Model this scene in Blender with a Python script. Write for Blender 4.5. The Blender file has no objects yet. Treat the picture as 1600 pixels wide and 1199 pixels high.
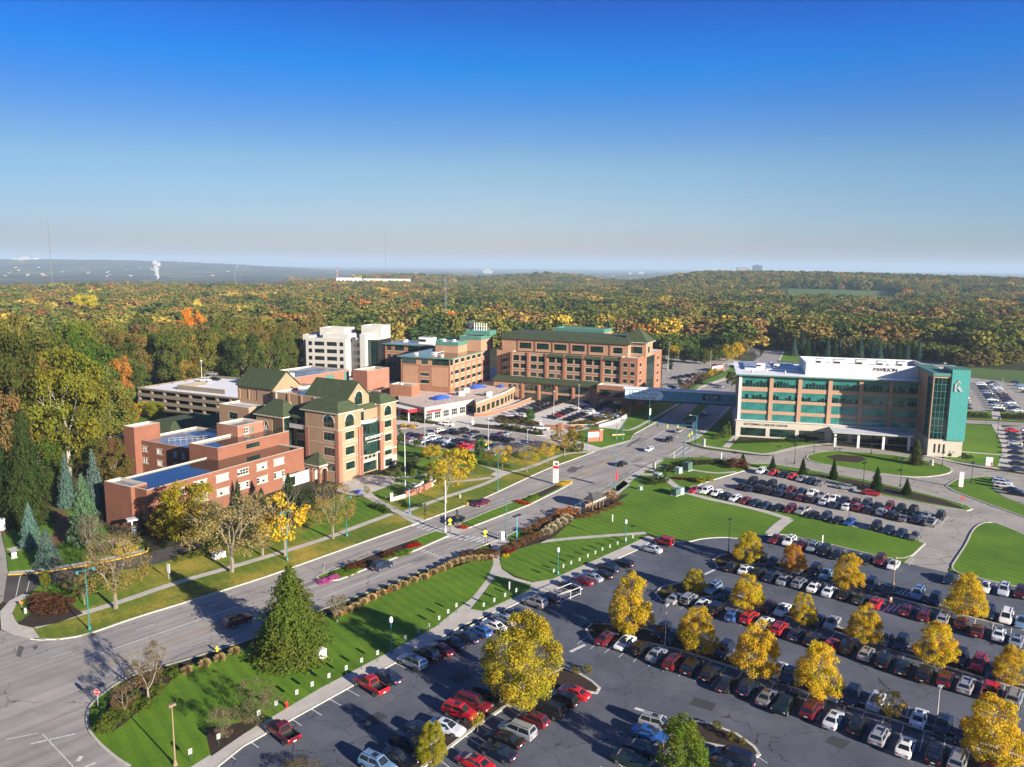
SKYSTR=.1; SUNE=5.2; HAZE=9e-5; EXPO=1.25; SKYAIR=1.0; SKYDUST=.6; SKYOZ=1.5
SKYRAMP=[(0.0, (0.323, 0.283, 0.359)), (0.0369, (0.351, 0.292, 0.359)), (0.1083, (0.359, 0.374, 0.498)), (0.1708, (0.346, 0.39, 0.499)), (0.2473, (0.312, 0.396, 0.495)), (0.322, (0.2, 0.339, 0.545)), (0.3944, (0.091, 0.305, 0.607)), (0.4644, (0.003, 0.301, 0.673)), (0.5186, (0.003, 0.259, 0.681)), (0.5968, (0.003, 0.179, 0.588)), (0.85, (0.15, 0.24, 0.48))]
import bpy, bmesh, math, random
import numpy as np
from mathutils import Vector, Matrix
R=math.radians; sin=math.sin; cos=math.cos
sc=bpy.context.scene; COL=sc.collection
rng=random.Random(7); NR=np.random.default_rng(7)
# ------------------------------------------------------------------ camera
H=57.0; F=1217.0; ROLL=R(0.55); TH=math.atan((599.5-418.0)/F)
def ray(u,v):
    x=(u-800)/F; y=-(v-599.5)/F; c,s=cos(ROLL),sin(ROLL)
    x,y=x*c-y*s,x*s+y*c
    return Vector((x,cos(TH)+y*sin(TH),-sin(TH)+y*cos(TH)))
def P(u,v,z=0.0):
    d=ray(u,v); t=(z-H)/d.z
    return Vector((d.x*t,d.y*t,z))
def proj(x,y,z):
    dx,dy,dz=x,y,z-H
    f=dy*cos(TH)-dz*sin(TH); up=dy*sin(TH)+dz*cos(TH)
    X=dx/f; Y=up/f; c,s=cos(ROLL),sin(ROLL)
    X,Y=X*c+Y*s,-X*s+Y*c
    return 800+F*X, 599.5-F*Y
def hgt(p,v,u=None):        # height of a point straight above ground point p seen at row v
    lo,hi=0.0,90.0
    for _ in range(40):
        m=(lo+hi)/2
        if proj(p.x,p.y,m)[1]>v: lo=m
        else: hi=m
    return lo
cam=bpy.data.cameras.new('camera'); co=bpy.data.objects.new('camera',cam); COL.objects.link(co)
cam.sensor_width=36; cam.lens=36*F/1600; cam.clip_start=1; cam.clip_end=60000
co.matrix_world=Matrix.Translation((0,0,H))@Matrix.Rotation(R(90)-TH,4,'X')@Matrix.Rotation(ROLL,4,'Z')
sc.camera=co
# ------------------------------------------------------------------ materials
MATS={}
def newmat(n):
    m=bpy.data.materials.new(n); m.use_nodes=True; nt=m.node_tree; b=nt.nodes['Principled BSDF']; MATS[n]=m
    return m,nt,b
def node(nt,t,**k):
    n=nt.nodes.new(t)
    for a,v in k.items():
        if a in n.inputs.keys(): n.inputs[a].default_value=v
        else: setattr(n,a,v)
    return n
def noise(nt,scale,detail=3,rough=.55,coord=None,vscale=None,rot=None):
    tc=node(nt,'ShaderNodeTexCoord'); o=tc.outputs[coord or 'Object']
    if rot: vr=node(nt,'ShaderNodeVectorRotate',rotation_type='Z_AXIS'); vr.inputs['Angle'].default_value=rot; nt.links.new(o,vr.inputs['Vector']); o=vr.outputs[0]
    if vscale:
        mp=node(nt,'ShaderNodeMapping'); mp.inputs['Scale'].default_value=vscale; nt.links.new(o,mp.inputs['Vector']); o=mp.outputs[0]
    n=node(nt,'ShaderNodeTexNoise'); n.inputs['Scale'].default_value=scale; n.inputs['Detail'].default_value=detail; n.inputs['Roughness'].default_value=rough
    nt.links.new(o,n.inputs['Vector']); return n.outputs['Fac']
def ramp(nt,fac,stops):
    r=node(nt,'ShaderNodeValToRGB'); e=r.color_ramp.elements
    while len(e)<len(stops): e.new(.5)
    for i,(p,c) in enumerate(stops):
        e[i].position=p; e[i].color=(*c,1) if len(c)==3 else c
    nt.links.new(fac,r.inputs[0]); return r.outputs[0]
def mix(nt,fac,a,b,mode='MIX'):
    m=node(nt,'ShaderNodeMix',data_type='RGBA',blend_type=mode)
    for s,val in ((m.inputs[0],fac),(m.inputs[6],a),(m.inputs[7],b)):
        if hasattr(val,'links'): nt.links.new(val,s)
        elif isinstance(val,(int,float)): s.default_value=val
        else: s.default_value=(*val,1)
    return m.outputs[2]
def sub(c,k): return tuple(max(0,x*k) for x in c)
def simple(n,c,rough=.7,metal=0,var=.15,scale=1.5,spec=.5,coord=None):
    m,nt,b=newmat(n); f=noise(nt,scale,3,coord=coord)
    nt.links.new(ramp(nt,f,[(.3,sub(c,1-var)),(.7,sub(c,1+var))]),b.inputs['Base Color'])
    b.inputs['Roughness'].default_value=rough; b.inputs['Metallic'].default_value=metal; b.inputs['Specular IOR Level'].default_value=spec
    return m
def brick(n,c1,c2,band=None):
    m,nt,b=newmat(n)
    big=noise(nt,.25,4); fine=noise(nt,9,2,vscale=(1,1,3.2))
    col=ramp(nt,big,[(.3,c1),(.72,c2)])
    col=mix(nt,.35,col,ramp(nt,fine,[(.35,(.45,.45,.45)),(.65,(1,1,1))]),'MULTIPLY')
    nt.links.new(col,b.inputs['Base Color']); b.inputs['Roughness'].default_value=.85; return m
def ground_mat(n,c1,c2,s1,extra=None,rough=.9):
    m,nt,b=newmat(n); a=noise(nt,s1,5,.6); col=ramp(nt,a,[(.32,c1),(.68,c2)])
    if extra: col=extra(nt,col)
    nt.links.new(col,b.inputs['Base Color']); b.inputs['Roughness'].default_value=rough; b.inputs['Specular IOR Level'].default_value=.25; return m
def cracks(nt,col,scale,w,c,thr=.46):
    tc=node(nt,'ShaderNodeTexCoord'); nz=node(nt,'ShaderNodeTexNoise'); nz.inputs['Scale'].default_value=.5; nz.inputs['Detail'].default_value=5
    nt.links.new(tc.outputs['Object'],nz.inputs['Vector'])
    vm=node(nt,'ShaderNodeVectorMath',operation='MULTIPLY_ADD'); vm.inputs[1].default_value=(3.2,3.2,0); nt.links.new(nz.outputs['Color'],vm.inputs[0]); nt.links.new(tc.outputs['Object'],vm.inputs[2])
    vo=node(nt,'ShaderNodeTexVoronoi',feature='DISTANCE_TO_EDGE'); vo.inputs['Scale'].default_value=scale; nt.links.new(vm.outputs[0],vo.inputs['Vector'])
    lt=node(nt,'ShaderNodeMath',operation='LESS_THAN'); lt.inputs[1].default_value=w; nt.links.new(vo.outputs['Distance'],lt.inputs[0])
    n2=noise(nt,.12,2); g=node(nt,'ShaderNodeMath',operation='GREATER_THAN'); g.inputs[1].default_value=thr; nt.links.new(n2,g.inputs[0])
    mu=node(nt,'ShaderNodeMath',operation='MULTIPLY'); nt.links.new(lt.outputs[0],mu.inputs[0]); nt.links.new(g.outputs[0],mu.inputs[1])
    return mix(nt,mu.outputs[0],col,c)
def lot_extra(nt,col):
    col=cracks(nt,col,.12,.0048,(.042,.043,.048),.42)
    f=noise(nt,.55,4,.7); col=mix(nt,.55,col,ramp(nt,f,[(.30,(.62,.62,.65)),(.45,(1,1,1)),(.70,(1.12,1.11,1.09))]),'MULTIPLY')
    f=noise(nt,14,2); return mix(nt,.5,col,ramp(nt,f,[(.3,(.72,.72,.72)),(.7,(1.15,1.15,1.15))]),'MULTIPLY')
M_LOT=ground_mat('parking_asphalt',(.078,.088,.110),(.130,.142,.168),.1,lot_extra,.85)
M_LOT2=ground_mat('worn_asphalt',(.31,.285,.25),(.40,.37,.325),.13,lot_extra)
def road_extra(nt,col):
    # tyre wear along the lanes
    f=noise(nt,1.0,3,vscale=(.02,.75,1),rot=R(-49)); col=mix(nt,.55,col,ramp(nt,f,[(.36,(.6,.6,.63)),(.6,(1.06,1.05,1.04))]),'MULTIPLY')
    col=cracks(nt,col,.045,.0022,(.12,.11,.10),.47); f=noise(nt,.35,4,.7); col=mix(nt,.4,col,ramp(nt,f,[(.32,(.72,.72,.74)),(.5,(1,1,1)),(.7,(1.08,1.07,1.05))]),'MULTIPLY')
    f=noise(nt,9,2); return mix(nt,.4,col,ramp(nt,f,[(.3,(.8,.8,.8)),(.7,(1.1,1.1,1.1))]),'MULTIPLY')
M_ROAD=ground_mat('road_asphalt',(.31,.288,.262),(.40,.375,.342),.1,road_extra)
M_CONC=ground_mat('pale_concrete',(.43,.40,.35),(.55,.51,.45),.35)
M_FORE=ground_mat('forecourt_concrete',(.52,.485,.43),(.66,.625,.57),.12)
M_KERB=ground_mat('kerb_concrete',(.42,.39,.33),(.58,.54,.47),.7)
def lawn_extra(nt,col):
    w=node(nt,'ShaderNodeTexWave'); w.inputs['Scale'].default_value=.16; w.inputs['Distortion'].default_value=.6; tc=node(nt,'ShaderNodeTexCoord'); mp=node(nt,'ShaderNodeMapping'); mp.inputs['Rotation'].default_value=(0,0,R(-38))
    nt.links.new(tc.outputs['Object'],mp.inputs[0]); nt.links.new(mp.outputs[0],w.inputs['Vector'])
    col=mix(nt,.42,col,ramp(nt,w.outputs['Fac'],[(.3,(.7,.74,.7)),(.7,(1.1,1.08,1))]),'MULTIPLY')
    f=noise(nt,.35,4,.65); col=mix(nt,.6,col,ramp(nt,f,[(.28,(.62,.80,.75)),(.48,(1,1,1)),(.62,(1.15,1.03,1)),(.76,(1.7,1.12,1.3))]),'MULTIPLY')
    f=noise(nt,3.3,4,.7); return mix(nt,.55,col,ramp(nt,f,[(.3,(.55,.6,.5)),(.7,(1.25,1.2,1.1))]),'MULTIPLY')
M_LAWN=ground_mat('mown_grass',(.080,.168,.009),(.130,.245,.016),.07,lawn_extra)
def leafy(nt,col):
    col=lawn_extra(nt,col); vo=node(nt,'ShaderNodeTexNoise'); vo.inputs['Scale'].default_value=2.2; vo.inputs['Detail'].default_value=6; vo.inputs['Roughness'].default_value=.8
    tc=node(nt,'ShaderNodeTexCoord'); nt.links.new(tc.outputs['Object'],vo.inputs['Vector'])
    big=noise(nt,.09,3); ad=node(nt,'ShaderNodeMath',operation='ADD'); nt.links.new(vo.outputs['Fac'],ad.inputs[0]); nt.links.new(big,ad.inputs[1])
    r=ramp(nt,ad.outputs[0],[(.0,(0,0,0)),(1.0,(0,0,0))]); 
    mr=node(nt,'ShaderNodeMapRange'); mr.inputs[1].default_value=.96; mr.inputs[2].default_value=1.26; nt.links.new(ad.outputs[0],mr.inputs[0])
    return mix(nt,mr.outputs[0],col,(.44,.31,.05))
M_LEAFY=ground_mat('leaf_strewn_grass',(.105,.165,.014),(.155,.215,.020),.08,leafy)
M_MULCH=ground_mat('bark_mulch',(.028,.019,.014),(.06,.042,.03),3)
M_BEDBR=ground_mat('brown_leaf_bed',(.12,.065,.03),(.22,.13,.06),2)
def terr(nt,col):
    f=noise(nt,.011,6,.75); col=mix(nt,.8,col,ramp(nt,f,[(.3,(.45,.5,.4)),(.5,(1,1,1)),(.7,(1.7,1.25,.7))]),'MULTIPLY'); f=noise(nt,.0026,8,.8,None,(1,.45,1)); col=mix(nt,1,col,ramp(nt,f,[(.36,(.25,.3,.25)),(.52,(1,1,1)),(.60,(3.0,3.0,1.8)),(.66,(1,1,1))]),'MULTIPLY'); return col
M_TERR=ground_mat('woodland_ground',(.035,.042,.014),(.075,.065,.022),.004,terr,1)
M_FIELD=ground_mat('far_field_grass',(.07,.12,.03),(.10,.16,.04),.01)
M_WHITEP=simple('white_road_paint',(.62,.62,.60),.7,var=.25,scale=2)
M_YELP=simple('yellow_road_paint',(.55,.32,.04),.7,var=.25,scale=2)
M_TAN=brick('tan_brick',(.345,.215,.125),(.41,.26,.155))
M_ORB=brick('orange_brick',(.285,.122,.066),(.345,.156,.088))
M_ORT=brick('light_orange_brick',(.385,.212,.125),(.45,.255,.152))
M_RED=brick('red_brick',(.205,.076,.043),(.26,.105,.06))
M_PINK=brick('pink_brick',(.30,.125,.08),(.36,.16,.105))
M_PAVB=brick('pavilion_brick',(.43,.245,.155),(.49,.29,.185))
M_STONE=simple('pale_stone',(.48,.43,.35),.8,var=.06,scale=.6)
M_GRST=simple('grey_precast',(.185,.155,.118),.85,var=.12,scale=.5)
M_WCON=simple('white_concrete',(.47,.45,.405),.85,var=.07,scale=.4)
M_WHT=simple('white_paint',(.70,.69,.66),.6,var=.05,scale=.5)
M_SHG=simple('green_shingle',(.042,.060,.024),.9,var=.3,scale=1.2)
M_COPG=simple('green_copper_panel',(.065,.19,.145),.6,var=.1,scale=.7)
M_MEM=simple('pale_roof_membrane',(.58,.60,.63),.75,var=.12,scale=.25)
M_MEMW=simple('white_roof_membrane',(.80,.80,.80),.6,var=.05,scale=.25)
def wet(n,c,lo,hi):
    m,nt,b=newmat(n); f=noise(nt,.12,4); nt.links.new(ramp(nt,f,[(.35,sub(c,.7)),(.65,sub(c,1.3))]),b.inputs['Base Color'])
    mr=node(nt,'ShaderNodeMapRange'); mr.inputs[1].default_value=.4; mr.inputs[2].default_value=.62; mr.inputs[3].default_value=lo; mr.inputs[4].default_value=hi; nt.links.new(noise(nt,.2,3),mr.inputs[0]); nt.links.new(mr.outputs[0],b.inputs['Roughness'])
    b.inputs['Specular IOR Level'].default_value=1.0; b.inputs['IOR'].default_value=1.7; return m
M_WET=wet('wet_dark_roof',(.035,.026,.022),.02,.08)
M_WETB=wet('damp_grey_roof',(.20,.20,.21),.10,.5)
M_DARKM=simple('dark_metal',(.03,.03,.033),.5,.3)
M_TEAL=simple('teal_painted_metal',(.022,.17,.18),.45,var=.08)
M_BLUEP=simple('light_blue_painted_metal',(.12,.42,.62),.45,var=.08)
M_GREYM=simple('grey_metal',(.42,.42,.42),.5,.2)
M_WOODP=simple('weathered_wood',(.26,.18,.11),.9)
M_BLACK=simple('black_plastic',(.014,.014,.015),.5)
M_REDP=simple('red_paint',(.55,.02,.025),.45,var=.05)
M_YSIGN=simple('yellow_green_sign',(.72,.70,.03),.5,var=.03)
M_ORNG=simple('orange_paint',(.75,.19,.02),.5,var=.05)
M_TARP=simple('blue_tarp',(.03,.10,.50),.5,var=.3,scale=.8)
M_CYAN,_nt,_b=newmat('turquoise_tile')
_b.inputs['Roughness'].default_value=.45
_tx=node(_nt,'ShaderNodeTexBrick'); _tc=node(_nt,'ShaderNodeTexCoord'); _mp=node(_nt,'ShaderNodeMapping'); _mp.inputs['Rotation'].default_value=(R(90),0,0); _nt.links.new(_tc.outputs['Object'],_mp.inputs[0]); _nt.links.new(_mp.outputs[0],_tx.inputs['Vector'])
_tx.offset=0; _tx.inputs['Scale'].default_value=1.0; _tx.inputs['Brick Width'].default_value=.75; _tx.inputs['Row Height'].default_value=.55; _tx.inputs['Mortar Size'].default_value=.03
_tx.inputs['Color1'].default_value=(.055,.29,.265,1); _tx.inputs['Color2'].default_value=(.07,.32,.29,1); _tx.inputs['Mortar'].default_value=(.03,.18,.165,1); _nt.links.new(_tx.outputs[0],_b.inputs['Base Color'])
def glass(n,c,rough=.04,c2=None,sx=.35):
    m,nt,b=newmat(n); f=noise(nt,sx,1,vscale=(1,1,1)); nt.links.new(ramp(nt,f,[(.4,c),(.62,c2 or sub(c,1.8))]),b.inputs['Base Color'])
    b.inputs['Roughness'].default_value=rough; b.inputs['Specular IOR Level'].default_value=.9; b.inputs['IOR'].default_value=1.6; return m
M_GLG=glass('green_tinted_glass',(.005,.013,.011),.05,(.013,.034,.027))
M_GLD=glass('dark_glass',(.010,.012,.013))
M_GLT=glass('turquoise_glass',(.025,.16,.145),.12,(.04,.205,.185))
M_GLB=glass('blind_backed_glass',(.30,.30,.28),.3,(.45,.44,.42))
M_FRG=simple('green_window_frame',(.016,.06,.045),.5,var=.05)
M_FRW=simple('white_window_frame',(.7,.68,.64),.5,var=.04)
M_FRD=simple('dark_window_frame',(.03,.03,.03),.5,var=.04)
M_FRT=simple('teal_window_frame',(.05,.28,.25),.5,var=.05)
M_BRIDGE=simple('blue_green_cladding',(.06,.27,.40),.35,var=.25,scale=.5)
M_LETD=simple('dark_bronze_letters',(.06,.03,.02),.5); M_LETB=simple('blue_letters',(.05,.28,.42),.5); M_PALEB=simple('pale_blue_banner',(.72,.82,.88),.5,var=.04)
M_CONE=None
def leafmat(n,base=None,hv=.5,trans=.3):
    m,nt,b=newmat(n); nt.nodes.remove(b)
    oi=node(nt,'ShaderNodeObjectInfo'); ge=node(nt,'ShaderNodeNewGeometry')
    if base is None: c=oi.outputs['Color']
    elif base=='ATTR':
        at=node(nt,'ShaderNodeAttribute'); at.attribute_type='INSTANCER'; at.attribute_name='tint'; c=at.outputs['Color']
    else:
        rg=node(nt,'ShaderNodeRGB'); rg.outputs[0].default_value=(*base,1); c=rg.outputs[0]
    f=noise(nt,3.1,2); c=mix(nt,1 if base!='ATTR' else .45,c,ramp(nt,f,[(.36,(.86,1,.86)),(.5,(1,1,1)),(.66,(1.1,.97,.86))]),'MULTIPLY')
    v=ramp(nt,ge.outputs['Random Per Island'],[(0,(1-hv,1-hv*.9,1-hv)),(.6,(1,1,1)),(1,(1+hv*.75,1+hv*.6,1+hv*.3))])
    c=mix(nt,1,c,v,'MULTIPLY')
    d=node(nt,'ShaderNodeBsdfDiffuse'); t=node(nt,'ShaderNodeBsdfTranslucent'); mx=node(nt,'ShaderNodeMixShader'); mx.inputs[0].default_value=trans
    nt.links.new(c,d.inputs[0]); nt.links.new(c,t.inputs[0]); nt.links.new(d.outputs[0],mx.inputs[1]); nt.links.new(t.outputs[0],mx.inputs[2]); nt.links.new(mx.outputs[0],nt.nodes['Material Output'].inputs[0]); return m
M_LEAF=leafmat('foliage',None,.30,.42); M_LEAFI=leafmat('far_foliage','ATTR',.22,.3)
M_BARK=simple('grey_bark',(.23,.19,.145),.95,var=.3,scale=1.5); M_BARKD=simple('dark_bark',(.09,.07,.05),.95,var=.3,scale=1.5)
# ------------------------------------------------------------------ object helpers
def tag(o,label=None,cat=None,group=None,kind=None):
    if label: o['label']=label
    if cat: o['category']=cat
    if group: o['group']=group
    if kind: o['kind']=kind
    return o
def ob(name,me,parent=None,loc=None,rz=None):
    o=bpy.data.objects.new(name,me); COL.objects.link(o)
    if parent is not None: o.parent=parent
    if loc is not None: o.location=loc
    if rz is not None: o.rotation_euler=(0,0,rz)
    return o
def thing(name,label,cat,loc=(0,0,0),rz=0,group=None):
    o=bpy.data.objects.new(name,None); COL.objects.link(o); o.location=loc; o.rotation_euler=(0,0,rz); o.empty_display_size=.3
    return tag(o,label,cat,group)
class MB:
    """collects faces with materials -> one mesh"""
    def __init__(s): s.v=[]; s.f=[]; s.m=[]; s.mats=[]
    def mi(s,m):
        if m not in s.mats: s.mats.append(m)
        return s.mats.index(m)
    def face(s,pts,m):
        n=len(s.v); s.v+= [tuple(p) for p in pts]; s.f.append(tuple(range(n,n+len(pts)))); s.m.append(s.mi(m))
    def box(s,x0,x1,y0,y1,z0,z1,m,top=None,T=None):
        c=[(x0,y0,z0),(x1,y0,z0),(x1,y1,z0),(x0,y1,z0),(x0,y0,z1),(x1,y0,z1),(x1,y1,z1),(x0,y1,z1)]
        if T: c=[T(p) for p in c]
        for k,q in enumerate(((3,2,1,0),(4,5,6,7),(0,1,5,4),(1,2,6,5),(2,3,7,6),(3,0,4,7))):
            s.face([c[i] for i in q],top if (k==1 and top) else m)
    def bar(s,a,b,w,m,w2=None,n=6):
        a=Vector(a); b=Vector(b); d=(b-a); L=d.length
        if L<1e-6: return
        d/=L; u=d.orthogonal().normalized(); v=d.cross(u); w2=w if w2 is None else w2
        A=[a+(u*cos(t)+v*sin(t))*w for t in [2*math.pi*i/n for i in range(n)]]; B=[b+(u*cos(t)+v*sin(t))*w2 for t in [2*math.pi*i/n for i in range(n)]]
        for i in range(n): s.face([A[i],A[(i+1)%n],B[(i+1)%n],B[i]],m)
        s.face(A[::-1],m); s.face(B,m)
    def prism(s,poly,z0,z1,m,top=None):
        n=len(poly); ar=sum(poly[i][0]*poly[(i+1)%n][1]-poly[(i+1)%n][0]*poly[i][1] for i in range(n))
        if ar<0: poly=poly[::-1]
        s.face([(p[0],p[1],z1) for p in poly],top or m)
        for i in range(n):
            a=poly[i]; b=poly[(i+1)%n]; s.face([(a[0],a[1],z0),(b[0],b[1],z0),(b[0],b[1],z1),(a[0],a[1],z1)],m)
    def lathe(s,prof,m,n=12,c=(0,0)):
        for i in range(len(prof)-1):
            (r0,z0),(r1,z1)=prof[i],prof[i+1]
            for k in range(n):
                t0=2*math.pi*k/n; t1=2*math.pi*(k+1)/n
                s.face([(c[0]+r0*cos(t0),c[1]+r0*sin(t0),z0),(c[0]+r0*cos(t1),c[1]+r0*sin(t1),z0),(c[0]+r1*cos(t1),c[1]+r1*sin(t1),z1),(c[0]+r1*cos(t0),c[1]+r1*sin(t0),z1)],m)
    def mesh(s,name):
        me=bpy.data.meshes.new(name); me.from_pydata(s.v,[],s.f)
        for m in s.mats: me.materials.append(m)
        me.polygons.foreach_set('material_index',s.m); me.update(); return me
    def build(s,name,parent=None,loc=None,rz=None,smooth=False):
        me=s.mesh(name)
        if smooth:
            bm=bmesh.new(); bm.from_mesh(me); bmesh.ops.remove_doubles(bm,verts=bm.verts,dist=1e-4); bm.to_mesh(me); bm.free(); me.shade_smooth()
        return ob(name,me,parent,loc,rz)
def struct(o,kind='structure'): o['kind']=kind; return o
def wp(pts,z=0): return [tuple(P(u,v)[:2]) for u,v in pts]
def sheet(name,pts,m,z,world=False,thick=None):
    poly=pts if world else wp(pts)
    bm=bmesh.new(); n=len(poly); ar=sum(poly[i][0]*poly[(i+1)%n][1]-poly[(i+1)%n][0]*poly[i][1] for i in range(n))
    if ar<0: poly=poly[::-1]
    f=bm.faces.new([bm.verts.new((p[0],p[1],z)) for p in poly])
    if thick:
        r=bmesh.ops.extrude_face_region(bm,geom=[f]); vs=[g for g in r['geom'] if isinstance(g,bmesh.types.BMVert)]
        for v_ in list(f.verts): v_.co.z=z-thick
        for v_ in vs: v_.co.z=z
    bmesh.ops.triangulate(bm,faces=[q for q in bm.faces if len(q.verts)>4])
    bmesh.ops.recalc_face_normals(bm,faces=bm.faces)
    me=bpy.data.meshes.new(name); bm.to_mesh(me); bm.free(); me.materials.append(m)
    return struct(ob(name,me))
def offs(poly,d,closed=False):
    n=len(poly); out=[]
    for i in range(n):
        a=Vector(poly[i-1]) if (i>0 or closed) else None; b=Vector(poly[i]); c=Vector(poly[(i+1)%n]) if (i<n-1 or closed) else None
        t=Vector((0,0))
        if a is not None and (b-a).length>0: t+=(b-a).normalized()
        if c is not None and (c-b).length>0: t+=(c-b).normalized()
        if t.length<1e-6: t=Vector((1,0))
        t.normalize(); out.append((b.x-t.y*d,b.y+t.x*d))
    return out
def smooth(poly,closed=False,it=2):
    p=[Vector(q) for q in poly]
    for _ in range(it):
        o=[]; n=len(p)
        for i in range(n if closed else n-1):
            a,b=p[i],p[(i+1)%n]; o+=[a*.75+b*.25,a*.25+b*.75]
        if not closed: o=[p[0]]+o+[p[-1]]
        p=o
    return [tuple(q) for q in p]
def strip_mb(mb,poly,w,z0,z1,m,closed=False):
    L=offs(poly,w/2,closed); Rr=offs(poly,-w/2,closed); n=len(poly)
    for i in range(n if closed else n-1):
        j=(i+1)%n
        mb.face([(*Rr[i],z1),(*Rr[j],z1),(*L[j],z1),(*L[i],z1)],m)
        if z0 is not None:
            mb.face([(*L[i],z1),(*L[j],z1),(*L[j],z0),(*L[i],z0)],m); mb.face([(*Rr[j],z1),(*Rr[i],z1),(*Rr[i],z0),(*Rr[j],z0)],m)
def path(name,pts,w,m,z,sm=True):
    poly=wp(pts); poly=smooth(poly,False,2) if sm else poly
    mb=MB(); strip_mb(mb,poly,w,None,z,m); return struct(mb.build(name))
KERB=MB()
def kerb(poly,closed=False,h=.16,w=.32,m=None): strip_mb(KERB,poly,w,-.02,h,m or M_KERB,closed)
def island(name,pts,m,top=.14,k=True,sm=0):
    poly=wp(pts)
    if sm: poly=smooth(poly,True,sm)
    o=sheet(name,poly,m,top,True,.16)
    if k: kerb(poly,True,top+.02,.42)
    return o
_tc={}
def text(parent,name,s,size,loc,d,m,ext=.03,space=1.0,up=(0,0,1)):
    cu=bpy.data.curves.new('t','FONT'); cu.body=s; cu.size=size; cu.extrude=ext; cu.align_x='CENTER'; cu.align_y='CENTER'; cu.space_character=space; cu.resolution_u=3
    t=bpy.data.objects.new('t',cu); COL.objects.link(t); dg=bpy.context.evaluated_depsgraph_get(); me=bpy.data.meshes.new_from_object(t.evaluated_get(dg)); bpy.data.objects.remove(t); bpy.data.curves.remove(cu)
    me.materials.clear(); me.materials.append(m); o=ob(name,me,parent)
    x=Vector((d[0],d[1],0)).normalized(); z=Vector((x.y,-x.x,0)); y=z.cross(x)
    o.matrix_local=Matrix(((x.x,y.x,z.x,loc[0]),(x.y,y.y,z.y,loc[1]),(x.z,y.z,z.z,loc[2]),(0,0,0,1))); return o
ORD='first second third fourth fifth sixth seventh eighth ninth tenth eleventh twelfth thirteenth fourteenth fifteenth sixteenth seventeenth eighteenth nineteenth twentieth'.split()
TENS={20:'twenty',30:'thirty',40:'forty',50:'fifty',60:'sixty',70:'seventy',80:'eighty',90:'ninety'}
def ordw(i):
    if i<20: return ORD[i]
    n=i+1
    if n>=100: return 'hundred and '+ordw(n-101) if n>100 else 'hundredth'
    t=n//10*10; return (TENS[t][:-1]+'ieth') if n==t else TENS[t]+' '+ORD[n-t-1]
# ------------------------------------------------------------------ terrain
def vnoise(x,y,s):
    return (np.sin(x/s+1.3*np.sin(y/s*.7))+np.sin(y/s*1.1+1.7*np.sin(x/s*.6+2))+np.sin((x+y)/s*.43+.5))/3
def sst(a,b,x):
    t=np.clip((x-a)/(b-a),0,1); return t*t*(3-2*t)
def terrain(x,y):
    x=np.asarray(x,float); y=np.asarray(y,float); r=np.hypot(x,y); az=np.degrees(np.arctan2(x,y))
    g=lambda a,b:np.exp(-((a)/b)**2)
    h=sst(650,1500,r)*5*(vnoise(x,y,260)-.2)
    right=sst(6,14,az)*(1-sst(60,80,az))
    h=h+right*36*g(r-2350,560)*(1+.25*vnoise(x,y,300))
    h=h+42*g(az-3,5)*g(r-2800,560)+36*g(az+8,6.5)*g(r-2800,520)
    h=h-sst(1700,3000,r)*(1-right*.6)*22
    left=1-sst(-24,-9,az)
    h=h+(86+10*vnoise(x,y,900))*g(r-9500,1900)*left*sst(-80,-50,az)
    h=h+sst(4500,9000,r)*(14+10*vnoise(x,y,1500))+sst(10000,22000,r)*22
    h=h+sst(2400,3200,r)*5*vnoise(x,y,55)
    return h
def make_terrain():
    azs=np.concatenate([np.linspace(-180,-45,28)[:-1],np.linspace(-45,45,361),np.linspace(45,180,28)[1:]])
    rs=np.concatenate([[0.01],np.linspace(60,620,16),np.geomspace(660,26000,170)])
    A,Rr=np.meshgrid(np.radians(azs),rs); X=Rr*np.sin(A); Y=Rr*np.cos(A); Z=terrain(X,Y)-.03
    nr,na=X.shape; co_=np.stack([X,Y,Z],-1).reshape(-1,3)
    i,j=np.meshgrid(np.arange(nr-1),np.arange(na-1),indexing='ij'); a=i*na+j
    f=np.stack([a,a+na,a+na+1,a+1],-1).reshape(-1,4)[:,::-1]
    me=bpy.data.meshes.new('ground'); me.vertices.add(len(co_)); me.vertices.foreach_set('co',co_.ravel())
    me.loops.add(f.size); me.loops.foreach_set('vertex_index',f.ravel().astype(np.int32)); me.polygons.add(len(f)); me.polygons.foreach_set('loop_start',np.arange(0,f.size,4,dtype=np.int32)); me.update(calc_edges=True); me.validate()
    me.materials.append(M_TERR); me.shade_smooth(); struct(ob('ground',me))
make_terrain()
# ------------------------------------------------------------------ pavements
def cont(a,b,d):            # continue the line a-b past b by d metres (world)
    a=Vector(a);b=Vector(b); q=b+(b-a).normalized()*d; return (q.x,q.y)
NK=[(48,999),(90,1000.5),(135,993),(210,966),(285,943.5),(375,915),(426,898.5),(480,879),(595,838),(647,820),(700,800),(755,780),(802,757.5),(857,732),(900,717),(929,706)]
SK=[(204,1199),(180,1185),(150,1158),(138,1140),(135,1119),(144,1098),(168,1080),(192,1063),(215,1053),(279,1036),(330,1020),(402,997),(470,966),(542,939),(590,921),(650,897),(710,874),(755,853),(794,838),(812,828),(850,813),(878,802),(916,788),(950,765),(990,740),(1035,717)]
ROADF=[(929,706),(985,690),(990,679),(1022,662),(1047,645),(1072,630),(1086,608),(1137,592),(1174,567),(1190,556),(1195,546),(1200,537),(1224,537),(1222,545),(1215,566),(1178,606),(1129,642),(1093,677),(1070,692),(1081,697),(1072,716)]
sheet('road',wp(NK+ROADF+SK[::-1]+[(260,1240),(-100,1420),(-420,1250),(-300,1010),(-60,990),(0,985)]),M_ROAD,.02,True)
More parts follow.
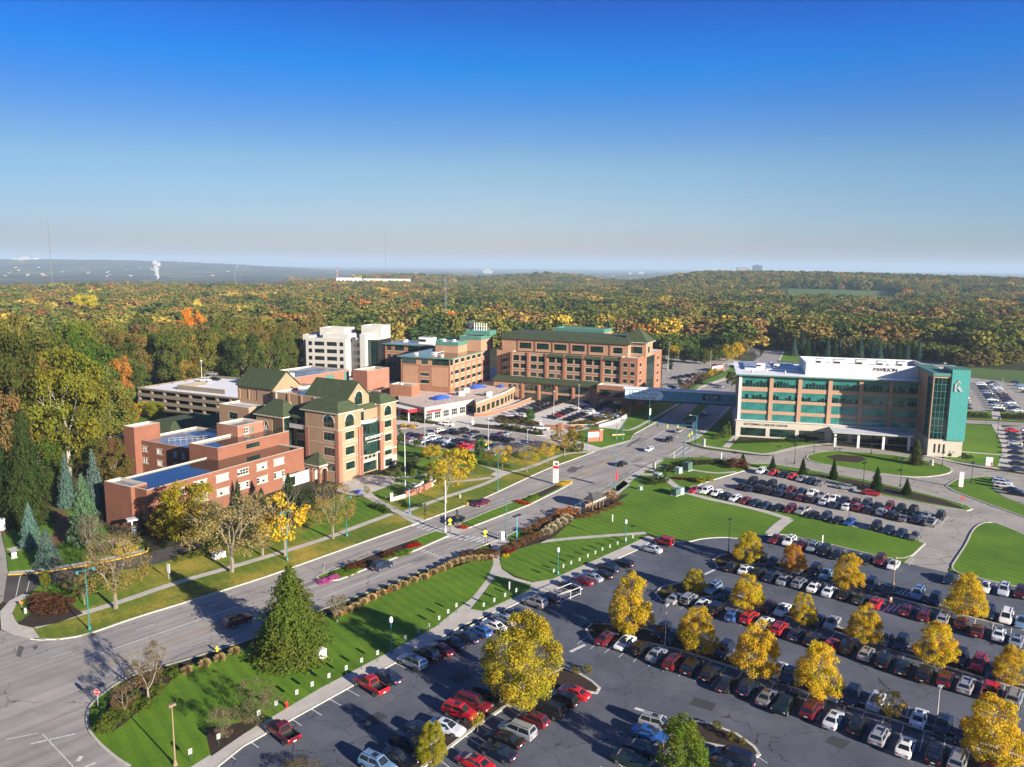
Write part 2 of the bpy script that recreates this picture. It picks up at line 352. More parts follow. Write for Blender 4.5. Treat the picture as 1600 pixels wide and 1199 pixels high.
sheet('side_road',[(-420,1010),(-60,990),(5,940),(11,899),(15,890),(8,860),(2,835),(-14,800),(-200,830)],M_LOT2,.024)
sheet('driveway',[(5,940),(11,899),(30,896),(55,897),(146,883),(229,864.5),(262,856),(300,846),(318,852),(300,866),(250,881),(210,889),(156,897),(97,908),(60,917),(44,928),(15,947)],ground_mat('drive_asphalt',(.06,.055,.05),(.11,.10,.09),.12),.034)
sheet('hospital_forecourt',[(606,668),(618,645),(690,640),(740,646),(790,632),(840,596),(1000,640),(1000,652),(969,672),(990,679),(985,690),(929,706),(905,703),(870,688),(700,668)],M_FORE,.028)
sheet('hospital_parking_lot',[(606,668),(622,670),(680,667),(760,672),(800,675),(841,681),(905,703),(872,697),(850,700),(805,708),(775,711),(725,704),(662,700),(606,692)],M_LOT2,.036)
sheet('clinic_pavement',[(1035,717),(1072,716),(1081,697),(1100,702),(1170,711),(1200,713),(1225,707),(1250,700),(1300,696),(1369,702),(1447,714),(1513,729),(1600,742),(1760,765),(1760,885),(1600,836),(1563,821),(1538,818),(1525,826),(1510,851),(1497,870),(1480,895),(1413,880),(1445,850),(1428,844),(1100,773),(1075,762),(1163,736),(1172,729),(1162,725),(1100,714.5)],M_LOT2,.024)
LOT=[(330,1207),(380,1167),(548,1074),(626,1032),(815,939),(874,918),(952,879),(1000,858),(1021,842),(1050,846),(1075,848),(1097,842),(1135,840),(1156,843),(1200,836),(1234,836),(1325,858),(1413,880),(1480,895),(1522,903),(1600,920),(1750,955),(1950,1030),(2150,1300),(1600,1500),(300,1450)]
sheet('parking_lot',LOT,M_LOT,.028)
sheet('parking_lot',[(1500,588),(1560,588),(1600,584),(1800,590),(1850,655),(1640,647),(1495,642)],M_LOT2,.024)
sheet('parking_lot',[(1560,668),(1640,664),(1800,690),(1800,756),(1640,742),(1578,735),(1575,715),(1580,690)],M_LOT2,.03)
sheet('parking_lot',[(1238,556),(1480,566),(1500,575),(1500,590),(1235,566)],M_LOT2,.024)
sheet('service_road',[(1490,655),(1640,663),(1760,670),(1760,676),(1640,668),(1490,661)],M_LOT2,.02)
sheet('parking_lot',[(1035,570),(1085,560),(1120,566),(1100,585),(1070,606),(1052,620),(1032,622)],M_LOT2,.02)
sheet('side_road',[(1137,592),(1125,570),(1040,562),(1040,556),(1135,560),(1174,567)],M_LOT2,.016)
# lawns
NWL=[(22,978),(52,984),(60,998),(90,1000.5),(135,993),(210,966),(285,943.5),(375,915),(426,898.5),(480,879),(595,838),(647,820),(700,800),(755,780),(802,757.5),(857,732),(900,717),(929,706),(905,703),(872,697),(850,700),(805,708),(775,711),(725,704),(662,700),(622,694),(618,742),(560,742),(540,770),(470,800),(400,815),(300,846),(318,852),(300,866),(250,881),(210,889),(156,897),(97,908),(60,917),(44,930),(20,950)]
sheet('lawn',NWL,M_LEAFY,.12,False,.14)
sheet('lawn',[(622,694),(662,700),(725,704),(775,711),(800,712),(700,742),(640,768),(600,792),(580,771),(614,758),(620,748),(625,730)],M_LAWN,.128)
sheet('lawn',[(60,917),(97,908),(156,897),(170,896),(150,945),(60,976),(24,976)],M_LAWN,.128)
sheet('lawn',[(566,777),(597,793),(609,803),(600,806),(540,826),(500,835),(470,845),(505,806)],M_LAWN,.128)
island('lawn',[(13,894),(30,893),(55,893),(146,879),(226,861),(225,852),(170,835),(140,800),(60,800),(4,838),(10,866)],M_LAWN,.16,False)
kerb(smooth(wp([(13,899),(55,897),(146,883),(229,864.5),(232,857)])),False,.22,.3,M_YELP)
path('pavement',[(13,897),(55,893.5),(146,879.5),(226,861)],1.6,M_CONC,.165)
LA=SK[:18]+[(773,862),(770,885),(761,906),(737,936),(698,966),(680,981),(608,1020),(500,1077),(410,1131),(380,1149),(300,1199),(250,1235)]
sheet('lawn',LA,M_LAWN,.13,False,.15)
sheet('lawn',[(775,901),(830,915),(828,923),(756,956),(736,953),(756,928)],M_LAWN,.16,False,.1)
sheet('lawn',[(783,865),(812,857),(844,848),(905,841),(960,838),(997,836.5),(1009.5,838),(1003,843),(863,906),(834,911),(803,900),(787,891),(781,882)],M_LAWN,.13,False,.15)
LD=[(794,838),(812,828),(850,813),(878,802),(916,788),(950,765),(990,740),(1035,717),(1072,716),(1100,714.5),(1162,725),(1172,729),(1163,736),(1075,762),(1100,773),(1428,844),(1445,850),(1413,880),(1325,858),(1234,836),(1200,836),(1156,843),(1135,840),(1097,842),(1075,848),(1050,846),(1022,838),(1009,834),(950,838),(880,843),(844,847),(812,852),(795,846)]
sheet('lawn',LD,M_LAWN,.13,False,.15)
kerb(smooth(wp([(1445,850),(1413,880),(1325,858),(1234,836),(1200,836),(1156,843),(1135,840),(1097,842),(1075,848),(1050,846)])))
kerb(smooth(wp([(1163,736),(1075,762),(1100,773),(1428,844),(1445,850)])),False,.17,.35)
CIRC=[(1258,714),(1275,707.6),(1303,705),(1369,709),(1413,714),(1460,723),(1484,731),(1488,737),(1475,742.6),(1438,746.7),(1397,743.6),(1319,731),(1269,723)]
island('lawn',CIRC,M_LAWN,.14,True,1)
STR=[(1164,725),(1200,725),(1260,734),(1350,750),(1413,764),(1475,779.5),(1512,791),(1519,796),(1510,799),(1440,787),(1375,774),(1288,749),(1250,740),(1172,731)]
island('lawn',STR,M_LAWN)
sheet('flower_bed',[(1262,738),(1340,752),(1400,764),(1470,781),(1508,795),(1500,796),(1440,784),(1375,771),(1300,750)],M_MULCH,.15)
sheet('flower_bed',[(1290,714),(1310,711),(1345,714),(1355,719),(1340,724),(1305,721)],M_MULCH,.15)
island('lawn',[(1478,760),(1494,750),(1538,745),(1600,750),(1760,775),(1760,875),(1600,808),(1538,786),(1491,768)],M_LAWN)
sheet('parking_lot',[(1552,765),(1550,752),(1580,748),(1760,778),(1760,850),(1600,790),(1570,778)],M_LOT2,.165)
sheet('lawn',[(1538,817),(1563,820),(1600,836),(1760,885),(1900,960),(1750,955),(1600,920),(1522,903),(1483,892),(1497,870),(1510,851),(1519,830)],M_LAWN,.13,False,.15)
kerb(smooth(wp([(1600,836),(1563,820),(1545,816),(1530,820),(1519,830),(1510,851),(1497,870),(1483,892),(1522,903),(1600,920)])),False,.17,.3)
sheet('lawn',[(1488,662),(1555,666),(1562,680),(1572,700),(1562,732),(1513,727),(1475,720),(1480,690)],M_LAWN,.13,False,.15)
sheet('lawn',[(1497,642),(1640,647),(1760,655),(1760,668),(1640,661),(1497,654)],M_LAWN,.13,False,.15)
sheet('lawn',[(1500,574),(1600,580),(1760,570),(1760,590),(1600,600),(1505,589)],M_FIELD,.10)
sheet('lawn',[(1093,679),(1129,643),(1140,632),(1152,640),(1152,688),(1300,694),(1250,698),(1225,705),(1200,711),(1165,708),(1100,700),(1082,695),(1072,691)],M_LAWN,.13,False,.15)
sheet('lawn',[(985,688),(940,700),(905,690),(880,680),(930,668),(969,672),(990,640),(1060,618),(1071,629),(1046,644),(1021,661),(990,678)],M_LAWN,.13,False,.15)
sheet('lawn',[(1072,629),(1086,607),(1137,591),(1174,566),(1160,566),(1125,585),(1090,600),(1055,621)],M_LAWN,.12,False,.14)
sheet('lawn',[(1217,566),(1224,545),(1300,548),(1300,566)],M_LAWN,.12)
sheet('lawn',[(150,660),(210,640),(262,665),(300,690),(240,700),(160,690)],M_LAWN,.06)
sheet('lawn',[(0,795),(30,800),(46,820),(60,850),(20,858),(4,836)],M_BEDBR,.05)
island('lawn',[(494,903),(505,897),(521,892),(548,881),(632,848),(680,830.5),(697,834),(700,838),(650,860),(572,889.5),(530,906.5),(505,909)],M_LAWN)
island('lawn',[(716,820),(760,801),(809,782),(863,760),(874,752.5),(892,750),(893,755),(872,767),(825,790),(760,815),(731,826)],M_LAWN)
sheet('pavement',[(682,830),(716,818),(733,827),(702,840)],M_CONC,.045)
island('lawn',[(1064,658),(1077,660),(1112,632),(1092,631)],M_LAWN)
for k in (NK,SK[:18],SK[17:],ROADF[2:8],ROADF[15:19],[(15,945),(20,972),(50,999),(70,1001)]): kerb(smooth(wp(k)))
# parking islands
ISL=[ # front island of each double row: outline
 [(916,985),(925,976),(955,977),(1010,984),(1080,1007),(1180,1042),(1300,1085),(1420,1124),(1560,1172),(1640,1200),(1640,1209),(1560,1182),(1420,1134),(1290,1093),(1170,1052),(1060,1016),(1000,1003),(944,1002),(925,1000)],
 [(1024,928),(1034,918),(1062,912),(1085,912),(1130,925),(1220,952),(1330,988),(1440,1024),(1560,1060),(1640,1085),(1640,1092),(1560,1068),(1440,1031),(1325,995),(1215,959),(1120,932),(1060,937),(1035,940)],
 [(1114,876),(1125,869),(1150,864),(1190,874),(1280,896),(1380,923),(1480,950),(1600,980),(1600,986),(1480,956),(1375,929),(1275,902),(1185,881),(1150,886),(1122,888)],
]
for p in ISL: island('planting_bed',p,M_MULCH,.15,True)
island('planting_bed',[(880,1045),(905,1054),(925,1066),(936,1076),(932,1084),(905,1080),(850,1082),(790,1105),(745,1135),(690,1178),(640,1215),(600,1215),(680,1160),(730,1115),(790,1085),(840,1066)],M_MULCH,.15,True)
island('planting_bed',[(1085,1128),(1110,1133),(1150,1148),(1178,1168),(1186,1180),(1175,1188),(1140,1170),(1090,1160),(1050,1170),(1010,1199),(985,1199),(1030,1160)],M_MULCH,.15,True)
# forecourt planting strips
island('planting_bed',[(622,652),(640,652),(690,661),(676,664),(624,657)],M_MULCH,.15,True)
island('planting_bed',[(760,664),(800,667),(845,677),(852,681),(838,681),(790,674),(738,668),(735,662)],M_MULCH,.15,True)
island('planting_bed',[(772,655),(800,660),(846,666),(842,661),(820,652),(800,648),(778,650)],M_MULCH,.15,True)
island('planting_bed',[(622,664),(650,664),(656,668),(624,670)],M_BEDBR,.15,True)
island('planting_bed',[(890,667),(925,664),(960,652),(975,640),(950,646),(920,655),(892,660)],M_BEDBR,.15,True)
# footpaths
path('pavement',[(54,981),(180,945),(270,913),(360,888),(480,852),(525,837),(560,823),(612,804)],1.7,M_CONC,.136)
path('pavement',[(630,802),(685,781),(760,757),(790,740),(820,734),(846,724),(881,709.5),(916,707.5),(930,704)],1.7,M_CONC,.136)
path('pavement',[(683,756),(709,753.5),(740,751),(768,747)],1.6,M_CONC,.14)
path('pavement',[(612,756),(640,757),(668,757.5)],1.5,M_CONC,.14)
path('pavement',[(620,747),(650,745),(674,741),(702,733.5)],1.5,M_CONC,.144)
sheet('plaza',[(525,768),(545,744),(560,742),(615,746),(620,748),(614,758),(580,771),(566,776),(545,774)],M_CONC,.15)
sheet('pavement',[(580,771),(594,782),(625,797.5),(666,814),(647,820),(630,810),(614,801),(597,792),(566,776)],M_CONC,.154)
sheet('pavement',[(734,722),(762,731),(785,735),(800,738),(778,746),(766,743),(775,737)],M_CONC,.15)
path('pavement',[(960,768),(999,739),(1033,719)],2.0,M_CONC,.14)
path('pavement',[(844,848),(880,843.5),(950,838),(1009,834)],1.5,M_CONC,.15)
path('pavement',[(1001,742),(1035,743),(1060,765),(1090,777),(1178,795),(1234,812)],2.0,M_CONC,.15)
path('pavement',[(1232,812),(1218,822),(1204,836)],2.6,M_CONC,.18,False)
path('pavement',[(1035,744),(1010,732),(1050,727),(1080,735),(1120,741),(1150,738)],1.3,M_CONC,.142)
sheet('pavement',[(762,846),(803,839),(795,848),(784,856),(780,874.5),(784,890),(803,903),(834.5,912),(874,913),(874,918),(834,932),(815,940),(731,975),(640,1024),(626,1032),(608,1020),(680,981),(698,966),(737,936),(761,906),(770,885),(773,862)],M_CONC,.12,False,.1)
sheet('pavement',[(300,1199),(380,1149),(410,1131),(500,1077),(608,1020),(630,1031),(548,1074),(380,1167),(330,1207),(270,1240),(240,1240)],M_CONC,.124,False,.1)
sheet('pavement',[(834,911),(863,906),(1003,843),(1012,838),(1024,842),(1000,858),(952,879),(874,918)],M_CONC,.124,False,.1)
kerb(wp([(330,1207),(380,1167),(548,1074),(626,1032),(815,940),(874,918),(952,879),(1000,858),(1024,842)]),False,.15,.22)
sheet('pavement',[(0,957),(15,940),(35,930),(46,931),(26,945),(18,962),(24,976),(52,983),(62,998),(48,1000),(20,993),(2,985)],M_CONC,.15)
sheet('pavement',[(870,812),(884,800),(950,768),(975,752),(985,758),(955,782),(930,793),(900,806),(880,816)],M_CONC,.14)
path('pavement',[(1072,691),(1093,684),(1140,636),(1152,626)],1.6,M_CONC,.14)
path('pavement',[(1060,632),(1020,655),(985,674),(972,672)],1.5,M_CONC,.14)
path('pavement',[(1082,694),(1100,698),(1170,708),(1200,711.5),(1225,705),(1250,698.5),(1300,694)],2.2,M_CONC,.14)
path('pavement',[(1134,700),(1150,683),(1152,678)],2.2,M_CONC,.145,False)
path('pavement',[(1445,712),(1475,719),(1513,726),(1566,734),(1640,743)],2.2,M_CONC,.145)
path('pavement',[(1556,664),(1568,684),(1576,704),(1568,730)],3.0,M_CONC,.15)
path('pavement',[(1555,642),(1558,656)],3.0,M_CONC,.15,False)
path('pavement',[(1495,706),(1530,709),(1568,712)],1.4,M_CONC,.15)
path('pavement',[(1217,564),(1226,545)],1.6,M_CONC,.14,False)
path('pavement',[(1090,606),(1140,589),(1170,570)],1.8,M_CONC,.14)
path('pavement',[(85,800),(100,815),(95,840),(70,862)],3.2,M_BEDBR,.17)
path('pavement',[(14,862),(30,858),(60,848)],3.0,M_CONC,.175)
sheet('flower_bed',[(160,847),(190,842),(224,858),(180,852)],M_CONC,.17)
# mulch beds
sheet('flower_bed',[(470,968),(542,942),(590,924),(650,900),(710,877),(756,857),(770,861),(768,868),(700,886),(640,905),(590,928),(540,951),(480,978)],M_MULCH,.15)
sheet('flower_bed',[(190,1068),(215,1056),(279,1038),(330,1022),(402,1000),(400,1008),(330,1030),(282,1046),(262,1072),(200,1128),(176,1146),(160,1130),(168,1096)],M_MULCH,.15)
sheet('flower_bed',[(783,862),(800,850),(846,830),(880,808),(905,797),(965,775),(985,772),(960,788),(900,810),(866,840),(842,850),(800,862)],M_MULCH,.15)
sheet('flower_bed',[(320,1140),(395,1128),(412,1118),(405,1132),(330,1184)],M_MULCH,.15)
sheet('flower_bed',[(548,882),(580,869),(632,849),(655,845),(645,856),(600,872),(570,886)],M_MULCH,.16)
sheet('flower_bed',[(830,777),(874,755),(889,752),(872,764),(840,780)],M_MULCH,.16)
sheet('flower_bed',[(425,1030),(440,1046),(470,1048),(502,1030),(500,1020),(450,1015)],M_BEDBR,.15)
sheet('flower_bed',[(26,976),(40,966),(60,945),(110,945),(130,960),(90,975),(50,982)],M_MULCH,.15)
sheet('flower_bed',[(1152,688),(1160,684),(1210,688),(1205,692),(1160,693)],M_MULCH,.15)
for pts in ([(1490,648),(1548,651),(1548,655),(1490,653)],[(1565,650),(1660,655),(1660,660),(1565,656)],[(1040,730),(1080,722),(1130,720),(1128,725),(1085,728),(1045,735)]): sheet('flower_bed',pts,M_MULCH,.15)
KERB_O=struct(KERB.build('kerb'))
# ------------------------------------------------------------------ paint
MK=MB()
def line(a,b,w=.13,m=None,z=.036): strip_mb(MK,wp([a,b]) if len(a)==2 else [a,b],w,None,z,m or M_WHITEP)
def dash(pts,m,w,on,off,z=.036):
    poly=wp(pts); 
    for i in range(len(poly)-1):
        a=Vector(poly[i]); b=Vector(poly[i+1]); L=(b-a).length; d=(b-a)/L; t=0
        while t<L:
            e=min(L,t+on); strip_mb(MK,[tuple(a+d*t),tuple(a+d*e)],w,None,z,m); t+=on+off
def poly_line(pts,w,m,z=.036): strip_mb(MK,wp(pts),w,None,z,m)
poly_line([(135,1029),(372,948)],.2,M_WHITEP); poly_line([(150,1044),(240,1012),(372,966)],.14,M_YELP); poly_line([(330,985),(470,928)],.14,M_YELP)
line((78,1029),(113,1018)); line((212,986),(241,976)); line((295,1010),(325,1000)); line((161,1058),(186,1048)); line((325,948),(350,938)); line((508,892),(530,884)); line((570,864),(595,856))
line((420,940),(500,912)); line((560,888),(640,860)); line((505,934),(650,878),.14); 
dash([(600,848),(690,812)],M_WHITEP,.13,3,6); dash([(745,796),(860,748)],M_WHITEP,.13,3,6); dash([(770,838),(900,784)],M_WHITEP,.13,3,7)
poly_line([(892,751),(912,742),(945,722),(975,706)],.3,M_YELP); line((925,736),(975,716)); dash([(860,742),(960,700)],M_WHITEP,.13,3,6); dash([(950,758),(1010,722)],M_WHITEP,.13,3,6)
line((985,717),(1020,700)); line((965,722),(1020,726),.4); line((975,710),(1030,713),.2); line((1045,713),(1067,698),.45); line((1054,714),(1075,699),.45); line((1069,709),(1084,701),.45)
line((1021,684),(1040,673),.3); line((1010,690),(1045,668),.14); line((950,688),(975,678),.25); line((928,697),(985,672),.25); dash([(1040,672),(1100,638)],M_WHITEP,.13,3,6)
line((930,702),(990,681),.25)
def zebra(a,b,wdir,n,L,w=.5):
    A=Vector(wp([a])[0]); B=Vector(wp([b])[0]); D=Vector(wp([wdir])[0])-A; D=D.normalized()*L
    for i in range(n):
        c=A.lerp(B,(i+.5)/n); strip_mb(MK,[tuple(c-D/2),tuple(c+D/2)],w,None,.036,M_WHITEP)
zebra((702,838),(766,846),(740,825),7,3.2); zebra((648,819),(694,832),(690,804),6,3.2)
zebra((654,858),(690,872),(680,848),7,1.2,.3)
line((38,941),(46,908),.12,z=.05); line((22,946),(32,900),.12,z=.05)
line((48,1163),(118,1147),.25); line((66,1147),(115,1199),.12); line((10,1156),(60,1146),.15); line((121,1190),(128,1182),.5); line((132,1199),(150,1192),.3)
# lot paint
for a,b,w in (((891,1019),(914,1008),.55),((992,1107),(1041,1122),.55),((1101,898),(1118,890),.5),((1010,960),(1020,955),.5)): line(a,b,w)
def stall_lines(a,b,n,L,both=False,skip=(),col=None):
    A=Vector(wp([a])[0]); B=Vector(wp([b])[0]); d=(B-A).normalized(); p=Vector((d.y,-d.x))
    for i in range(n+1):
        if i in skip: continue
        c=A.lerp(B,i/n)
        for s in ((1,-1) if both else (1,)): strip_mb(MK,[tuple(c),tuple(c+p*s*L)],.11,None,.036,col or M_WHITEP)
stall_lines((1004,862),(330,1207),31,4.8,skip=())
stall_lines((926,988),(1620,1196),25,5,True)
stall_lines((1040,925),(1640,1088),22,5,True); stall_lines((1130,878),(1640,993),21,5,True)
stall_lines((1205,838),(1420,884),9,-4.8)
stall_lines((1500,900),(1640,930),7,4.8)
stall_lines((880,1062),(640,1190),10,4.8,True); 
stall_lines((1150,1160),(980,1235),8,4.8,True)
stall_lines((1090,772),(1430,845),17,-4.8); stall_lines((1157,757),(1475,815),21,4.8,True); stall_lines((1170,735),(1300,755),8,4.8)
for cx,cy in ((1397,950),(1415,927)):
    for k in range(5): 
        line((cx-18+k*8,cy+6),(cx-6+k*8,cy-5),.22,z=.037)
struct(MK.build('road_markings'))
# patches and stains with their own outline
for pts in ([(885,735),(894,729),(905,731),(899,738),(890,739)],[(903,732),(911,727),(912,729),(905,734)],[(25,1025),(30,1009),(38,1011),(32,1028)],[(50,1012),(56,1008),(60,1012),(54,1016)]): sheet('road_patch',pts,simple('oil_stain',(.11,.10,.09),.8) if 'oil_stain' not in MATS else MATS['oil_stain'],.034)

M_PATCH=simple('asphalt_patch',(.045,.047,.053),.85,var=.2,scale=2); M_PATCHR=simple('road_patch_asphalt',(.20,.185,.17),.85,var=.2,scale=2)
for pts in ([(905,980),(918,974),(930,982),(916,989)],[(1085,1090),(1120,1100),(1112,1112),(1076,1101)],[(700,1060),(722,1048),(740,1058),(716,1070)],[(1300,1150),(1330,1160),(1316,1172),(1288,1160)],[(560,1130),(590,1112),(606,1120),(574,1140)]): sheet('asphalt_patch',pts,M_PATCH,.032)
for pts in ([(985,722),(1003,716),(1006,718),(988,725)],[(966,745),(980,738),(984,740),(970,747)],[(470,915),(500,904),(506,907),(476,918)],[(120,1080),(160,1066),(168,1071),(128,1086)],[(640,878),(662,870),(668,873),(646,881)]): sheet('road_patch',pts,M_PATCHR,.03)
# ------------------------------------------------------------------ buildings
STY={ # frame, glass, nx, nz, blind(None/prob), sill
 'g2':(M_FRG,M_GLG,2,2,0,1),'g3':(M_FRG,M_GLG,3,2,0,1),'g4':(M_FRG,M_GLG,4,2,0,1),'gb':(M_FRG,M_GLG,5,2,0,0),'cw':(M_FRG,M_GLG,4,6,0,0),'cw2':(M_FRT,M_GLG,4,9,0,0),
 'tq':(M_FRT,M_GLT,8,1,0,0),'ts':(M_FRT,M_GLG,8,1,1,0),'dk':(M_FRD,M_GLD,3,1,0,0),'dk1':(M_FRD,M_GLD,1,1,0,0),'wb':(M_FRW,M_GLB,4,2,2,1),'ww':(M_FRW,M_GLD,3,2,0,1),'open':(M_GREYM,M_BLACK,1,1,0,0),
 'yel':(M_FRD,glass('amber_glass',(.10,.09,.03),.1,(.22,.20,.08)),4,1,0,0),'pan':(M_COPG,M_COPG,1,1,0,0),'lou':(M_TAN,M_TAN,3,1,0,0)}
WC={}; WR=random.Random(3)
def win_mesh(w,h,sty,arch):
    key=(round(w,2),round(h,2),sty,arch)
    if sty not in('ts','wb') and key in WC: return WC[key]
    fr,gl,nx,nz,bl,sill=STY[sty]; m=MB(); e=.07; zs=h-w/2 if arch else h
    m.box(0,e,.08,.2,0,zs,fr); m.box(w-e,w,.08,.2,0,zs,fr); m.box(e,w-e,.082,.2,0,e,fr)
    if not arch: m.box(e,w-e,.082,.2,h-e,h,fr)
    for i in range(1,nx): m.box(w*i/nx-.03,w*i/nx+.03,.09,.2,e,(h-e if not arch else zs+w*.4),fr)
    for i in range(1,nz): m.box(e,w-e,.094,.2,h*i/nz-.035,h*i/nz+.035,fr)
    p=MB()
    if arch:
        N=10; arc=[(w/2-w/2*cos(math.pi*k/N),zs+w/2*sin(math.pi*k/N)) for k in range(N+1)]
        p.face([(0,.16,0),(w,.16,0)]+[(x,.16,z) for x,z in arc[::-1]],gl)
        for k in range(N):
            (xa,za),(xb,zb)=arc[k],arc[k+1]; c=.88; q=lambda x,z:(w/2+(x-w/2)*c,zs+(z-zs)*c)
            (xc,zc),(xd,zd)=q(xa,za),q(xb,zb); m.face([(xa,.08,za),(xc,.08,zc),(xd,.08,zd),(xb,.08,zb)],fr)
    elif bl:
        b=M_GLT if bl==1 else M_GLB; k0=gl if bl==1 else M_GLD
        for i in range(nx):
            x0,x1=w*i/nx,w*(i+1)/nx; z=h*WR.choice((.15,.35,.5,.5,.62) if bl==1 else (0,0,0,.5,0,.99))
            if z>.01: p.face([(x0,.16,0),(x1,.16,0),(x1,.16,z),(x0,.16,z)],k0)
            if z<h*.98: p.face([(x0,.158,z),(x1,.158,z),(x1,.158,h),(x0,.158,h)],b)
    else: p.face([(0,.16,0),(w,.16,0),(w,.16,h),(0,.16,h)],gl)
    r=(m.mesh('window'),p.mesh('pane')); WC[key]=r; return r
class Bld:
    def __init__(s,name,label,cat,P0,az,group=None):
        s.root=thing(name,label,cat,(P0[0],P0[1],0),R(90-az),group); s.w=MB(); s.t=MB(); s.az=az; s.nw=0
    def face(s,o,d,w,z0,z1,m,ops=(),ops_m=None):
        d=Vector(d).normalized(); n=Vector((d.y,-d.x)); o=Vector(o)
        pt=lambda x,z,y=0:(o.x+d.x*x-n.x*y,o.y+d.y*x-n.y*y,z)
        xs=sorted({0,w}|{q for p in ops for q in p[:2]}); zs=sorted({z0,z1}|{q for p in ops for q in p[2:4]})
        for a,b in zip(xs,xs[1:]):
            for c,e in zip(zs,zs[1:]):
                x=(a+b)/2; z=(c+e)/2
                if any(p[0]<x<p[1] and p[2]<z<p[3] for p in ops): continue
                s.w.face([pt(a,c),pt(b,c),pt(b,e),pt(a,e)],m)
        for p in ops:
            x0,x1,a,b,sty=p[:5]; arch=len(p)>5 and p[5]; D=.22
            s.w.face([pt(x0,a),pt(x1,a),pt(x1,a,D),pt(x0,a,D)],m); s.w.face([pt(x0,a),pt(x0,a,D),pt(x0,b,D),pt(x0,b)],m); s.w.face([pt(x1,a,D),pt(x1,a),pt(x1,b),pt(x1,b,D)],m)
            s.w.face([pt(x0,b,D),pt(x1,b,D),pt(x1,b),pt(x0,b)],m)
            wd=x1-x0
            if arch:
                N=10; zc=b-wd/2; arc=[(x0+wd/2-wd/2*cos(math.pi*k/N),zc+wd/2*sin(math.pi*k/N)) for k in range(N+1)]
                for k in range(N):
                    cx=x0 if k<N/2 else x1
                    s.w.face([pt(*arc[k]),pt(*arc[k+1]),pt(cx,b)],m)
                    q=lambda x,z,c:(x0+wd/2+(x-x0-wd/2)*c,zc+(z-zc)*c)
                    a1,a2=q(*arc[k],1.0),q(*arc[k+1],1.0); b1,b2=q(*arc[k],1.2),q(*arc[k+1],1.2)
                    s.t.face([pt(*a1,-.06),pt(*a2,-.06),pt(*b2,-.06),pt(*b1,-.06)],M_STONE); s.t.face([pt(*b1,-.06),pt(*b2,-.06),pt(*b2),pt(*b1)],M_STONE)
            if STY[sty][5]: s.tbox(o,d,x0-.15,x1+.15,a-.24,a-.002,.07,M_STONE)
            if STY[sty][5] and not arch: s.tbox(o,d,x0-.15,x1+.15,b+.002,b+.22,.05,M_STONE)
            wm,pm=win_mesh(wd,b-a,sty,arch)
            wo=ob('louvre_panel' if sty in('lou','pan') else 'window',wm,s.root); wo.location=pt(x0,a); wo.rotation_euler=(0,0,math.atan2(d.y,d.x))
            ob('pane',pm,wo)
    def tbox(s,o,d,x0,x1,z0,z1,proud,m,deep=.05):
        d=Vector(d).normalized(); n=Vector((d.y,-d.x)); o=Vector(o)
        s.t.box(x0,x1,-proud,deep,z0,z1,m,None,lambda p:(o.x+d.x*p[0]-n.x*p[1],o.y+d.y*p[0]-n.y*p[1],p[2]))
    def block(s,x0,x1,y0,y1,z0,z1,m,roof=None,f=(),r=(),b=(),l=(),cop=M_STONE,par=.5,rname='roof'):
        s.face((x0,y0),(1,0),x1-x0,z0,z1,m,f); s.face((x1,y0),(0,1),y1-y0,z0,z1,m,r); s.face((x1,y1),(-1,0),x1-x0,z0,z1,m,b); s.face((x0,y1),(0,-1),y1-y0,z0,z1,m,l)
        if roof:
            q=MB(); q.face([(x0,y0,z1-par),(x1,y0,z1-par),(x1,y1,z1-par),(x0,y1,z1-par)],roof); q.build(rname,s.root)
            strip_mb(s.t,[(x0+.16,y0+.16),(x1-.16,y0+.16),(x1-.16,y1-.16),(x0+.16,y1-.16)],.44,z1-par-.02,z1+.06,cop,True)
    def roof(s,name,faces,m):
        q=MB()
        for f in faces: q.face(f,m)
        return q.build(name,s.root)
    def hip(s,name,x0,x1,y0,y1,z,h,m,inset=None,over=.5):
        x0-=over;x1+=over;y0-=over;y1+=over; w=min(x1-x0,y1-y0)/2 if inset is None else inset
        a,b,c,d=(x0,y0,z),(x1,y0,z),(x1,y1,z),(x0,y1,z); A,B,C,D=(x0+w,y0+w,z+h),(x1-w,y0+w,z+h),(x1-w,y1-w,z+h),(x0+w,y1-w,z+h)
        fs=[[a,b,B,A],[b,c,C,B],[c,d,D,C],[d,a,A,D]]
        if (x1-w)-(x0+w)>.02 and (y1-w)-(y0+w)>.02: fs.append([A,B,C,D])
        fs.append([d,c,b,a]); q=MB()
        for f in fs:
            g=[]; 
            for p in f:
                if not g or (Vector(p)-Vector(g[-1])).length>.02: g.append(p)
            if (Vector(g[0])-Vector(g[-1])).length<.02: g.pop()
            if len(g)>2: q.face(g,m)
        q.build(name,s.root); 
        strip_mb(s.t,[(x0+.1,y0+.1),(x1-.1,y0+.1),(x1-.1,y1-.1),(x0+.1,y1-.1)],.24,z-.28,z+.03,M_STONE,True)
    def slab(s,name,x0,x1,y0,y1,z0,z1,m,top=None):
        q=MB(); q.box(x0,x1,y0,y1,z0,z1,m,top); return q.build(name,s.root)
    def done(s):
        if s.w.f: s.w.build('wall',s.root)
        if s.t.f: s.t.build('stone_trim',s.root)
        return s.root
def dv(az): return Vector((sin(R(az)),cos(R(az))))
def roof_units(b,lst,z):
    for (x,y,w,d,h) in lst:
        q=MB(); q.box(x,x+w,y,y+d,z,z+h,M_WHT,M_GREYM); q.box(x+.2,x+w-.2,y+.2,y+d-.2,z+h+.002,z+h+.18,M_GREYM); q.box(x-.03,x+w*.5,y-.03,y+.02,z+h*.3,z+h*.7,M_DARKM); q.build('roof_unit',b.root)
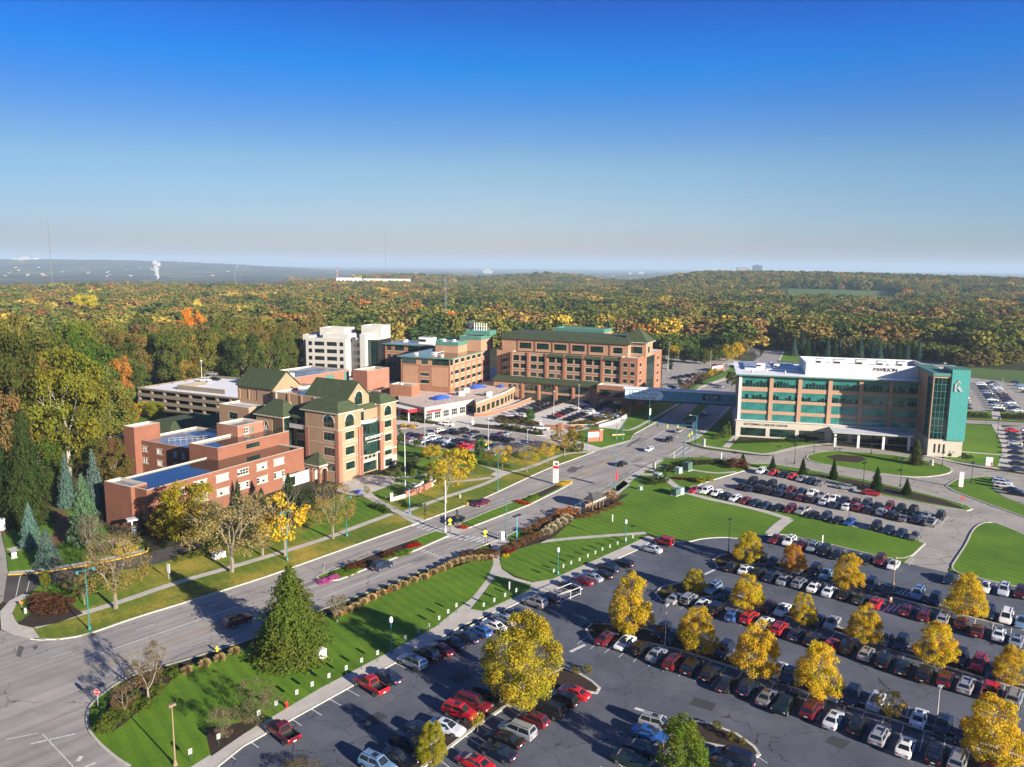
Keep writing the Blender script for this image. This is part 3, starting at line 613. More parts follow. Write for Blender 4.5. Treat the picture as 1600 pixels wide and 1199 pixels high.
# ---- glass fronted clinic on the right
b=Bld('clinic_building','five storey clinic of brick bands and turquoise glass with white roof and corner tower','building',(78.2,264.6),104)
BX=[(.8,9.8),(11,19),(20.2,28.5),(29.8,38.2),(39.2,47.3),(48.3,56)]
ops=[]
for x0,x1 in BX:
    ops+=[(x0,x1,17.3,20.9,'ts'),(x0,x1,13.0,15.9,'ts'),(x0,x1,9.2,12,'tq'),(x0,x1,5.9,8.1,'tq')]
b.block(0,57,0,35,5.6,21.3,M_PAVB,None,f=ops,l=[(3,11,17.3,20.9,'ts'),(13,22,17.3,20.9,'ts'),(24,33,17.3,20.9,'ts')])
b.block(-.6,57.2,-1,35.2,0,5.6,M_STONE,None,f=[(1.6,9.9,.5,3.3,'gb'),(11.2,19.4,.5,3.3,'gb'),(20.6,28.8,.5,3.3,'gb'),(31,36,.4,3.6,'gb'),(37.5,47,.3,3.6,'gb'),(48.5,55,.4,3.6,'gb')])
b.slab('ledge',-.9,57.2,-1.3,35.4,5.6,5.85,M_STONE,M_MEMW)
for x in (10.4,19.6,29.15,38.7,47.8): b.tbox((0,0),(1,0),x-.62,x+.62,5.86,21.28,.35,M_PAVB)
b.tbox((0,0),(1,0),-.25,.55,5.86,21.28,.3,M_WHT)
b.slab('roof',-1.4,57.6,-1.6,35.8,21.3,21.72,M_COPG,M_MEMW)
b.slab('roof_terrace',2,20,12,34,21.72,22.3,M_MEMW,wet('blue_grey_membrane',(.34,.38,.45),.3,.6))
# penthouse screen: hollow white enclosure
for (x0,x1,y0,y1) in ((21.5,60,4,4.4),(21.5,21.9,4.4,24),(21.5,60,24,24.4),(59.6,60,4.4,24)): b.slab('penthouse_screen',x0,x1,y0,y1,21.72,25.9,M_WHT)
b.slab('penthouse_roof',21.9,59.6,4.4,24,21.72,24.2,M_MEM)
for k in range(1,9): b.t.box(21.5+k*4.2,21.56+k*4.2,3.95,4.0,21.9,25.8,M_GREYM)
roof_units(b,[(26,14,3,2.5,2),(32,15,4,3,1.8),(39,14,4,3,2),(46,15,3.5,3,1.7),(52,13,3,3,2)],24.2); roof_units(b,[(6,14,3,2,1.6),(12,15,2,2,1.4)],22.3)
T0,T1,TY=56.6,66.2,-14
b.block(T0,T1,TY,10,0,5.3,M_STONE,None,f=[(1.6,2.2,1.2,4.0,'dk1'),(2.9,3.5,1.2,4.0,'dk1'),(4.2,4.8,1.2,4.0,'dk1')])
b.block(T0,T1,TY,10,5.3,25.2,M_PAVB,M_MEM,f=[(.2,4.6,5.5,24.8,'cw2')],l=[(17.5,22.6,5.5,24.8,'cw2')])
b.slab('turquoise_wall',T0+4.9,T1+.3,TY-.5,TY+9,5.35,27.4,M_CYAN,M_COPG); b.slab('tower_cap',T0-.3,T0+4.88,TY-.3,9,25.2,26.2,M_COPG,M_COPG)
# grey emblem
q=MB(); ES=lambda x,z:(63.5+(x-63.5)*.72,22.4+(z-21)*.72)
for poly in ([(62.0,18.6),(62.7,18.6),(62.7,22.6),(62.0,21.9)],[(62.72,22.62),(63.4,23.6),(64.4,22.3),(63.6,22.3),(63.3,22.7),(62.72,21.9)],[(62.9,20.4),(63.6,21.4),(65.2,18.9),(64.3,18.6)]):
    poly=[ES(*k) for k in poly]; n=len(poly); q.face([(x,TY-.72,z) for x,z in poly],M_GREYM)
    for i in range(n):
        a,c=poly[i],poly[(i+1)%n]; q.face([(a[0],TY-.72,a[1]),(a[0],TY-.5,a[1]),(c[0],TY-.5,c[1]),(c[0],TY-.72,c[1])],M_GREYM)
q.build('emblem',b.root)
q=MB(); q.box(29.5,53.5,-9.5,-1.05,4.7,5.2,M_GREYM,M_MEM); q.build('entrance_canopy',b.root)
for x in (30.5,37.5,45,52.5):
    q=MB(); q.box(x-.35,x+.35,-8.6,-7.9,0,4.7,M_WHT); q.build('canopy_column',b.root)
text(b.root,'lettering','KETTERING CANCER CENTER',1.06,(9.2,-1.06,4.5),(1,0),M_LETD,.04); text(b.root,'lettering','PAVILION',1.7,(46.5,3.9,24.4),(1,0),M_LETD,.05)
for x,y in ((4,4),(9,9),(15,5),(17,25),(8,27),(12,31)):
    q=MB(); q.lathe([(.3,21.72),(.3,22.5),(.45,22.55),(.05,22.8)],M_GREYM,8,(x,y)); q.build('roof_vent',b.root)
b.done(); CLINIC=b
# ---- main hospital block
P1=P(*(740+930/4,480+620/4)); d=dv(114.8); P0=Vector(P1[:2])-d*51.5
b=Bld('hospital_building','long orange brick hospital with green sloped roof and pyramid roofed corner tower','building',P0,114.8); HOSP=b
ops=[]
for k,x0 in enumerate((0,8.45,17.0,25.3,33.9,42.3)):
    for a in (1.0,4.6):
        ops+=[(x0+a,x0+a+2.8,16.4,18.9,'g2'),(x0+a,x0+a+2.8,13.2,15.2,'g2'),(x0+a,x0+a+2.8,9.8,11.7,'g2')]
b.block(0,50.3,0,39,0,20.3,M_ORT,M_MEM,f=ops)
for x in (.35,8.3,16.9,25.2,33.8,42.2,50): b.tbox((0,0),(1,0),x-.55,x+.5,0,20.28,.45,M_ORB)
for z in (12.3,15.7): b.tbox((0,0),(1,0),.95,49.4,z,z+.3,.12,M_ORB)
for x0 in (17.0,25.3,33.9,42.3): b.roof('awning_roof',[[(x0+.6,-.9,19.0),(x0+7.8,-.9,19.0),(x0+7.8,.0,20.25),(x0+.6,0,20.25)],[(x0+.6,-.9,19.0),(x0+.6,0,20.25),(x0+.6,0,19)],[(x0+7.8,-.9,19),(x0+7.8,0,19),(x0+7.8,0,20.25)],[(x0+7.8,-.9,19),(x0+.6,-.9,19),(x0+.6,0,19),(x0+7.8,0,19)]],M_SHG)
rows=[(16.6,18.4),(13.3,15),(9.9,11.6),(6.4,8.1)]
b.block(50.3,57.7,-.8,38.6,0,20.6,M_ORB,M_MEM,f=[(x,x+1.6,a,c,'g2') for x in (1.3,4.4) for a,c in rows],r=[(y,y+2.4,a,c,'g2') for y in (3.2,32) for a,c in rows]+[(14,27,3,19.6,'cw')])
b.block(-6.5,52,4,30,20.3,25.6,M_ORT,None,f=[(x+.6,x+6.4,21.5,24.1,'gb') for x in (8,16.3,24.6,32.9,41.2)]+[(52,56,21.5,24.1,'g3')])
for x in (0,7.8,16.1,24.4,32.7,41,50.5): b.tbox((-6.5,4),(1,0),x,x+.7,20.35,25.55,.25,M_ORB)
b.roof('green_roof',[[(-7.2,3.0,25.6),(53.5,3.0,25.6),(50,9,28.0),(-7.2,9,28.0)],[(53.5,3,25.6),(53.5,31,25.6),(50,25,28.0),(50,9,28.0)],[(-7.2,9,28.0),(50,9,28.0),(50,25,28.0),(-7.2,25,28.0)],[(-7.2,31,25.6),(-7.2,3,25.6),(-7.2,9,28.0),(-7.2,25,28.0)],[(53.5,31,25.6),(-7.2,31,25.6),(-7.2,25,28.0),(50,25,28.0)],[(-7.2,31,25.6),(53.5,31,25.6),(53.5,3,25.6),(-7.2,3,25.6)]],M_SHG)
b.block(-9,0-.01,4.02,24,0,20.3,M_ORT,None,f=[(2,7.8,2,18,'cw')])
b.block(48.5,58.6,8,18.6,20.3,26.4,M_ORT,None,f=[(1.4,8.4,21.6,24.4,'g4')],r=[(3,6,21.6,24.4,'g2')]); b.hip('pyramid_roof',48.5,58.6,8,18.6,26.4,6.0,M_SHG,None,1.0)
# podium
ops=[(x+.5,x+6.9,4.3,7.4,'gb') for x in (8.2,16,23.8,31.6)]+[(x,x+1.6,4.6,6.6,'g2') for x in (1,3.4,5.8)]+[(x+.6,x+6.9,.3,3.3,'gb') for x in (8.2,16,23.8,31.6)]
b.block(-6,42.5,-5,0-.02,0,8.2,M_ORT,None,f=[(o[0]+6,o[1]+6)+o[2:] for o in ops])
b.roof('podium_roof',[[(-6.6,-6,8.2),(42.5,-6,8.2),(42.5,-.03,9.6),(-6.6,-.03,9.6)],[(-6.6,-6,7.9),(42.5,-6,7.9),(42.5,-6,8.2),(-6.6,-6,8.2)]],M_SHG)
for x in (7.8,15.6,23.4,31.2,39): b.tbox((0,-5),(1,0),x-.4,x+.4,0,8.18,.4,M_ORB)
b.block(42.52,56,-7,-.9,0,9.4,M_ORB,M_MEM,f=[(1,12.2,4.9,7.6,'gb'),(1,11,.5,3.5,'gb')],r=[(1.2,4.6,5,7.4,'g2')])
# rooftop plant rooms
for x0,x1,y0,y1,z1 in ((10,34,26,38,29.5),(36,48,30,36,27.2)):
    b.block(x0,x1,y0,y1,20.3,z1,M_ORT,M_WETB,cop=M_COPG); b.tbox((x0,y0),(1,0),0,x1-x0,z1-1.5,z1-.02,.12,M_COPG); b.tbox((x1,y0),(0,1),0,y1-y0,z1-1.5,z1-.02,.12,M_COPG)
b.done()
# ---- brick wing left of it
A=P(*(440+745/4,480+310/4),19); b=Bld('hospital_wing','orange brick hospital wing with flat shiny roof and dark glass top corner','building',A,110.5); WING=b
rows=[(12.2,13.8),(8.5,10.1)]
b.block(0,23,0,44,0,16,M_ORB,None,f=[(9.2,13.2,11.4,12.8,'g2'),(9.2,13.2,8.2,9.8,'g2')],r=[(1.2,2.7,a,c,'g2') for a,c in rows]+[(4.9+k*6.1,8.9+k*6.1,a,c,'g3') for k in range(6) for a,c in rows+[(4.8,6.4)]])
b.block(0,22.9,.1,43.9,16,19.0,M_ORT,None,f=[(.2,7.2,16.2,18.8,'gb'),(9.6,12.8,16.3,18.8,'g2'),(14.6,22.6,16.2,18.8,'gb')],r=[(.2,3.2,16.2,18.8,'g3')]+[(4.9+k*6.1,8.9+k*6.1,16.7,18.3,'g3') for k in range(6)])
for x0,x1 in ((.9,8),(14.4,22)): b.tbox((0,0),(1,0),x0,x1,7.2,15.4,.1,M_ORT)
for k in range(7): b.tbox((23,0),(0,1),3.4+k*6.1,4.4+k*6.1,0,15.9,.12,M_ORB)
b.tbox((23,0),(0,1),.4,43.6,10.4,12.0,.06,M_ORT); b.tbox((23,0),(0,1),.4,43.6,6.7,8.3,.06,M_ORT); b.tbox((23,0),(0,1),.4,43.6,14.1,15.7,.06,M_ORT)
b.slab('roof',-1.2,23.9,-1.2,44.5,19.0,19.45,M_COPG,M_WET)
for x0,x1,y0,y1,z1 in ((7,18,19,29,24.2),(14,24.5,29.5,44,26.2),(1,14,32,43,23.6)):
    b.block(x0,x1,y0,y1,19.45,z1,M_ORT,M_MEM,cop=M_COPG); b.tbox((x0,y0),(1,0),0,x1-x0,z1-1.6,z1-.02,.12,M_COPG); b.tbox((x1,y0),(0,1),0,y1-y0,z1-1.6,z1-.02,.12,M_COPG)
b.block(14,26,36,44,26.25,28.2,M_COPG,M_MEM,cop=M_COPG); roof_units(b,[(9,21,1.5,1.5,1.2),(13,24,1.2,1.2,1)],23.8); roof_units(b,[(3,6,1.6,1.2,.8),(10,9,2,1.4,1.0),(16,5,1.2,1.2,.7),(4,22,2,2,1.2)],19.45)
q=MB(); q.bar((5.6,23,19.9),(7,23,19.9),.3,M_GREYM); q.bar((11,10.4,19.9),(11,18.9,19.9),.28,M_GREYM,.28,8); q.build('roof_duct',b.root)
q=MB()
for k in range(6): q.box(17+k*1.2,17.3+k*1.2,39,39.3,27.7,31.6,M_WHT)
q.box(16.8,23.5,39.05,39.2,29.8,30.1,M_WHT); q.build('roof_antenna',b.root)
b.done()
# red annex in front of the wing
A=P(624,620,4.5)
b=Bld('brick_annex','small windowless red brick annex standing in front of the hospital wing','building',(A.x-4,A.y+1),111); b.block(0,10,0,7,0,9.4,M_ORB,M_WETB); roof_units(b,[(3,2.5,1.2,1.2,.9)],8.9); b.done()
# second wing behind
A=P(*(440+645/4,480+232/4),18)
b=Bld('hospital_wing','rear orange brick hospital wing with teal roof edge beside white concrete block','building',A,110)
b.block(0,34,0,18,0,18,M_ORB,None,f=[(1.2,3.6,15,17.4,'g2'),(5.6,10.8,15,17.4,'g4'),(13,18,15,17.4,'g4'),(20,26,15,17.4,'g4')]+[(x,x+1.8,a,a+2.2,'g2') for x in (1.5,4.4,9,12,16) for a in (11,7)])
b.slab('roof',-1.2,35,-1.2,19,18,18.45,M_COPG,M_WETB); roof_units(b,[(16,6,8,4,3.2),(5,10,2,2,1.2)],18.45); b.done()
# low connecting roof
b=Bld('link_building','low flat roofed link building between brick annex and white concrete block','building',(-86,330),110); b.block(0,34,-2,26,0,6.2,M_ORB,M_WETB); b.done()
# ---- white concrete block
A=P(*(440+150/4,480+190/4),21)
b=Bld('concrete_building','white concrete block with rows of dark recessed windows and stair tower','building',A,106)
ops=[]
for a in (17.2,13.5,9.8,6.1): ops+=[(1.4,3.5,a,a+2.0,'dk1'),(4.9,10.4,a,a+2.0,'dk'),(11.8,17.4,a,a+2.0,'dk'),(18.8,21,a,a+2.0,'dk1')]
b.block(0,22.3,0,26,0,21,M_WCON,M_MEM,f=ops,cop=M_WCON); b.block(-7,-.02,9,30,0,21.6,M_WCON,M_MEM,f=[(2,4.4,a,a+1.7,'dk1') for a in (17.6,13.8,10,6.2)],cop=M_WCON)
b.block(3,17,9,20,20.5,25.4,M_WCON,M_MEM,cop=M_WCON); b.block(8,22,3,12,20.5,23,M_WCON,M_MEM,cop=M_WCON)
b.block(22.4,29,6,7.5,0,20.6,M_WCON,M_MEM,f=[(1,5.6,a,a+1.9,'yel') for a in (16.5,12.7,9,5.3)],cop=M_WCON); b.block(29.1,32,2,24,0,23.5,M_WCON,M_MEM,cop=M_WCON)
b.block(25,36,12,23,20,27.0,M_WCON,M_MEM,cop=M_WCON); b.block(32.1,37.6,5,20,0,20.5,M_BLACK,M_MEM,f=[(.4,5,1,20,'cw')]); roof_units(b,[(19,14,2,2,1.6),(26,3,1.5,1.5,1)],20.6); b.done()
# ---- brick boxes behind the college block
A=P(573.6,580,14); b=Bld('brick_tower','plain pink brick block with flat parapet roof behind green gabled college','building',A,31)
b.block(0,14,0,8,0,14,M_PINK,M_WET); b.done()
A=P(450,592,13.5)
b=Bld('brick_hall','long low pink brick hall with shiny flat roof below white concrete block','building',A,31); b.block(0,34,0,22,0,13.5,M_PINK,M_WETB,f=[(20,25,10.2,12.4,'pan'),(31,33,7,12.6,'pan')]); roof_units(b,[(6,6,3,3,1.2),(3,11,4,2,1)],13); b.done()
# ---- multi storey car park
A=P(860/4,560+182/4,10.5); W=60; b=Bld('parking_garage','grey concrete parking garage of open decks with pale roof deck','garage',A,115)
ops=[]
for lv in range(4): ops+=[(1+k*6.6,6.6+k*6.6,.7+lv*2.62,2.05+lv*2.62,'open') for k in range(9)]
ol=[(1+k*6.6,6.6+k*6.6,.7+lv*2.62,2.05+lv*2.62,'open') for k in range(5) for lv in range(4)]
def deck(b,o,d,w,ops):        # open decks: hollow fronts, no glazing
    dd=Vector(d); n=Vector((dd.y,-dd.x)); 
    pt=lambda x,z,y=0:(o[0]+dd.x*x-n.x*y,o[1]+dd.y*x-n.y*y,z)
    zs=sorted({p[2] for p in ops}); 
    for i,z in enumerate([-1.9]+zs):
        z0=max(0,z+1.35); z1=(zs[i] if i<len(zs) else 10.5)
        b.t.box(0,w,-.25,.1,z0,z1,M_GRST,None,lambda p:pt(p[0],p[2],p[1]))
    for x in [k*6.6 for k in range(int(w/6.6)+1)]: b.w.box(x,x+.8,.0,.9,0,10.3,M_GRST,None,lambda p:pt(p[0],p[2],p[1]))
deck(b,(0,0),(1,0),W,ops); deck(b,(0,36),(0,-1),36,ol)
for lv in range(4): b.slab('deck',.2,W,.2,36,.1+lv*2.62+(-.05),.32+lv*2.62,M_GRST)
b.slab('core_wall',6,W-2,9,35,0,9.5,M_GRST); b.slab('roof_deck',.12,W,.12,36,9.55,9.9,M_GRST,M_MEMW)
for x0,x1,y0,y1,z1 in ((.1,W,35.7,36,10.9),(14,14.3,6,20,11.6),(14.3,38,6,6.3,11.6),(W-.3,W,.2,35.6,10.6)): b.slab('parapet',x0,x1,y0,y1,9.9,z1,M_GRST)
q=MB(); q.box(26,33,27,32,9.9,13.6,M_RED,M_MEM); q.box(26.6,29,26.9,27,10,12.4,M_GLD); q.box(30,32.4,26.9,27,10,12.4,M_GLD); q.build('stair_hut',b.root); b.done(); GAR=b
# ---- green gabled college
Pb=P(*(300+1280/4,540+745/4)); P0=Vector(Pb[:2])-dv(31)*23.6
b=Bld('college_building','tan brick college with green gabled roofs and curved green glass bay','building',P0,31); COLL=b
rw=[(11.2,13.3),(7.1,9.2),(3.0,5.0)]
b.block(0,8.7,0,12,0,18.8,M_TAN,None,f=[(2.6,6.0,14.7,18.0,'g2',True)]+[(2.6,6,a,c,'g2') for a,c in rw],l=[(12-5.4,12-1.6,14.7,18.0,'g3',True)]+[(12-5.4,12-1.6,a,c,'g3') for a,c in rw])
b.hip('green_roof',0,8.7,0,13,18.8,2.5,M_SHG,2.6,.5)
for z in (6.2,10.3,14.1): b.tbox((0,0),(1,0),.02,8.68,z,z+.16,.06,M_STONE); b.tbox((0,12),(0,-1),.02,11.98,z,z+.16,.06,M_STONE); b.tbox((16.8,0),(1,0),.02,6.78,z,z+.16,.06,M_STONE)
for x in (.0,7.5): b.tbox((0,0),(1,0),x,x+1.2,0,14.0,.1,M_PINK)
for x in (.0,10.8): b.tbox((0,12),(0,-1),x,x+1.2,0,14.0,.1,M_PINK)
b.tbox((16.8,0),(1,0),5.5,6.8,3.4,14.0,.1,M_PINK); b.tbox((16.8,0),(1,0),.02,1.2,3.4,14.0,.1,M_PINK)
b.block(16.8,23.6,0,10,0,18.9,M_TAN,None,f=[(1.7,4.6,15.2,18.0,'g2',True)]+[(1.7,4.6,a,c,'g2') for a,c in ((11.8,13.7),(7.8,9.8),(3.8,5.7),(.5,2.5))],r=[(3,6,a,c,'g2') for a,c in ((15,17.4),(11.8,13.7),(7.8,9.8),(3.8,5.7))])
b.hip('green_roof',16.8,23.6,0,11,18.9,2.3,M_SHG,2.4,.5)
b.block(8.7,16.8,1.2,12,0,19,M_TAN,None,f=[(.6,2.6,14.9,17.6,'g2'),(.9,7.3,.3,3.0,'gb')]+[(.9+k*1.65,2.1+k*1.65,3.9,5.1,'g2') for k in range(4)])
b.roof('awning_roof',[[(8.9,.1,18.2),(15.6,.1,18.2),(15,1.2,19.6),(8.9,1.2,19.6)],[(15.6,.1,18.2),(15.6,1.2,18.2),(15,1.2,19.6)],[(8.9,.1,18.2),(8.9,1.2,18.2),(15.6,1.2,18.2),(15.6,.1,18.2)]],M_SHG)
# curved glass bay
q=MB(); fr=MB(); N=8; pts=[(8.9+7.7*i/N,1.15-2.3*math.sin(math.pi*(.12+.76*i/N))+.7) for i in range(N+1)]
for i in range(N):
    (xa,ya),(xc,yc)=pts[i],pts[i+1]; q.face([(xa,ya,5.6),(xc,yc,5.6),(xc,yc,14.2),(xa,ya,14.2)],M_GLG)
for x,y in pts: fr.box(x-.09,x+.09,y-.12,y+.1,5.5,14.3,M_FRG)
for z in (5.5,8.3,11.1,14.1):
    for i in range(N):
        (xa,ya),(xc,yc)=pts[i],pts[i+1]; fr.face([(xa,ya-.1,z),(xc,yc-.1,z),(xc,yc-.1,z+.18),(xa,ya-.1,z+.18)],M_FRG)
for (xa,ya),(xb,yb) in ((pts[0],(8.9,1.2)),(pts[-1],(16.6,1.2))): q.face([(xa,ya,5.6),(xb,yb,5.6),(xb,yb,14.2),(xa,ya,14.2)],M_GLG)
q.face([(x,y,14.25) for x,y in pts]+[(16.6,1.2,14.25),(8.9,1.2,14.25)],M_MEM); q.face(([(x,y,5.55) for x,y in pts]+[(16.6,1.2,5.55),(8.9,1.2,5.55)])[::-1],M_STONE)
bay=q.build('glass_bay',b.root); fr.build('mullion',bay)
q=MB(); strip_mb(q,pts,.06,14.3,15.3,M_GREYM); q.build('balcony_railing',b.root)
text(b.root,'lettering','BOONSHOFT',1.22,(13.2,-.75,10.3),(1,.0),M_WHT,.06,1.0); text(b.root,'lettering','CENTER FOR MEDICAL SCIENCES',.42,(13.2,-.75,9.15),(1,0),M_WHT,.05)
for x in (7.4,8.45,16.2,16.9): b.tbox((0,0),(1,0),x,x+.6,0,14,.35,M_PINK)
b.tbox((0,0),(1,0),8.2,23.6,5.2,5.6,.12,M_STONE); b.tbox((16.8,0),(1,0),0,6.8,2.75,3.3,.1,M_STONE)
for x0,x1 in ((17.0,18.3),(21.6,23.5)): b.tbox((0,0),(1,0),x0,x1,0,3,.14,M_STONE)
b.tbox((8.7,1.2),(1,0),-.2,.75,0,5.2,.3,M_STONE); b.tbox((8.7,1.2),(1,0),7.4,8.2,0,5.2,.3,M_STONE); b.tbox((8.7,1.2),(1,0),.76,7.39,3.05,3.8,.2,M_STONE)
# front gable
b.face((6.2,2.4),(1,0),8.6,18.9,21.6,M_TAN,[(2.8,5.8,19.4,21.59,'g2')])
q=MB(); q.face([(6.2,2.4,21.6),(14.8,2.4,21.6),(10.5,2.4,25.6)],M_TAN); g=q.build('gable_wall',b.root)
wm,pm=win_mesh(2.8,3.6,'g2',True); wo=ob('window',wm,b.root); wo.location=(9.1,2.15,19.5); ob('pane',pm,wo)
for k in range(10):
    t0,t1=math.pi*k/10,math.pi*(k+1)/10; f=lambda r,t:(10.5-r*cos(t),2.2,21.7+r*sin(t)); b.t.face([f(1.42,t0),f(1.42,t1),f(1.75,t1),f(1.75,t0)],M_STONE)
b.roof('gable_roof',[[(5.6,2.0,21.2),(10.5,2.0,25.8),(10.5,18,25.8),(5.6,18,21.2)],[(10.5,2.0,25.8),(15.4,2.0,21.2),(15.4,18,21.2),(10.5,18,25.8)],[(5.6,18,21.2),(10.5,18,25.8),(15.4,18,21.2)],[(5.6,2,20.95),(10.5,2,25.55),(10.5,2,25.8),(5.6,2,21.2)],[(10.5,2,25.55),(15.4,2,20.95),(15.4,2,21.2),(10.5,2,25.8)]],M_SHG)
# body and penthouse
b.block(2.5,23.4,10.2,46,0,16.6,M_TAN,M_WETB,l=[(46-y-2.6,46-y,a,c,'g2') for y in (11.2,15.2) for a,c in ((14.1-.6,15.9),)+((11.2,13.3),(7.1,9.2),(3,5))])
b.block(5.2,21,7,30,16.2,21.2,M_TAN,M_WETB)
for y in (9,14,19,24,29): b.tbox((5.2,30),(0,-1),30-y,30-y+.7,16.5,21.1,.2,M_STONE if y==29 else M_TAN)
b.roof('awning_roof',[[(.4,12,15.9),(2.5,12,18),(2.5,18,18),(.4,18,15.9)],[(.4,12,15.9),(.4,18,15.9),(2.5,18,15.9),(2.5,12,15.9)]],M_SHG)
b.slab('balcony',.2,2.48,12.2,18.4,13.0,13.3,M_STONE); b.slab('balcony_railing',.2,.3,12.2,18.4,13.3,14.2,M_GREYM)
# stair tower
b.block(-1.4,6,19,29.6,0,16.0,M_TAN,None,l=[(29.6-19-4.2,29.6-19-.2,1,15.6,'cw'),(29.6-27.2,29.6-25.0,11.3,14.2,'ww',True)],f=[(.3,3.6,1,15.6,'cw')]); b.hip('pyramid_roof',-1.4,6,19,29.6,16.0,4.0,M_SHG,None,.6)
b.block(-.6,10,33.5,46.2,0,16.9,M_TAN,M_MEM,l=[(46.2-42,46.2-38.4,a,c,'g3') for a,c in ((13,15),(9.6,11.6),(6,8))]); b.roof('awning_roof',[[(.6,29.7,15.5),(2.5,29.7,17.2),(2.5,33.4,17.2),(.6,33.4,15.5)]],M_SHG)
# rear gable
b.block(6.6,16.8,31.5,46.6,16.2,21.8,M_TAN,None,l=[(1,4.4,17.6,21,'lou'),(5,8.4,17.6,21,'lou'),(13,14.6,18.6,21,'lou')])
q=MB(); q.face([(6.6,31.5,21.8),(16.8,31.5,21.8),(11.7,31.5,26.1)],M_TAN); q.face([(16.8,46.6,21.8),(6.6,46.6,21.8),(11.7,46.6,26.1)],M_TAN); q.build('gable_wall',b.root)
b.roof('gable_roof',[[(6,31,21.5),(11.7,31,26.4),(11.7,47,26.4),(6,47,21.5)],[(11.7,31,26.4),(17.4,31,21.5),(17.4,47,21.5),(11.7,47,26.4)],[(6,31,21.2),(11.7,31,26.1),(11.7,31,26.4),(6,31,21.5)],[(11.7,31,26.1),(17.4,31,21.2),(17.4,31,21.5),(11.7,31,26.4)]],M_SHG)
b.block(7,15,27.5,31.4,16.2,19.4,M_TAN,M_WETB); b.block(18,23.4,30,46,16.2,18.4,M_TAN,M_MEM); b.done()
for i,(x,y) in enumerate(((3.2,20.5-9.2),(3.4,20.5-4))):
    w_=b.root.matrix_basis@Vector((x+.6,y+5,16.2)); q=MB(); q.lathe([(.5,0),(.28,1.2),(.1,2.3),(.02,3.1)],M_WHT,8); q.lathe([(.5,0),(.01,.01)],M_WHT,8); q.bar((0,0,0),(0,0,.3),.12,M_GREYM); o=q.build('furled_parasol',None,w_); tag(o,('left' if i==0 else 'right')+' one of two closed white parasols on the terrace of the green gabled college','parasol')
# entrance porch
A=P(*(300+800/4,540+862/4)); b=Bld('entrance_porch','brick arched porch with green pyramid roof at the college entrance','porch',A,31)
def archwall(b,o,d,w,h,m,n):
    dd=Vector(d); nn=Vector((dd.y,-dd.x)); pt=lambda x,z,y=0:(o[0]+dd.x*x-nn.x*y,o[1]+dd.y*x-nn.y*y,z)
    bw=w/n; 
    for k in range(n):
        b.w.box(k*bw-.45 if k else 0,k*bw+.45,-.1,.7,0,h,m,None,lambda p:pt(p[0],p[2],p[1]))
        r=(bw-.9)/2; cx=k*bw+bw/2; z0=h-.5-r
        for i in range(8):
            t0,t1=math.pi*i/8,math.pi*(i+1)/8; xa,xb=cx-r*cos(t0),cx-r*cos(t1); za,zb=z0+r*sin(t0),z0+r*sin(t1)
            b.w.face([pt(xa,za),pt(xb,zb),pt(xb,h),pt(xa,h)],m); b.w.face([pt(xa,za,.6),pt(xa,h,.6),pt(xb,h,.6),pt(xb,zb,.6)],m); b.w.face([pt(xa,za),pt(xa,za,.6),pt(xb,zb,.6),pt(xb,zb)],m)
            f=lambda rr,t:pt(cx-rr*cos(t),z0+rr*sin(t),-.14); b.t.face([f(r,t0),f(r,t1),f(r+.25,t1),f(r+.25,t0)],M_STONE)
    b.w.box(w-.45,w,-.1,.7,0,h,m,None,lambda p:pt(p[0],p[2],p[1]))
archwall(b,(0,0),(1,0),9.2,4.3,M_RED,3); archwall(b,(0,6),(0,-1),6,4.3,M_RED,2); archwall(b,(9.2,0),(0,1),6,4.3,M_RED,2)
b.tbox((0,0),(1,0),-.15,9.35,4.3,4.75,.2,M_STONE,6.2); b.hip('pyramid_roof',.2,7.6,.3,5.9,4.76,2.9,M_SHG,None,.5); b.done()
# ---- old brick block
b=Bld('brick_building','low red brick building with wet blue reflecting roof in the left foreground','building',(-77.6,160.6),29); OLD=b
hi=[(11.9,15.5),(18.1,21.7),(24.4,27.8),(30.4,33.8),(36,39.5)]
b.block(0,46.6,0,13,0,9.3,M_RED,M_WET,f=[(5.8,9.4,6.2,7.6,'wb')]+[(a,c,6.7,8.1,'wb') for a,c in hi]+[(a,c,3.3,4.7,'wb') for a,c in hi]+[(40.5,44.5,1,3.4,'dk')],l=[(10.2,12.2,.4,4,'dk1')],par=.22)
b.block(-.9,3,4,13.2,0,9.6,M_RED,M_WETB)
b.block(26,50,8.5,19,0,12.2,M_RED,M_WET,f=[(9,13.5,10.2,11.4,'gb')]); b.block(39,48,16,24,0,14.6,M_PINK,M_WETB,f=[(2.2,3.8,12.2,13.8,'ww'),(4.6,5.4,12.2,13.8,'pan')])
b.block(30,50,19.2,46,0,9.4,M_RED,M_WETB,l=[(46-y-w,46-y,a,a+1.4,'wb') for y,w in ((41,3.6),(35,2.2),(29,1.5),(26,1.2)) for a in (6.4,3.2)])
b.block(28,36,43.5,48,0,13.2,M_RED,M_MEM); b.block(30,40,48,58,0,8.6,M_RED,M_LAWN)
q=MB()
for k in range(14): q.bar((33+k*1.15,36-k*.9,9),(33+k*1.15,36-k*.9,10.2),.05,M_GREYM); 
for z in (9.6,10.2): q.bar((33,36,z),(48,24.3,z),.04,M_GREYM)
for k in range(5): q.bar((34+k,22,9),(34.6+k,23.5,11),.09,M_FRW); q.bar((34.6+k,23.5,11),(35.2+k,22,9),.09,M_FRW)
q.bar((34,22.7,10.2),(39,22.7,10.2),.08,M_FRW); q.build('roof_frame',b.root)
b.done()
A=P(300+700/4,540+868/4); b=Bld('white_entrance_block','low white entrance block between red brick building and arched porch','building',A,31); b.block(-6,6.5,1,8,0,3.2,M_WCON,M_MEM,f=[(1,4,.3,2.6,'dk')]); b.done()
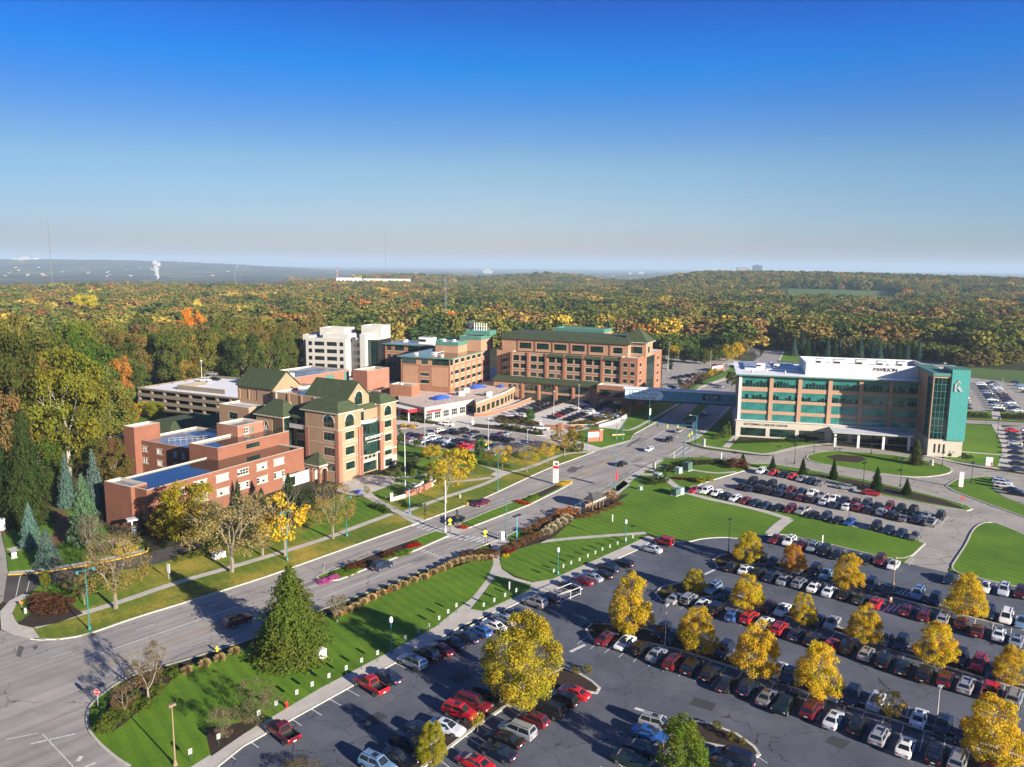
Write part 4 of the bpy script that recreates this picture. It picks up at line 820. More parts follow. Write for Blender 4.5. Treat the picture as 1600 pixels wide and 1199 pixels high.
# green-roofed low pavilion behind the old block
A=P(295,665,5); b=Bld('low_pavilion','low outbuilding with hipped green roof between brick building and garage','building',(A.x,A.y),31); b.block(-10,12,-4,12,0,4.2,M_TAN,None); b.hip('green_roof',-10,12,-4,12,4.2,3,M_SHG,5,.8); b.done()
# ---- emergency department: low frontage
A=P(664,660); b=Bld('emergency_department','low flat roofed emergency department with red entrance canopy and pale window bays','building',A,42)
e2=(P(741,645)-A); L1=e2.length
bpy.context.view_layer.update(); inv=b.root.matrix_world.inverted(); Lp=lambda u,v:(inv@P(u,v)).to_2d()
fp=[Lp(*q) for q in ((624,650),(664,660),(741,645),(744,651),(788,633),(806,623),(838,601))]
zz=[5.2]*6
for i in range(6):
    a,c=fp[i],fp[i+1]; w=(c-a).length; m=M_STONE if i in(1,) else M_ORT; n=max(1,int(w/4.2)); ops=[(w*(k+.15)/n,w*(k+.85)/n,.7,3.2,'ww' if i==1 else 'gb') for k in range(n)] if w>3 else []
    b.face(tuple(a),tuple((c-a)/w),w,0,5.2,m,ops)
rp=[tuple(p) for p in fp]+[tuple(Lp(*q)) for q in ((800,588),(770,590),(700,612),(650,622),(622,634))]
q=MB(); q.face([(x,y,4.9) for x,y in rp],simple('gravel_roof',(.55,.44,.37),.9,var=.3,scale=.8)); q.build('roof',b.root); strip_mb(b.t,[tuple(p) for p in offs(fp,.2)],.5,4.9,5.5,M_STONE)
q=MB(); A2,B2=fp[0],fp[1]; dd=(B2-A2).normalized(); nn=Vector((dd.y,-dd.x)); T=lambda p:(A2.x+dd.x*p[0]+nn.x*p[1],A2.y+dd.y*p[0]+nn.y*p[1],p[2])
q.box(-1,12,.3,4.4,3.3,4.6,M_REDP,M_WHT,T); cp=q.build('entrance_canopy',b.root)
for x in (0,5.5,11.3):
    q=MB(); q.box(x,x+.4,3.7,4.1,0,3.3,M_WHT,None,T); q.build('canopy_column',b.root)
text(b.root,'lettering','EMERGENCY',.95,T((4.5,4.46,3.95)),tuple(dd),M_WHT,.03)
a,c=fp[1],fp[2]; dd2=(c-a).normalized(); n2=Vector((dd2.y,-dd2.x)); q=MB(); q.box(1,8,.05,.5,3.4,4.1,M_REDP,None,lambda p:(a.x+dd2.x*p[0]+n2.x*p[1],a.y+dd2.y*p[0]+n2.y*p[1],p[2])); q.build('sign_band',b.root)
b.done()
for i,(u,v,w,h,lb) in enumerate(((688,621,9,5,'blue tarpaulin over materials on the emergency roof nearest the red canopy'),(745,604,9,5,'blue tarpaulin on the low roof below the brick wing'),(788,602,9,4,'blue tarpaulin at the far end of the low roof beside the green roofed podium'))):
    p=P(u,v,5.4); q=MB(); n=6
    for k in range(n):
        for l in range(4):
            f=lambda i_,j_:((i_/n-.5)*w,(j_/4-.5)*h,.1+1.3*sin(math.pi*min(max(i_/n,.0),1))**.5*sin(math.pi*j_/4)**.6+.12*sin(i_*2.1+j_))
            q.face([f(k,l),f(k+1,l),f(k+1,l+1),f(k,l+1)],M_TARP)
    tag(q.build('tarpaulin',None,(p.x,p.y,4.92),R(50)),lb,'tarpaulin')
for i,(u,v,lb) in enumerate(((727,612,'white plant unit on the emergency roof beneath the brick wing'),(762,618,'white rooftop unit at the front edge of the low gravel roof'),(719,617,'small white vent box on the low gravel roof'))):
    p=P(u,v,5.2); q=MB(); q.box(-1.6,1.6,-1,1,0,1.7,M_WHT); q.box(-1.2,1.2,-.8,.8,1.7,1.95,M_GREYM); q.box(-1.62,-1.6,-.6,.6,.4,1.3,M_DARKM); tag(q.build('rooftop_unit',None,(p.x,p.y,4.92),R(48)),lb,'roof unit')
# ---- skywalk
b=Bld('skywalk','enclosed blue green footbridge with banner crossing above the road','bridge',(44.5,304.6),107.8); LN=43.5
b.w.box(0,LN,0,4,6,10,M_BRIDGE); b.slab('roof',-.3,LN+.1,-.35,4.35,10.002,10.4,M_MEMW,M_MEMW); b.slab('floor_beam',0,LN,-.12,4.1,5.5,5.998,M_DARKM)
for k in range(30):
    x=.6+k*1.45; b.t.box(x,x+.1,-.1,.02,6.02,9.98,M_FRT)
b.done()
q=MB(); q.box(.4,13.2,-.22,-.12,6.1,9.7,M_PALEB); 
for k in range(9):
    t0,t1=-math.pi/2+math.pi*k/9,-math.pi/2+math.pi*(k+1)/9; q.face([(13.2,-.22,7.9),(13.2+2.2*cos(t0),-.22,7.9+1.8*sin(t0)),(13.2+2.2*cos(t1),-.22,7.9+1.8*sin(t1))],M_PALEB)
ba=q.build('banner_panel',b.root); text(b.root,'lettering','HealthCare',2.4,(7.6,-.26,8.6),(1,0),M_LETB,.02); text(b.root,'lettering','How It Should Be',1.45,(7.4,-.26,6.85),(1,0),M_BLACK,.02)
q=MB(); q.box(30.2,36.8,-.22,-.12,7.2,9.4,simple('navy_panel',(.01,.03,.08),.5)); q.build('sign_panel',b.root); text(b.root,'lettering','15 TOP',1.5,(33.5,-.26,8.45),(1,0),M_PALEB,.02); text(b.root,'lettering','HEALTH SYSTEMS',.45,(33.5,-.26,7.5),(1,0),M_PALEB,.02)
# ---- bus shelter
A=P(918,802); B_=P(948,789); az=math.degrees(math.atan2(B_.x-A.x,B_.y-A.y))
b=Bld('bus_shelter','timber bus shelter with dark hipped roof beside the road','shelter',A.lerp(B_,.25),az)
for x in (0,1.55,3.1,4.6):
    for y in (0,2.0):
        q=MB(); q.box(x-.09,x+.09,y-.09,y+.09,.1,2.5,M_WOODP); q.build('post',b.root)
q=MB(); q.box(.1,4.5,2.0,2.06,.4,1.1,M_WOODP); q.box(.1,4.5,2.0,2.04,1.2,2.2,M_GLD); q.build('back_panel',b.root); q=MB(); q.box(.6,4.0,1.3,1.7,.5,.6,M_WOODP); q.box(.8,.9,1.4,1.6,.1,.5,M_WOODP); q.box(3.7,3.8,1.4,1.6,.1,.5,M_WOODP); q.build('bench',b.root)
b.hip('roof',0,4.6,0,2.0,2.5,1.4,simple('dark_shingle',(.06,.055,.055),.9,var=.25),None,.55); b.done()
# ------------------------------------------------------------------ vehicles
def carpaint(n,c,met=0.0,rough=.28):
    m,nt,b=newmat(n); b.inputs['Base Color'].default_value=(*c,1); b.inputs['Metallic'].default_value=met; b.inputs['Roughness'].default_value=rough; b.inputs['Coat Weight'].default_value=.6; b.inputs['Coat Roughness'].default_value=.06
    f=noise(nt,1.2,3); col=ramp(nt,f,[(.3,sub(c,.84)),(.7,sub(c,1.1))]); oi=node(nt,'ShaderNodeObjectInfo')
    col=mix(nt,1,col,ramp(nt,oi.outputs['Random'],[(0,(.6,.62,.7)),(.35,(.9,.95,1)),(.6,(1,1,.97)),(.85,(1.12,1.05,1)),(1,(1.2,1.2,1.2)) if max(c)<.3 else (1,(.9,.86,.78))]),'MULTIPLY'); nt.links.new(col,b.inputs['Base Color']); return m
CC={'w':('white',(.78,.78,.77),0),'s':('silver',(.50,.51,.52),.5),'g':('grey',(.20,.205,.215),.4),'k':('black',(.007,.007,.009),0),'n':('navy',(.012,.022,.055),.1),'b':('blue',(.03,.12,.40),.2),'l':('pale blue',(.20,.34,.52),.3),'r':('red',(.50,.012,.018),0),'m':('maroon',(.15,.012,.02),.2),'d':('dark green',(.015,.035,.03),.2),'c':('charcoal',(.02,.021,.025),.3),'y':('tan',(.42,.34,.22),.3),'o':('yellow',(.7,.45,.02),0)}
CM={k:carpaint('car_paint_'+v[0].replace(' ','_'),v[1],v[2]) for k,v in CC.items()}
M_CGL=glass('car_glass',(.012,.016,.018),.03); M_TYRE=simple('tyre_rubber',(.018,.018,.018),.85); M_RIM=simple('alloy_rim',(.45,.45,.46),.35,.7); M_HL=simple('headlight_lens',(.75,.77,.78),.1,spec=.8); M_TL=simple('tail_light_lens',(.45,.01,.012),.2); M_PLATE=simple('number_plate',(.7,.7,.68),.5)
M_BED=simple('truck_bed_liner',(.02,.02,.02),.8)
# profile: list of (x, half width, z bottom, z top) for the lower hull; cabin: base x0,x1 roof x0,x1, z belt, z roof
TY={
 'a':dict(n='sedan',L=4.75,W=1.82,hull=[(-2.37,.70,.42,.78),(-2.28,.83,.28,.92),(-1.7,.90,.24,.99),(-.9,.91,.22,.97),(.5,.91,.22,.95),(1.05,.90,.24,.93),(1.9,.86,.26,.80),(2.25,.76,.32,.68),(2.37,.60,.40,.56)],cab=(-1.72,1.12,-1.02,.28,.93,1.44,.80,.60),wh=(-1.38,1.42,.33)),
 'h':dict(n='hatchback',L=4.2,W=1.76,hull=[(-2.08,.72,.42,.86),(-2.0,.83,.28,.98),(-1.2,.88,.24,.99),(.5,.88,.22,.95),(1.0,.87,.24,.95),(1.7,.83,.26,.82),(2.0,.74,.32,.70),(2.1,.58,.40,.58)],cab=(-2.02,1.12,-1.55,.35,.95,1.50,.79,.61),wh=(-1.25,1.27,.32)),
 'u':dict(n='SUV',L=4.65,W=1.88,hull=[(-2.3,.76,.50,.95),(-2.22,.88,.36,1.08),(-1.4,.93,.32,1.10),(.5,.93,.30,1.06),(1.1,.92,.32,1.06),(1.9,.88,.34,.95),(2.22,.80,.40,.84),(2.32,.64,.48,.70)],cab=(-2.22,1.22,-1.92,.46,1.04,1.70,.83,.66),wh=(-1.38,1.42,.37)),
 'v':dict(n='minivan',L=5.0,W=1.95,hull=[(-2.48,.80,.45,.95),(-2.42,.92,.30,1.06),(-1.4,.96,.27,1.08),(.7,.96,.25,1.05),(1.3,.94,.27,1.03),(2.05,.90,.30,.88),(2.38,.80,.36,.76),(2.48,.62,.44,.62)],cab=(-2.42,1.62,-2.12,.70,1.02,1.74,.86,.70),wh=(-1.5,1.5,.34)),
 'p':dict(n='pickup truck',L=5.6,W=1.98,hull=[(-2.8,.92,.52,1.02),(-2.74,.97,.46,1.10),(-.75,.98,.42,1.10),(-.6,.98,.42,1.10),(1.15,.98,.40,1.10),(2.2,.95,.40,1.06),(2.66,.92,.44,.98),(2.8,.80,.50,.80)],cab=(-.72,1.35,-.52,.62,1.09,1.80,.88,.70),wh=(-1.75,1.85,.40)),
 'j':dict(n='off-road vehicle',L=4.3,W=1.85,hull=[(-2.1,.84,.55,1.10),(-2.05,.86,.50,1.14),(.6,.86,.48,1.14),(.75,.80,.48,1.13),(1.7,.78,.50,1.06),(1.95,.74,.54,.98),(2.0,.70,.60,.90)],cab=(-2.06,.72,-2.0,.45,1.12,1.84,.82,.76),wh=(-1.3,1.3,.40)),
}
def car_meshes(t):
    T=TY[t]; S=T['hull']; bm=bmesh.new(); rings=[]
    for (x,w,zb,zt) in S:
        zm=(zb+zt)/2; pts=[(w*.82,zb),(w*.97,zb+.10*(zt-zb)+.03),(w,zm),(w*.965,zt-.10*(zt-zb)),(w*.86,zt),(w*.4,zt+.018)]
        ring=[bm.verts.new((x,y,z)) for y,z in pts]+[bm.verts.new((x,-y,z)) for y,z in pts[::-1]]; rings.append(ring)
    bed=t=='p'
    for a,b in zip(rings,rings[1:]):
        n=len(a)
        for i in range(n):
            j=(i+1)%n
            if bed and a[0].co.x<-.8 and a[0].co.x>-2.78 and i in(4,5,6): continue
            bm.faces.new([a[i],a[j],b[j],b[i]])
    bm.faces.new(rings[0][::-1]); bm.faces.new(rings[-1])
    xb0,xb1,xr0,xr1,zb,zr,wb,wr=T['cab']
    B=[(xb0,wb*.97),(xb0*.55+xb1*.45,wb),(xb1,wb*.86)]; Rf=[(xr0,wr*.96),((xr0+xr1)/2,wr),(xr1,wr*.92)]
    base=[bm.verts.new((x,y,zb)) for x,y in B]+[bm.verts.new((x,-y,zb)) for x,y in B[::-1]]
    top=[bm.verts.new((x,y,zr-.05+(.02 if i==1 else 0))) for i,(x,y) in enumerate(Rf)]+[bm.verts.new((x,-y,zr-.05+(.02 if i==1 else 0))) for i,(x,y) in enumerate(Rf[::-1])]
    cap=[bm.verts.new((x*.94+.06*(xr0+xr1)/2,y*.72,zr)) for x,y in Rf]+[bm.verts.new((x*.94+.06*(xr0+xr1)/2,-y*.72,zr)) for x,y in Rf[::-1]]
    for A_,B_ in ((base,top),(top,cap)):
        for i in range(6):
            j=(i+1)%6; bm.faces.new([A_[i],A_[j],B_[j],B_[i]])
    bm.faces.new([cap[0],cap[1],cap[4],cap[5]]); bm.faces.new([cap[1],cap[2],cap[3],cap[4]])
    if bed:      # open cargo box
        q=[(-2.68,.80),(-.82,.80),(-.82,-.80),(-2.68,-.80)]; zt,zf=1.105,.72; o=[(-2.76,.87),(-.76,.87),(-.76,-.87),(-2.76,-.87)]
        vi=[bm.verts.new((x,y,zt)) for x,y in q]; vo=[bm.verts.new((x,y,zt)) for x,y in o]; vf=[bm.verts.new((x,y,zf)) for x,y in q]
        for i in range(4):
            j=(i+1)%4; bm.faces.new([vo[i],vo[j],vi[j],vi[i]]); f=bm.faces.new([vi[i],vi[j],vf[j],vf[i]]); f.material_index=1
        f=bm.faces.new(vf); f.material_index=1
    for sx in T['wh'][:2]:   # dark wheel arches
        for s in (1,-1):
            r=T['wh'][2]+.055; w=T['W']/2*1.004+.004; c=bm.verts.new((sx,s*w,T['wh'][2])); ring=[bm.verts.new((sx+r*cos(math.pi*k/8),s*w,T['wh'][2]+r*sin(math.pi*k/8))) for k in range(9)]
            for k in range(8): f=bm.faces.new([c,ring[k],ring[k+1]] if s<0 else [c,ring[k+1],ring[k]]); f.material_index=2
    bmesh.ops.recalc_face_normals(bm,faces=[f for f in bm.faces if f.material_index!=2])
    me=bpy.data.meshes.new('car_body'); bm.to_mesh(me); bm.free(); me.materials.append(CM['w']); me.materials.append(M_BED); me.materials.append(M_BLACK)
    for p in me.polygons: p.use_smooth=False
    # glass
    def quad(n,qs,off=.012):
        m=MB()
        for q in qs:
            v=[Vector(p) for p in q]; nn=(v[1]-v[0]).cross(v[2]-v[0]).normalized(); cen=sum(v,Vector())/len(v)
            if nn.dot(cen-Vector((0,0,1.0)))<0: nn=-nn; v=v[::-1]
            m.face([p+nn*off for p in v],M_CGL)
        return m.mesh(n)
    lp=lambda a,b,t:tuple(Vector(a).lerp(Vector(b),t)); zt=zr-.05
    b0,b1,b2=[(x,y,zb) for x,y in B]; r0,r1,r2=[(x,y,zt) for x,y in Rf]; my=lambda p:(p[0],-p[1],p[2])
    def pan(a,b,c,d,u0,u1,v0,v1):   # a,b bottom; d,c top
        f=lambda u,v:lp(lp(a,b,u),lp(d,c,u),v); return [f(u0,v0),f(u1,v0),f(u1,v1),f(u0,v1)]
    parts=[('windscreen',quad('windscreen',[pan(b2,my(b2),my(r2),r2,.07,.93,.08,.93)])),('rear_window',quad('rear_window',[pan(b0,my(b0),my(r0),r0,.09,.91,.25 if t in 'uvj' else .12,.90)]))]
    side=[pan(b1,b2,r2,r1,.04,.84,.12,.88),pan(b0,b1,r1,r0,.12,.95,.12,.88)]
    for s in (0,1): parts.append(('side_window',quad('side_window',[[my(p) for p in q] if s else q for q in side])))
    (xf,wf,zfb,zft)=S[-2]; (xe,we,zeb,zet)=S[-1]; (xr,wr2,zrb,zrt)=S[0]; (xq,wq,_,zq)=S[1]
    for s in (1,-1):
        m=MB(); z=(zet+zft)/2-.06; m.box(xf-.10,(xf+xe)/2+.03,s*we*.78-.0 if s>0 else -wf*.97,wf*.97 if s>0 else -we*.78,z-.075,z+.06,M_HL); parts.append(('headlight',m.mesh('headlight')))
        m=MB(); z=zrt-.02; m.box(xr-.025,xq+.06,min(s*wr2*.62,s*wr2*.985),max(s*wr2*.62,s*wr2*.985),z-.16,z+.02,M_TL); parts.append(('tail_light',m.mesh('tail_light')))
    m=MB(); m.box(xr-.02,xr+.02,-.2,.2,.55,.70,M_PLATE); parts.append(('number_plate',m.mesh('number_plate')))
    if t=='j':
        m=MB(); n=12
        for k in range(n):
            t0,t1=2*math.pi*k/n,2*math.pi*(k+1)/n; f=lambda r,x,a:(x,r*cos(a),1.05+r*sin(a)); m.face([f(.36,-2.12,t0),f(.36,-2.12,t1),f(.36,-2.34,t1),f(.36,-2.34,t0)],M_TYRE); m.face([f(0,-2.34,0),f(.36,-2.34,t1),f(.36,-2.34,t0)],M_TYRE)
        parts.append(('spare_wheel',m.mesh('spare_wheel')))
    if t in 'uvj':
        for s in (1,-1): m=MB(); m.box(xr0+.2,xr1-.1,s*wr*.80-.02,s*wr*.80+.02,zr+.0,zr+.06,M_DARKM); parts.append(('roof_rail',m.mesh('roof_rail')))
    if t in 'uah':
        m=MB(); c=(xr0+xr1)/2; m.face([(c,-.34,zr+.006),(c+.75,-.34,zr+.006),(c+.75,.34,zr+.006),(c,.34,zr+.006)],M_CGL); parts.append(('sunroof',m.mesh('sunroof')))
    for s in (1,-1): m=MB(); m.box(xb1-.42,xb1-.27,min(s*wb*.98,s*(wb+.17)),max(s*wb*.98,s*(wb+.17)),zb+.03,zb+.15,M_BLACK); parts.append(('wing_mirror',m.mesh('wing_mirror')))
    # wheel
    r=T['wh'][2]; wm=MB(); rm=MB(); n=14; f=lambda rr,y,a:(rr*cos(a),y,rr*sin(a))
    for k in range(n):
        a,b=2*math.pi*k/n,2*math.pi*(k+1)/n; wm.face([f(r,-.11,a),f(r,-.11,b),f(r,.11,b),f(r,.11,a)],M_TYRE)
        for s in (1,-1): wm.face([f(r,s*.11,a),f(r,s*.11,b),f(r*.6,s*.115,b),f(r*.6,s*.115,a)][::s],M_TYRE); rm.face([f(r*.62,s*.118,a),f(r*.62,s*.118,b),f(.02,s*.12,b),f(.02,s*.12,a)][::s],M_RIM if k%3 else M_DARKM)
    return me,parts,wm.mesh('wheel'),rm.mesh('rim')
CARM={t:car_meshes(t) for t in TY}
PROTO={}
def slotmat(o,m):
    o.material_slots[0].link='OBJECT'; o.material_slots[0].material=m
def build_car(t,lod):
    me,parts,wm,rm=CARM[t]; T=TY[t]
    r=thing('parked_car','car','car'); bo=ob('body',me,r); 
    for n,m in parts:
        if lod and n in ('number_plate','wing_mirror','roof_rail','sunroof'): continue
        if lod>1 and n in('headlight','side_window') and False: continue
        ob(n,m,r)
    for x in T['wh'][:2]:
        for s in (1,-1):
            w=ob('wheel',wm,r,(x,s*(T['W']/2-.085),T['wh'][2]))
            if lod<1: ob('rim',rm,w)
    return r
def copy_tree(o,parent=None):
    c=o.copy(); COL.objects.link(c); c.parent=parent
    if parent is not None: c.matrix_parent_inverse=o.matrix_parent_inverse.copy()
    for ch in o.children: copy_tree(ch,c)
    return c
CARS=[]   # (pos, az, code, label, group, z)
def addcars(desc,group,az,lst,jit=2.0,z=.03,zz=.7,fmt=None):
    n=len(lst); rr=random.Random(len(CARS))
    for i,(u,v,c) in enumerate(lst):
        p=P(u,v,zz+z); a=az+rr.uniform(-jit,jit)
        lab=(fmt or '{c} {t}, {o} from left in {d}').format(c=CC[c[0]][0],t=TY[c[1]]['n'],o=ordw(i),d=desc)
        CARS.append((Vector((p.x,p.y,z)),a+(180 if len(c)>2 else 0),c,lab,group))
z2=lambda x,y:(380+x*.3,840+y*.3); z1=lambda x,y:(x*.3,840+y*.3); z3=lambda x,y:(760+x*.3,840+y*.3); z4=lambda x,y:(1120+x*.3,840+y*.3); z5=lambda x,y:(1100+x*.3127,520+y*.3127)
def L(s,f): # "x,y,code x,y,code"
    o=[]
    for t in s.split():
        x,y,c=t.split(','); o.append((*f(float(x),float(y)),c))
    return o
def line_cars(a,b,codes):
    A=P(*a,.7); B=P(*b,.7); cs=codes.split(); o=[]
    for i,c in enumerate(cs):
        if c=='-': continue
        p=A.lerp(B,i/(len(cs)-1)); o.append((*proj(*p),c))
    return o
G1='cars parked in the big asphalt car park'
addcars('the row nosed to the small white signs',G1,310,L('205,1010,mp 665,765,rp 755,720,na 880,645,su 953,607,ku 1025,578,ma 1088,545,na 1160,515,na 1235,485,bh 1303,457,wa 1360,422,sa 1425,392,na 1520,335,su 1585,308,ka',z2)+L('440,247,na 497,222,ma 545,203,sa 600,187,ka 628,157,nu',z3)+L('712,130,kh 857,58,wa 922,22,rj',z3))
addcars('the bottom row left of the bark bed',G1,120,L('1275,820,ku 1200,858,mv 1128,905,ru 1060,980,wa 930,1000,na 860,1070,nu 808,1150,ka 700,1180,lu',z2)[::-1])
addcars('the short row behind the big olive round tree',G1,125,L('455,803,raR 392,842,kuR 318,892,cvR 243,945,mhR 160,1000,svR 92,1045,kaR 60,1110,naR',z3)[::-1]+[])
addcars('the bottom edge of the picture beside the small yellow tree',G1,125,L('1205,1165,raR',z2),fmt='{c} {t} at {d}')
addcars('the bottom group left of the green tree',G1,120,L('892,970,su 852,1018,ba 815,1095,na 750,1150,da',z3)[::-1])
addcars('the bottom group right of the green tree',G1,125,L('1210,1180,kaR 1290,1140,nvR',z3))
addcars('the nearest long row, tails toward us',G1,38,L('625,522,ma 722,545,waR 810,577,kj 888,605,sa 978,645,mu 1070,668,kv 1165,705,ku 1250,757,ca 1360,778,nu 1462,825,ga 1556,862,dpR',z3)+L('495,890,mu 608,940,wa 732,978,kh 850,1025,su 985,1082,wa 1140,1125,ku 1262,1150,sv 1420,1190,ma',z4))
addcars('the nearest long row rear rank',G1,218,L('915,485,nu 972,512,ka 1235,585,nu',z3)+L('320,690,wa 375,712,na 620,805,la 702,822,nu 828,850,wa 1055,935,waR 1178,970,na 1290,1030,na',z4))
addcars('the second long row, tails toward us',G1,38,L('985,315,sa 1057,320,sj 1130,345,wh 1202,372,kj 1285,405,bh',z3)+L('170,415,ru 250,440,wa 325,470,ru 415,500,na 500,525,ku 595,555,ra 683,570,kj 780,603,su 872,638,ku 970,670,da 1085,705,kv 1190,732,mu 1300,765,su 1425,795,rp 1550,830,sv',z4))
addcars('the second long row rear rank',G1,218,L('1180,265,lu 1247,290,na 1468,355,ma 1543,372,wa',z3)+L('520,428,na 600,440,sa 878,525,ga 960,548,nu 1265,625,nu 1365,655,ru 1440,690,na',z4))
addcars('the third long row, tails toward us',G1,38,L('1280,150,ca 1350,165,wa 1415,180,ka 1482,200,na 1550,217,sa',z3)+L('430,235,su 507,255,wa 585,275,wa 665,290,ka 747,315,da 828,337,ra 990,375,ma 1085,400,mu 1180,418,su 1275,440,ma 1360,482,ma 1470,500,wa 1563,532,sa',z4))
addcars('the third long row rear rank',G1,218,L('225,100,ka 290,122,na 430,160,wa 510,170,ku 570,190,la 800,245,nu 890,270,ka 1045,290,lu 1135,322,nu 1415,390,nu 1507,412,wv 1590,437,la',z4))
addcars('the top row against the sloping lawn',G1,218,L('305,5,ma 377,20,wu 437,37,ma 500,50,su 558,67,ku 625,87,ka 700,97,na 772,112,ka 850,117,mu 920,140,wa 1213,212,na 1400,255,wa 1495,272,wu 1582,287,mu',z4))
G2='cars parked below the glass clinic'
addcars('the topmost row below the glass clinic',G2,220,L('285,690,wu 345,696,ra 395,705,ka 440,713,ra 488,726,sa 532,737,na 578,747,ga',z5))
addcars('the aisle of the clinic car park',G2,118,L('710,770,saR 833,798,ra',z5),fmt='{c} {t} driving along {d}')
addcars('the middle clinic row back rank',G2,220,L('240,740,ku 285,750,ka 335,757,ku 385,772,na 435,780,ma 485,790,na 540,797,wa 592,810,sa 648,824,wa 698,835,na 755,842,ma 812,852,nu 865,864,ka 925,868,mu 980,880,ku 1042,888,kv 1110,910,sa 1180,912,ku',z5))
addcars('the middle clinic row front rank',G2,40,L('190,764,ka 235,776,na 280,777,ku 325,790,ku 385,802,nu 440,812,ka 487,822,ma 540,832,ku 600,842,wa 655,857,na 715,867,wa 770,873,mu 825,884,ka 888,894,su 945,910,ku 1000,924,ga 1065,932,nu 1135,945,sp',z5))
addcars('the lowest clinic row against the lawn',G2,220,L('-44,784,ra -14,786,su 11,789,wu 63,800,wh 106,813,ka 154,825,wh 208,835,ma 256,848,na 306,860,na 370,872,ka 430,880,mv 492,888,sp 545,907,ka 608,918,nu 665,934,ka 728,943,ba 858,966,ku 922,981,na 985,997,na 1055,1014,ga',z5))
addcars('the small bay on the right edge by the lawn',G2,128,L('1480,735,na 1490,748,wu 1500,765,wu 1545,785,ka 1570,802,ka',z5))
G3='cars in the far right car park'
addcars('the car park edge right of the striped lawn',G3,105,line_cars((1582,672),(1592,733),'ra ka na sa na ka na ka na')+line_cars((1607,672),(1622,732),'wa na ka na sa na ka na na'))
addcars('the left rank of the far right car park',G3,105,line_cars((1531,598),(1563,641),'wa wu na ka ga sa na na wa na sa wa ka'),fmt='{c} {t}, {o} from the back in {d}')
addcars('the right rank of the far right car park',G3,285,line_cars((1550,598),(1588,641),'na wa su wa sa ya na ma ka na wa sa na wa'),fmt='{c} {t}, {o} from the back in {d}')
addcars('the bay right behind the turquoise tower',G3,105,line_cars((1506,621),(1510,637),'wa sa na ka'))
addcars('the far right edge by the trees',G3,105,line_cars((1587,597),(1605,612),'na la wa ma'))
addcars('the row along the conifers behind the clinic',G3,200,line_cars((1345,557),(1490,568),'- wu wa ka ma - na - ka na wa na'))
G4='cars parked before the hospital'
addcars('the hospital left double row, left rank',G4,126,line_cars((795,649),(858,624),'wa wu ka na sa na ka ca ka na'))
addcars('the hospital left double row, right rank',G4,306,line_cars((806,652),(872,628),'ka wu na ka ka na ka na ka ca ka'))
addcars('the hospital right double row, left rank',G4,126,line_cars((864,652),(912,632),'na ra ka na ka wa ma wu'))
addcars('the hospital right double row, right rank',G4,306,line_cars((888,655),(934,637),'ka ka na ka wa wh ka na'))
addcars('the row in the shade of the hospital front',G4,200,line_cars((843,619),(908,626),'ra ka na wa ka ma ka wu'))
addcars('the forecourt right end by the hedge',G4,306,line_cars((922,652),(958,649),'na wa sa'))
addcars('the back row beside the green gabled college',G4,215,L('315,310,na 400,325,ka 460,340,ma',lambda x,y:(600+x/8,640+y/8)),fmt='{c} {t}, {o} from the left in {d}')
addcars('the college car park row nearest the college',G4,35,L('285,355,ma 350,378,sa 510,395,wa 600,412,na 700,420,na 800,428,wa 860,445,ka 975,450,rp 1060,465,ra',lambda x,y:(600+x/8,640+y/8)))
addcars('the second rank of the college car park',G4,215,L('560,335,wv 640,355,wa 735,372,sa 815,375,wa 905,390,ka 990,392,ka 1090,415,ma 1270,435,oa 1360,450,na',lambda x,y:(600+x/8,640+y/8)))
addcars('the farther rank of the college car park',G4,35,L('700,262,wu 790,280,ka 860,260,na 945,290,ku 1000,255,ku 1130,280,ka 1115,325,sa 1225,335,ca 1385,350,ku 1460,360,ku 1570,375,ka',lambda x,y:(600+x/8,640+y/8)))
addcars('the farther rank before the planting strip',G4,215,L('1450,305,ma 1530,300,sa',lambda x,y:(600+x/8,640+y/8)))
addcars('the drive before the emergency department',G4,115,L('490,45,wp 625,35,wv 800,185,wu',lambda x,y:(600+x/8,640+y/8)),fmt='{c} {t}, {o} from the left on {d}')
addcars('the junction of the hospital drive',G4,115,[(846,669,'wp')],fmt='{c} {t} turning at {d}')
addcars('the low wall of the emergency department',G4,110,[(773,632,'ku'),(803,622,'ku')],fmt='{c} {t}, {o} from the left by {d}')
G5='cars on the main road'
addcars('',G5,41,[(372,969,'mu')],fmt='dark maroon SUV in the tree shadow on the near lanes of the main road',jit=0)
addcars('',G5,40,[(597,883,'nu')],fmt='navy SUV on the main road beside the pink flower bed',jit=0)
addcars('',G5,217,[(752,785,'ma')],fmt='maroon sedan on the far lanes of the main road',jit=0)
addcars('',G5,217,[(712,812,'ka')],fmt='black sedan waiting at the zebra crossing on the main road',jit=0)
addcars('',G5,34,[(972,724,'ka')],fmt='black sedan on the near lanes by the red lamp post banner',jit=0)
addcars('',G5,214,[(1014,702,'wh')],fmt='white hatchback crossing the main road junction',jit=0)
addcars('',G5,214,[(1044,687,'ku')],fmt='black SUV crossing the main road junction',jit=0)
addcars('',G5,34,[(1061,673,'sa')],fmt='silver sedan leaving the junction toward the footbridge',jit=0)
addcars('',G5,34,[(1099,647,'na')],fmt='navy sedan beneath the footbridge',jit=0)
addcars('',G5,214,[(1076,663,'ku')],fmt='black SUV beside the shaded median near the footbridge',jit=0)
addcars('',G5,33,[(1128,604,'sa')],fmt='silver sedan on the main road beyond the footbridge',jit=0)
addcars('the pale roof deck of the parking garage','cars on the garage roof',100,[(319,594,'wp'),(331,584,'su'),(336,592,'ka')],z=9.92,fmt='{c} {t} on {d}')
addcars('the lot right of the pyramid roofed tower',G4,120,line_cars((1042,607),(1066,600),'wa na sa wa')+line_cars((1055,590),(1085,585),'na ka ma ka'))
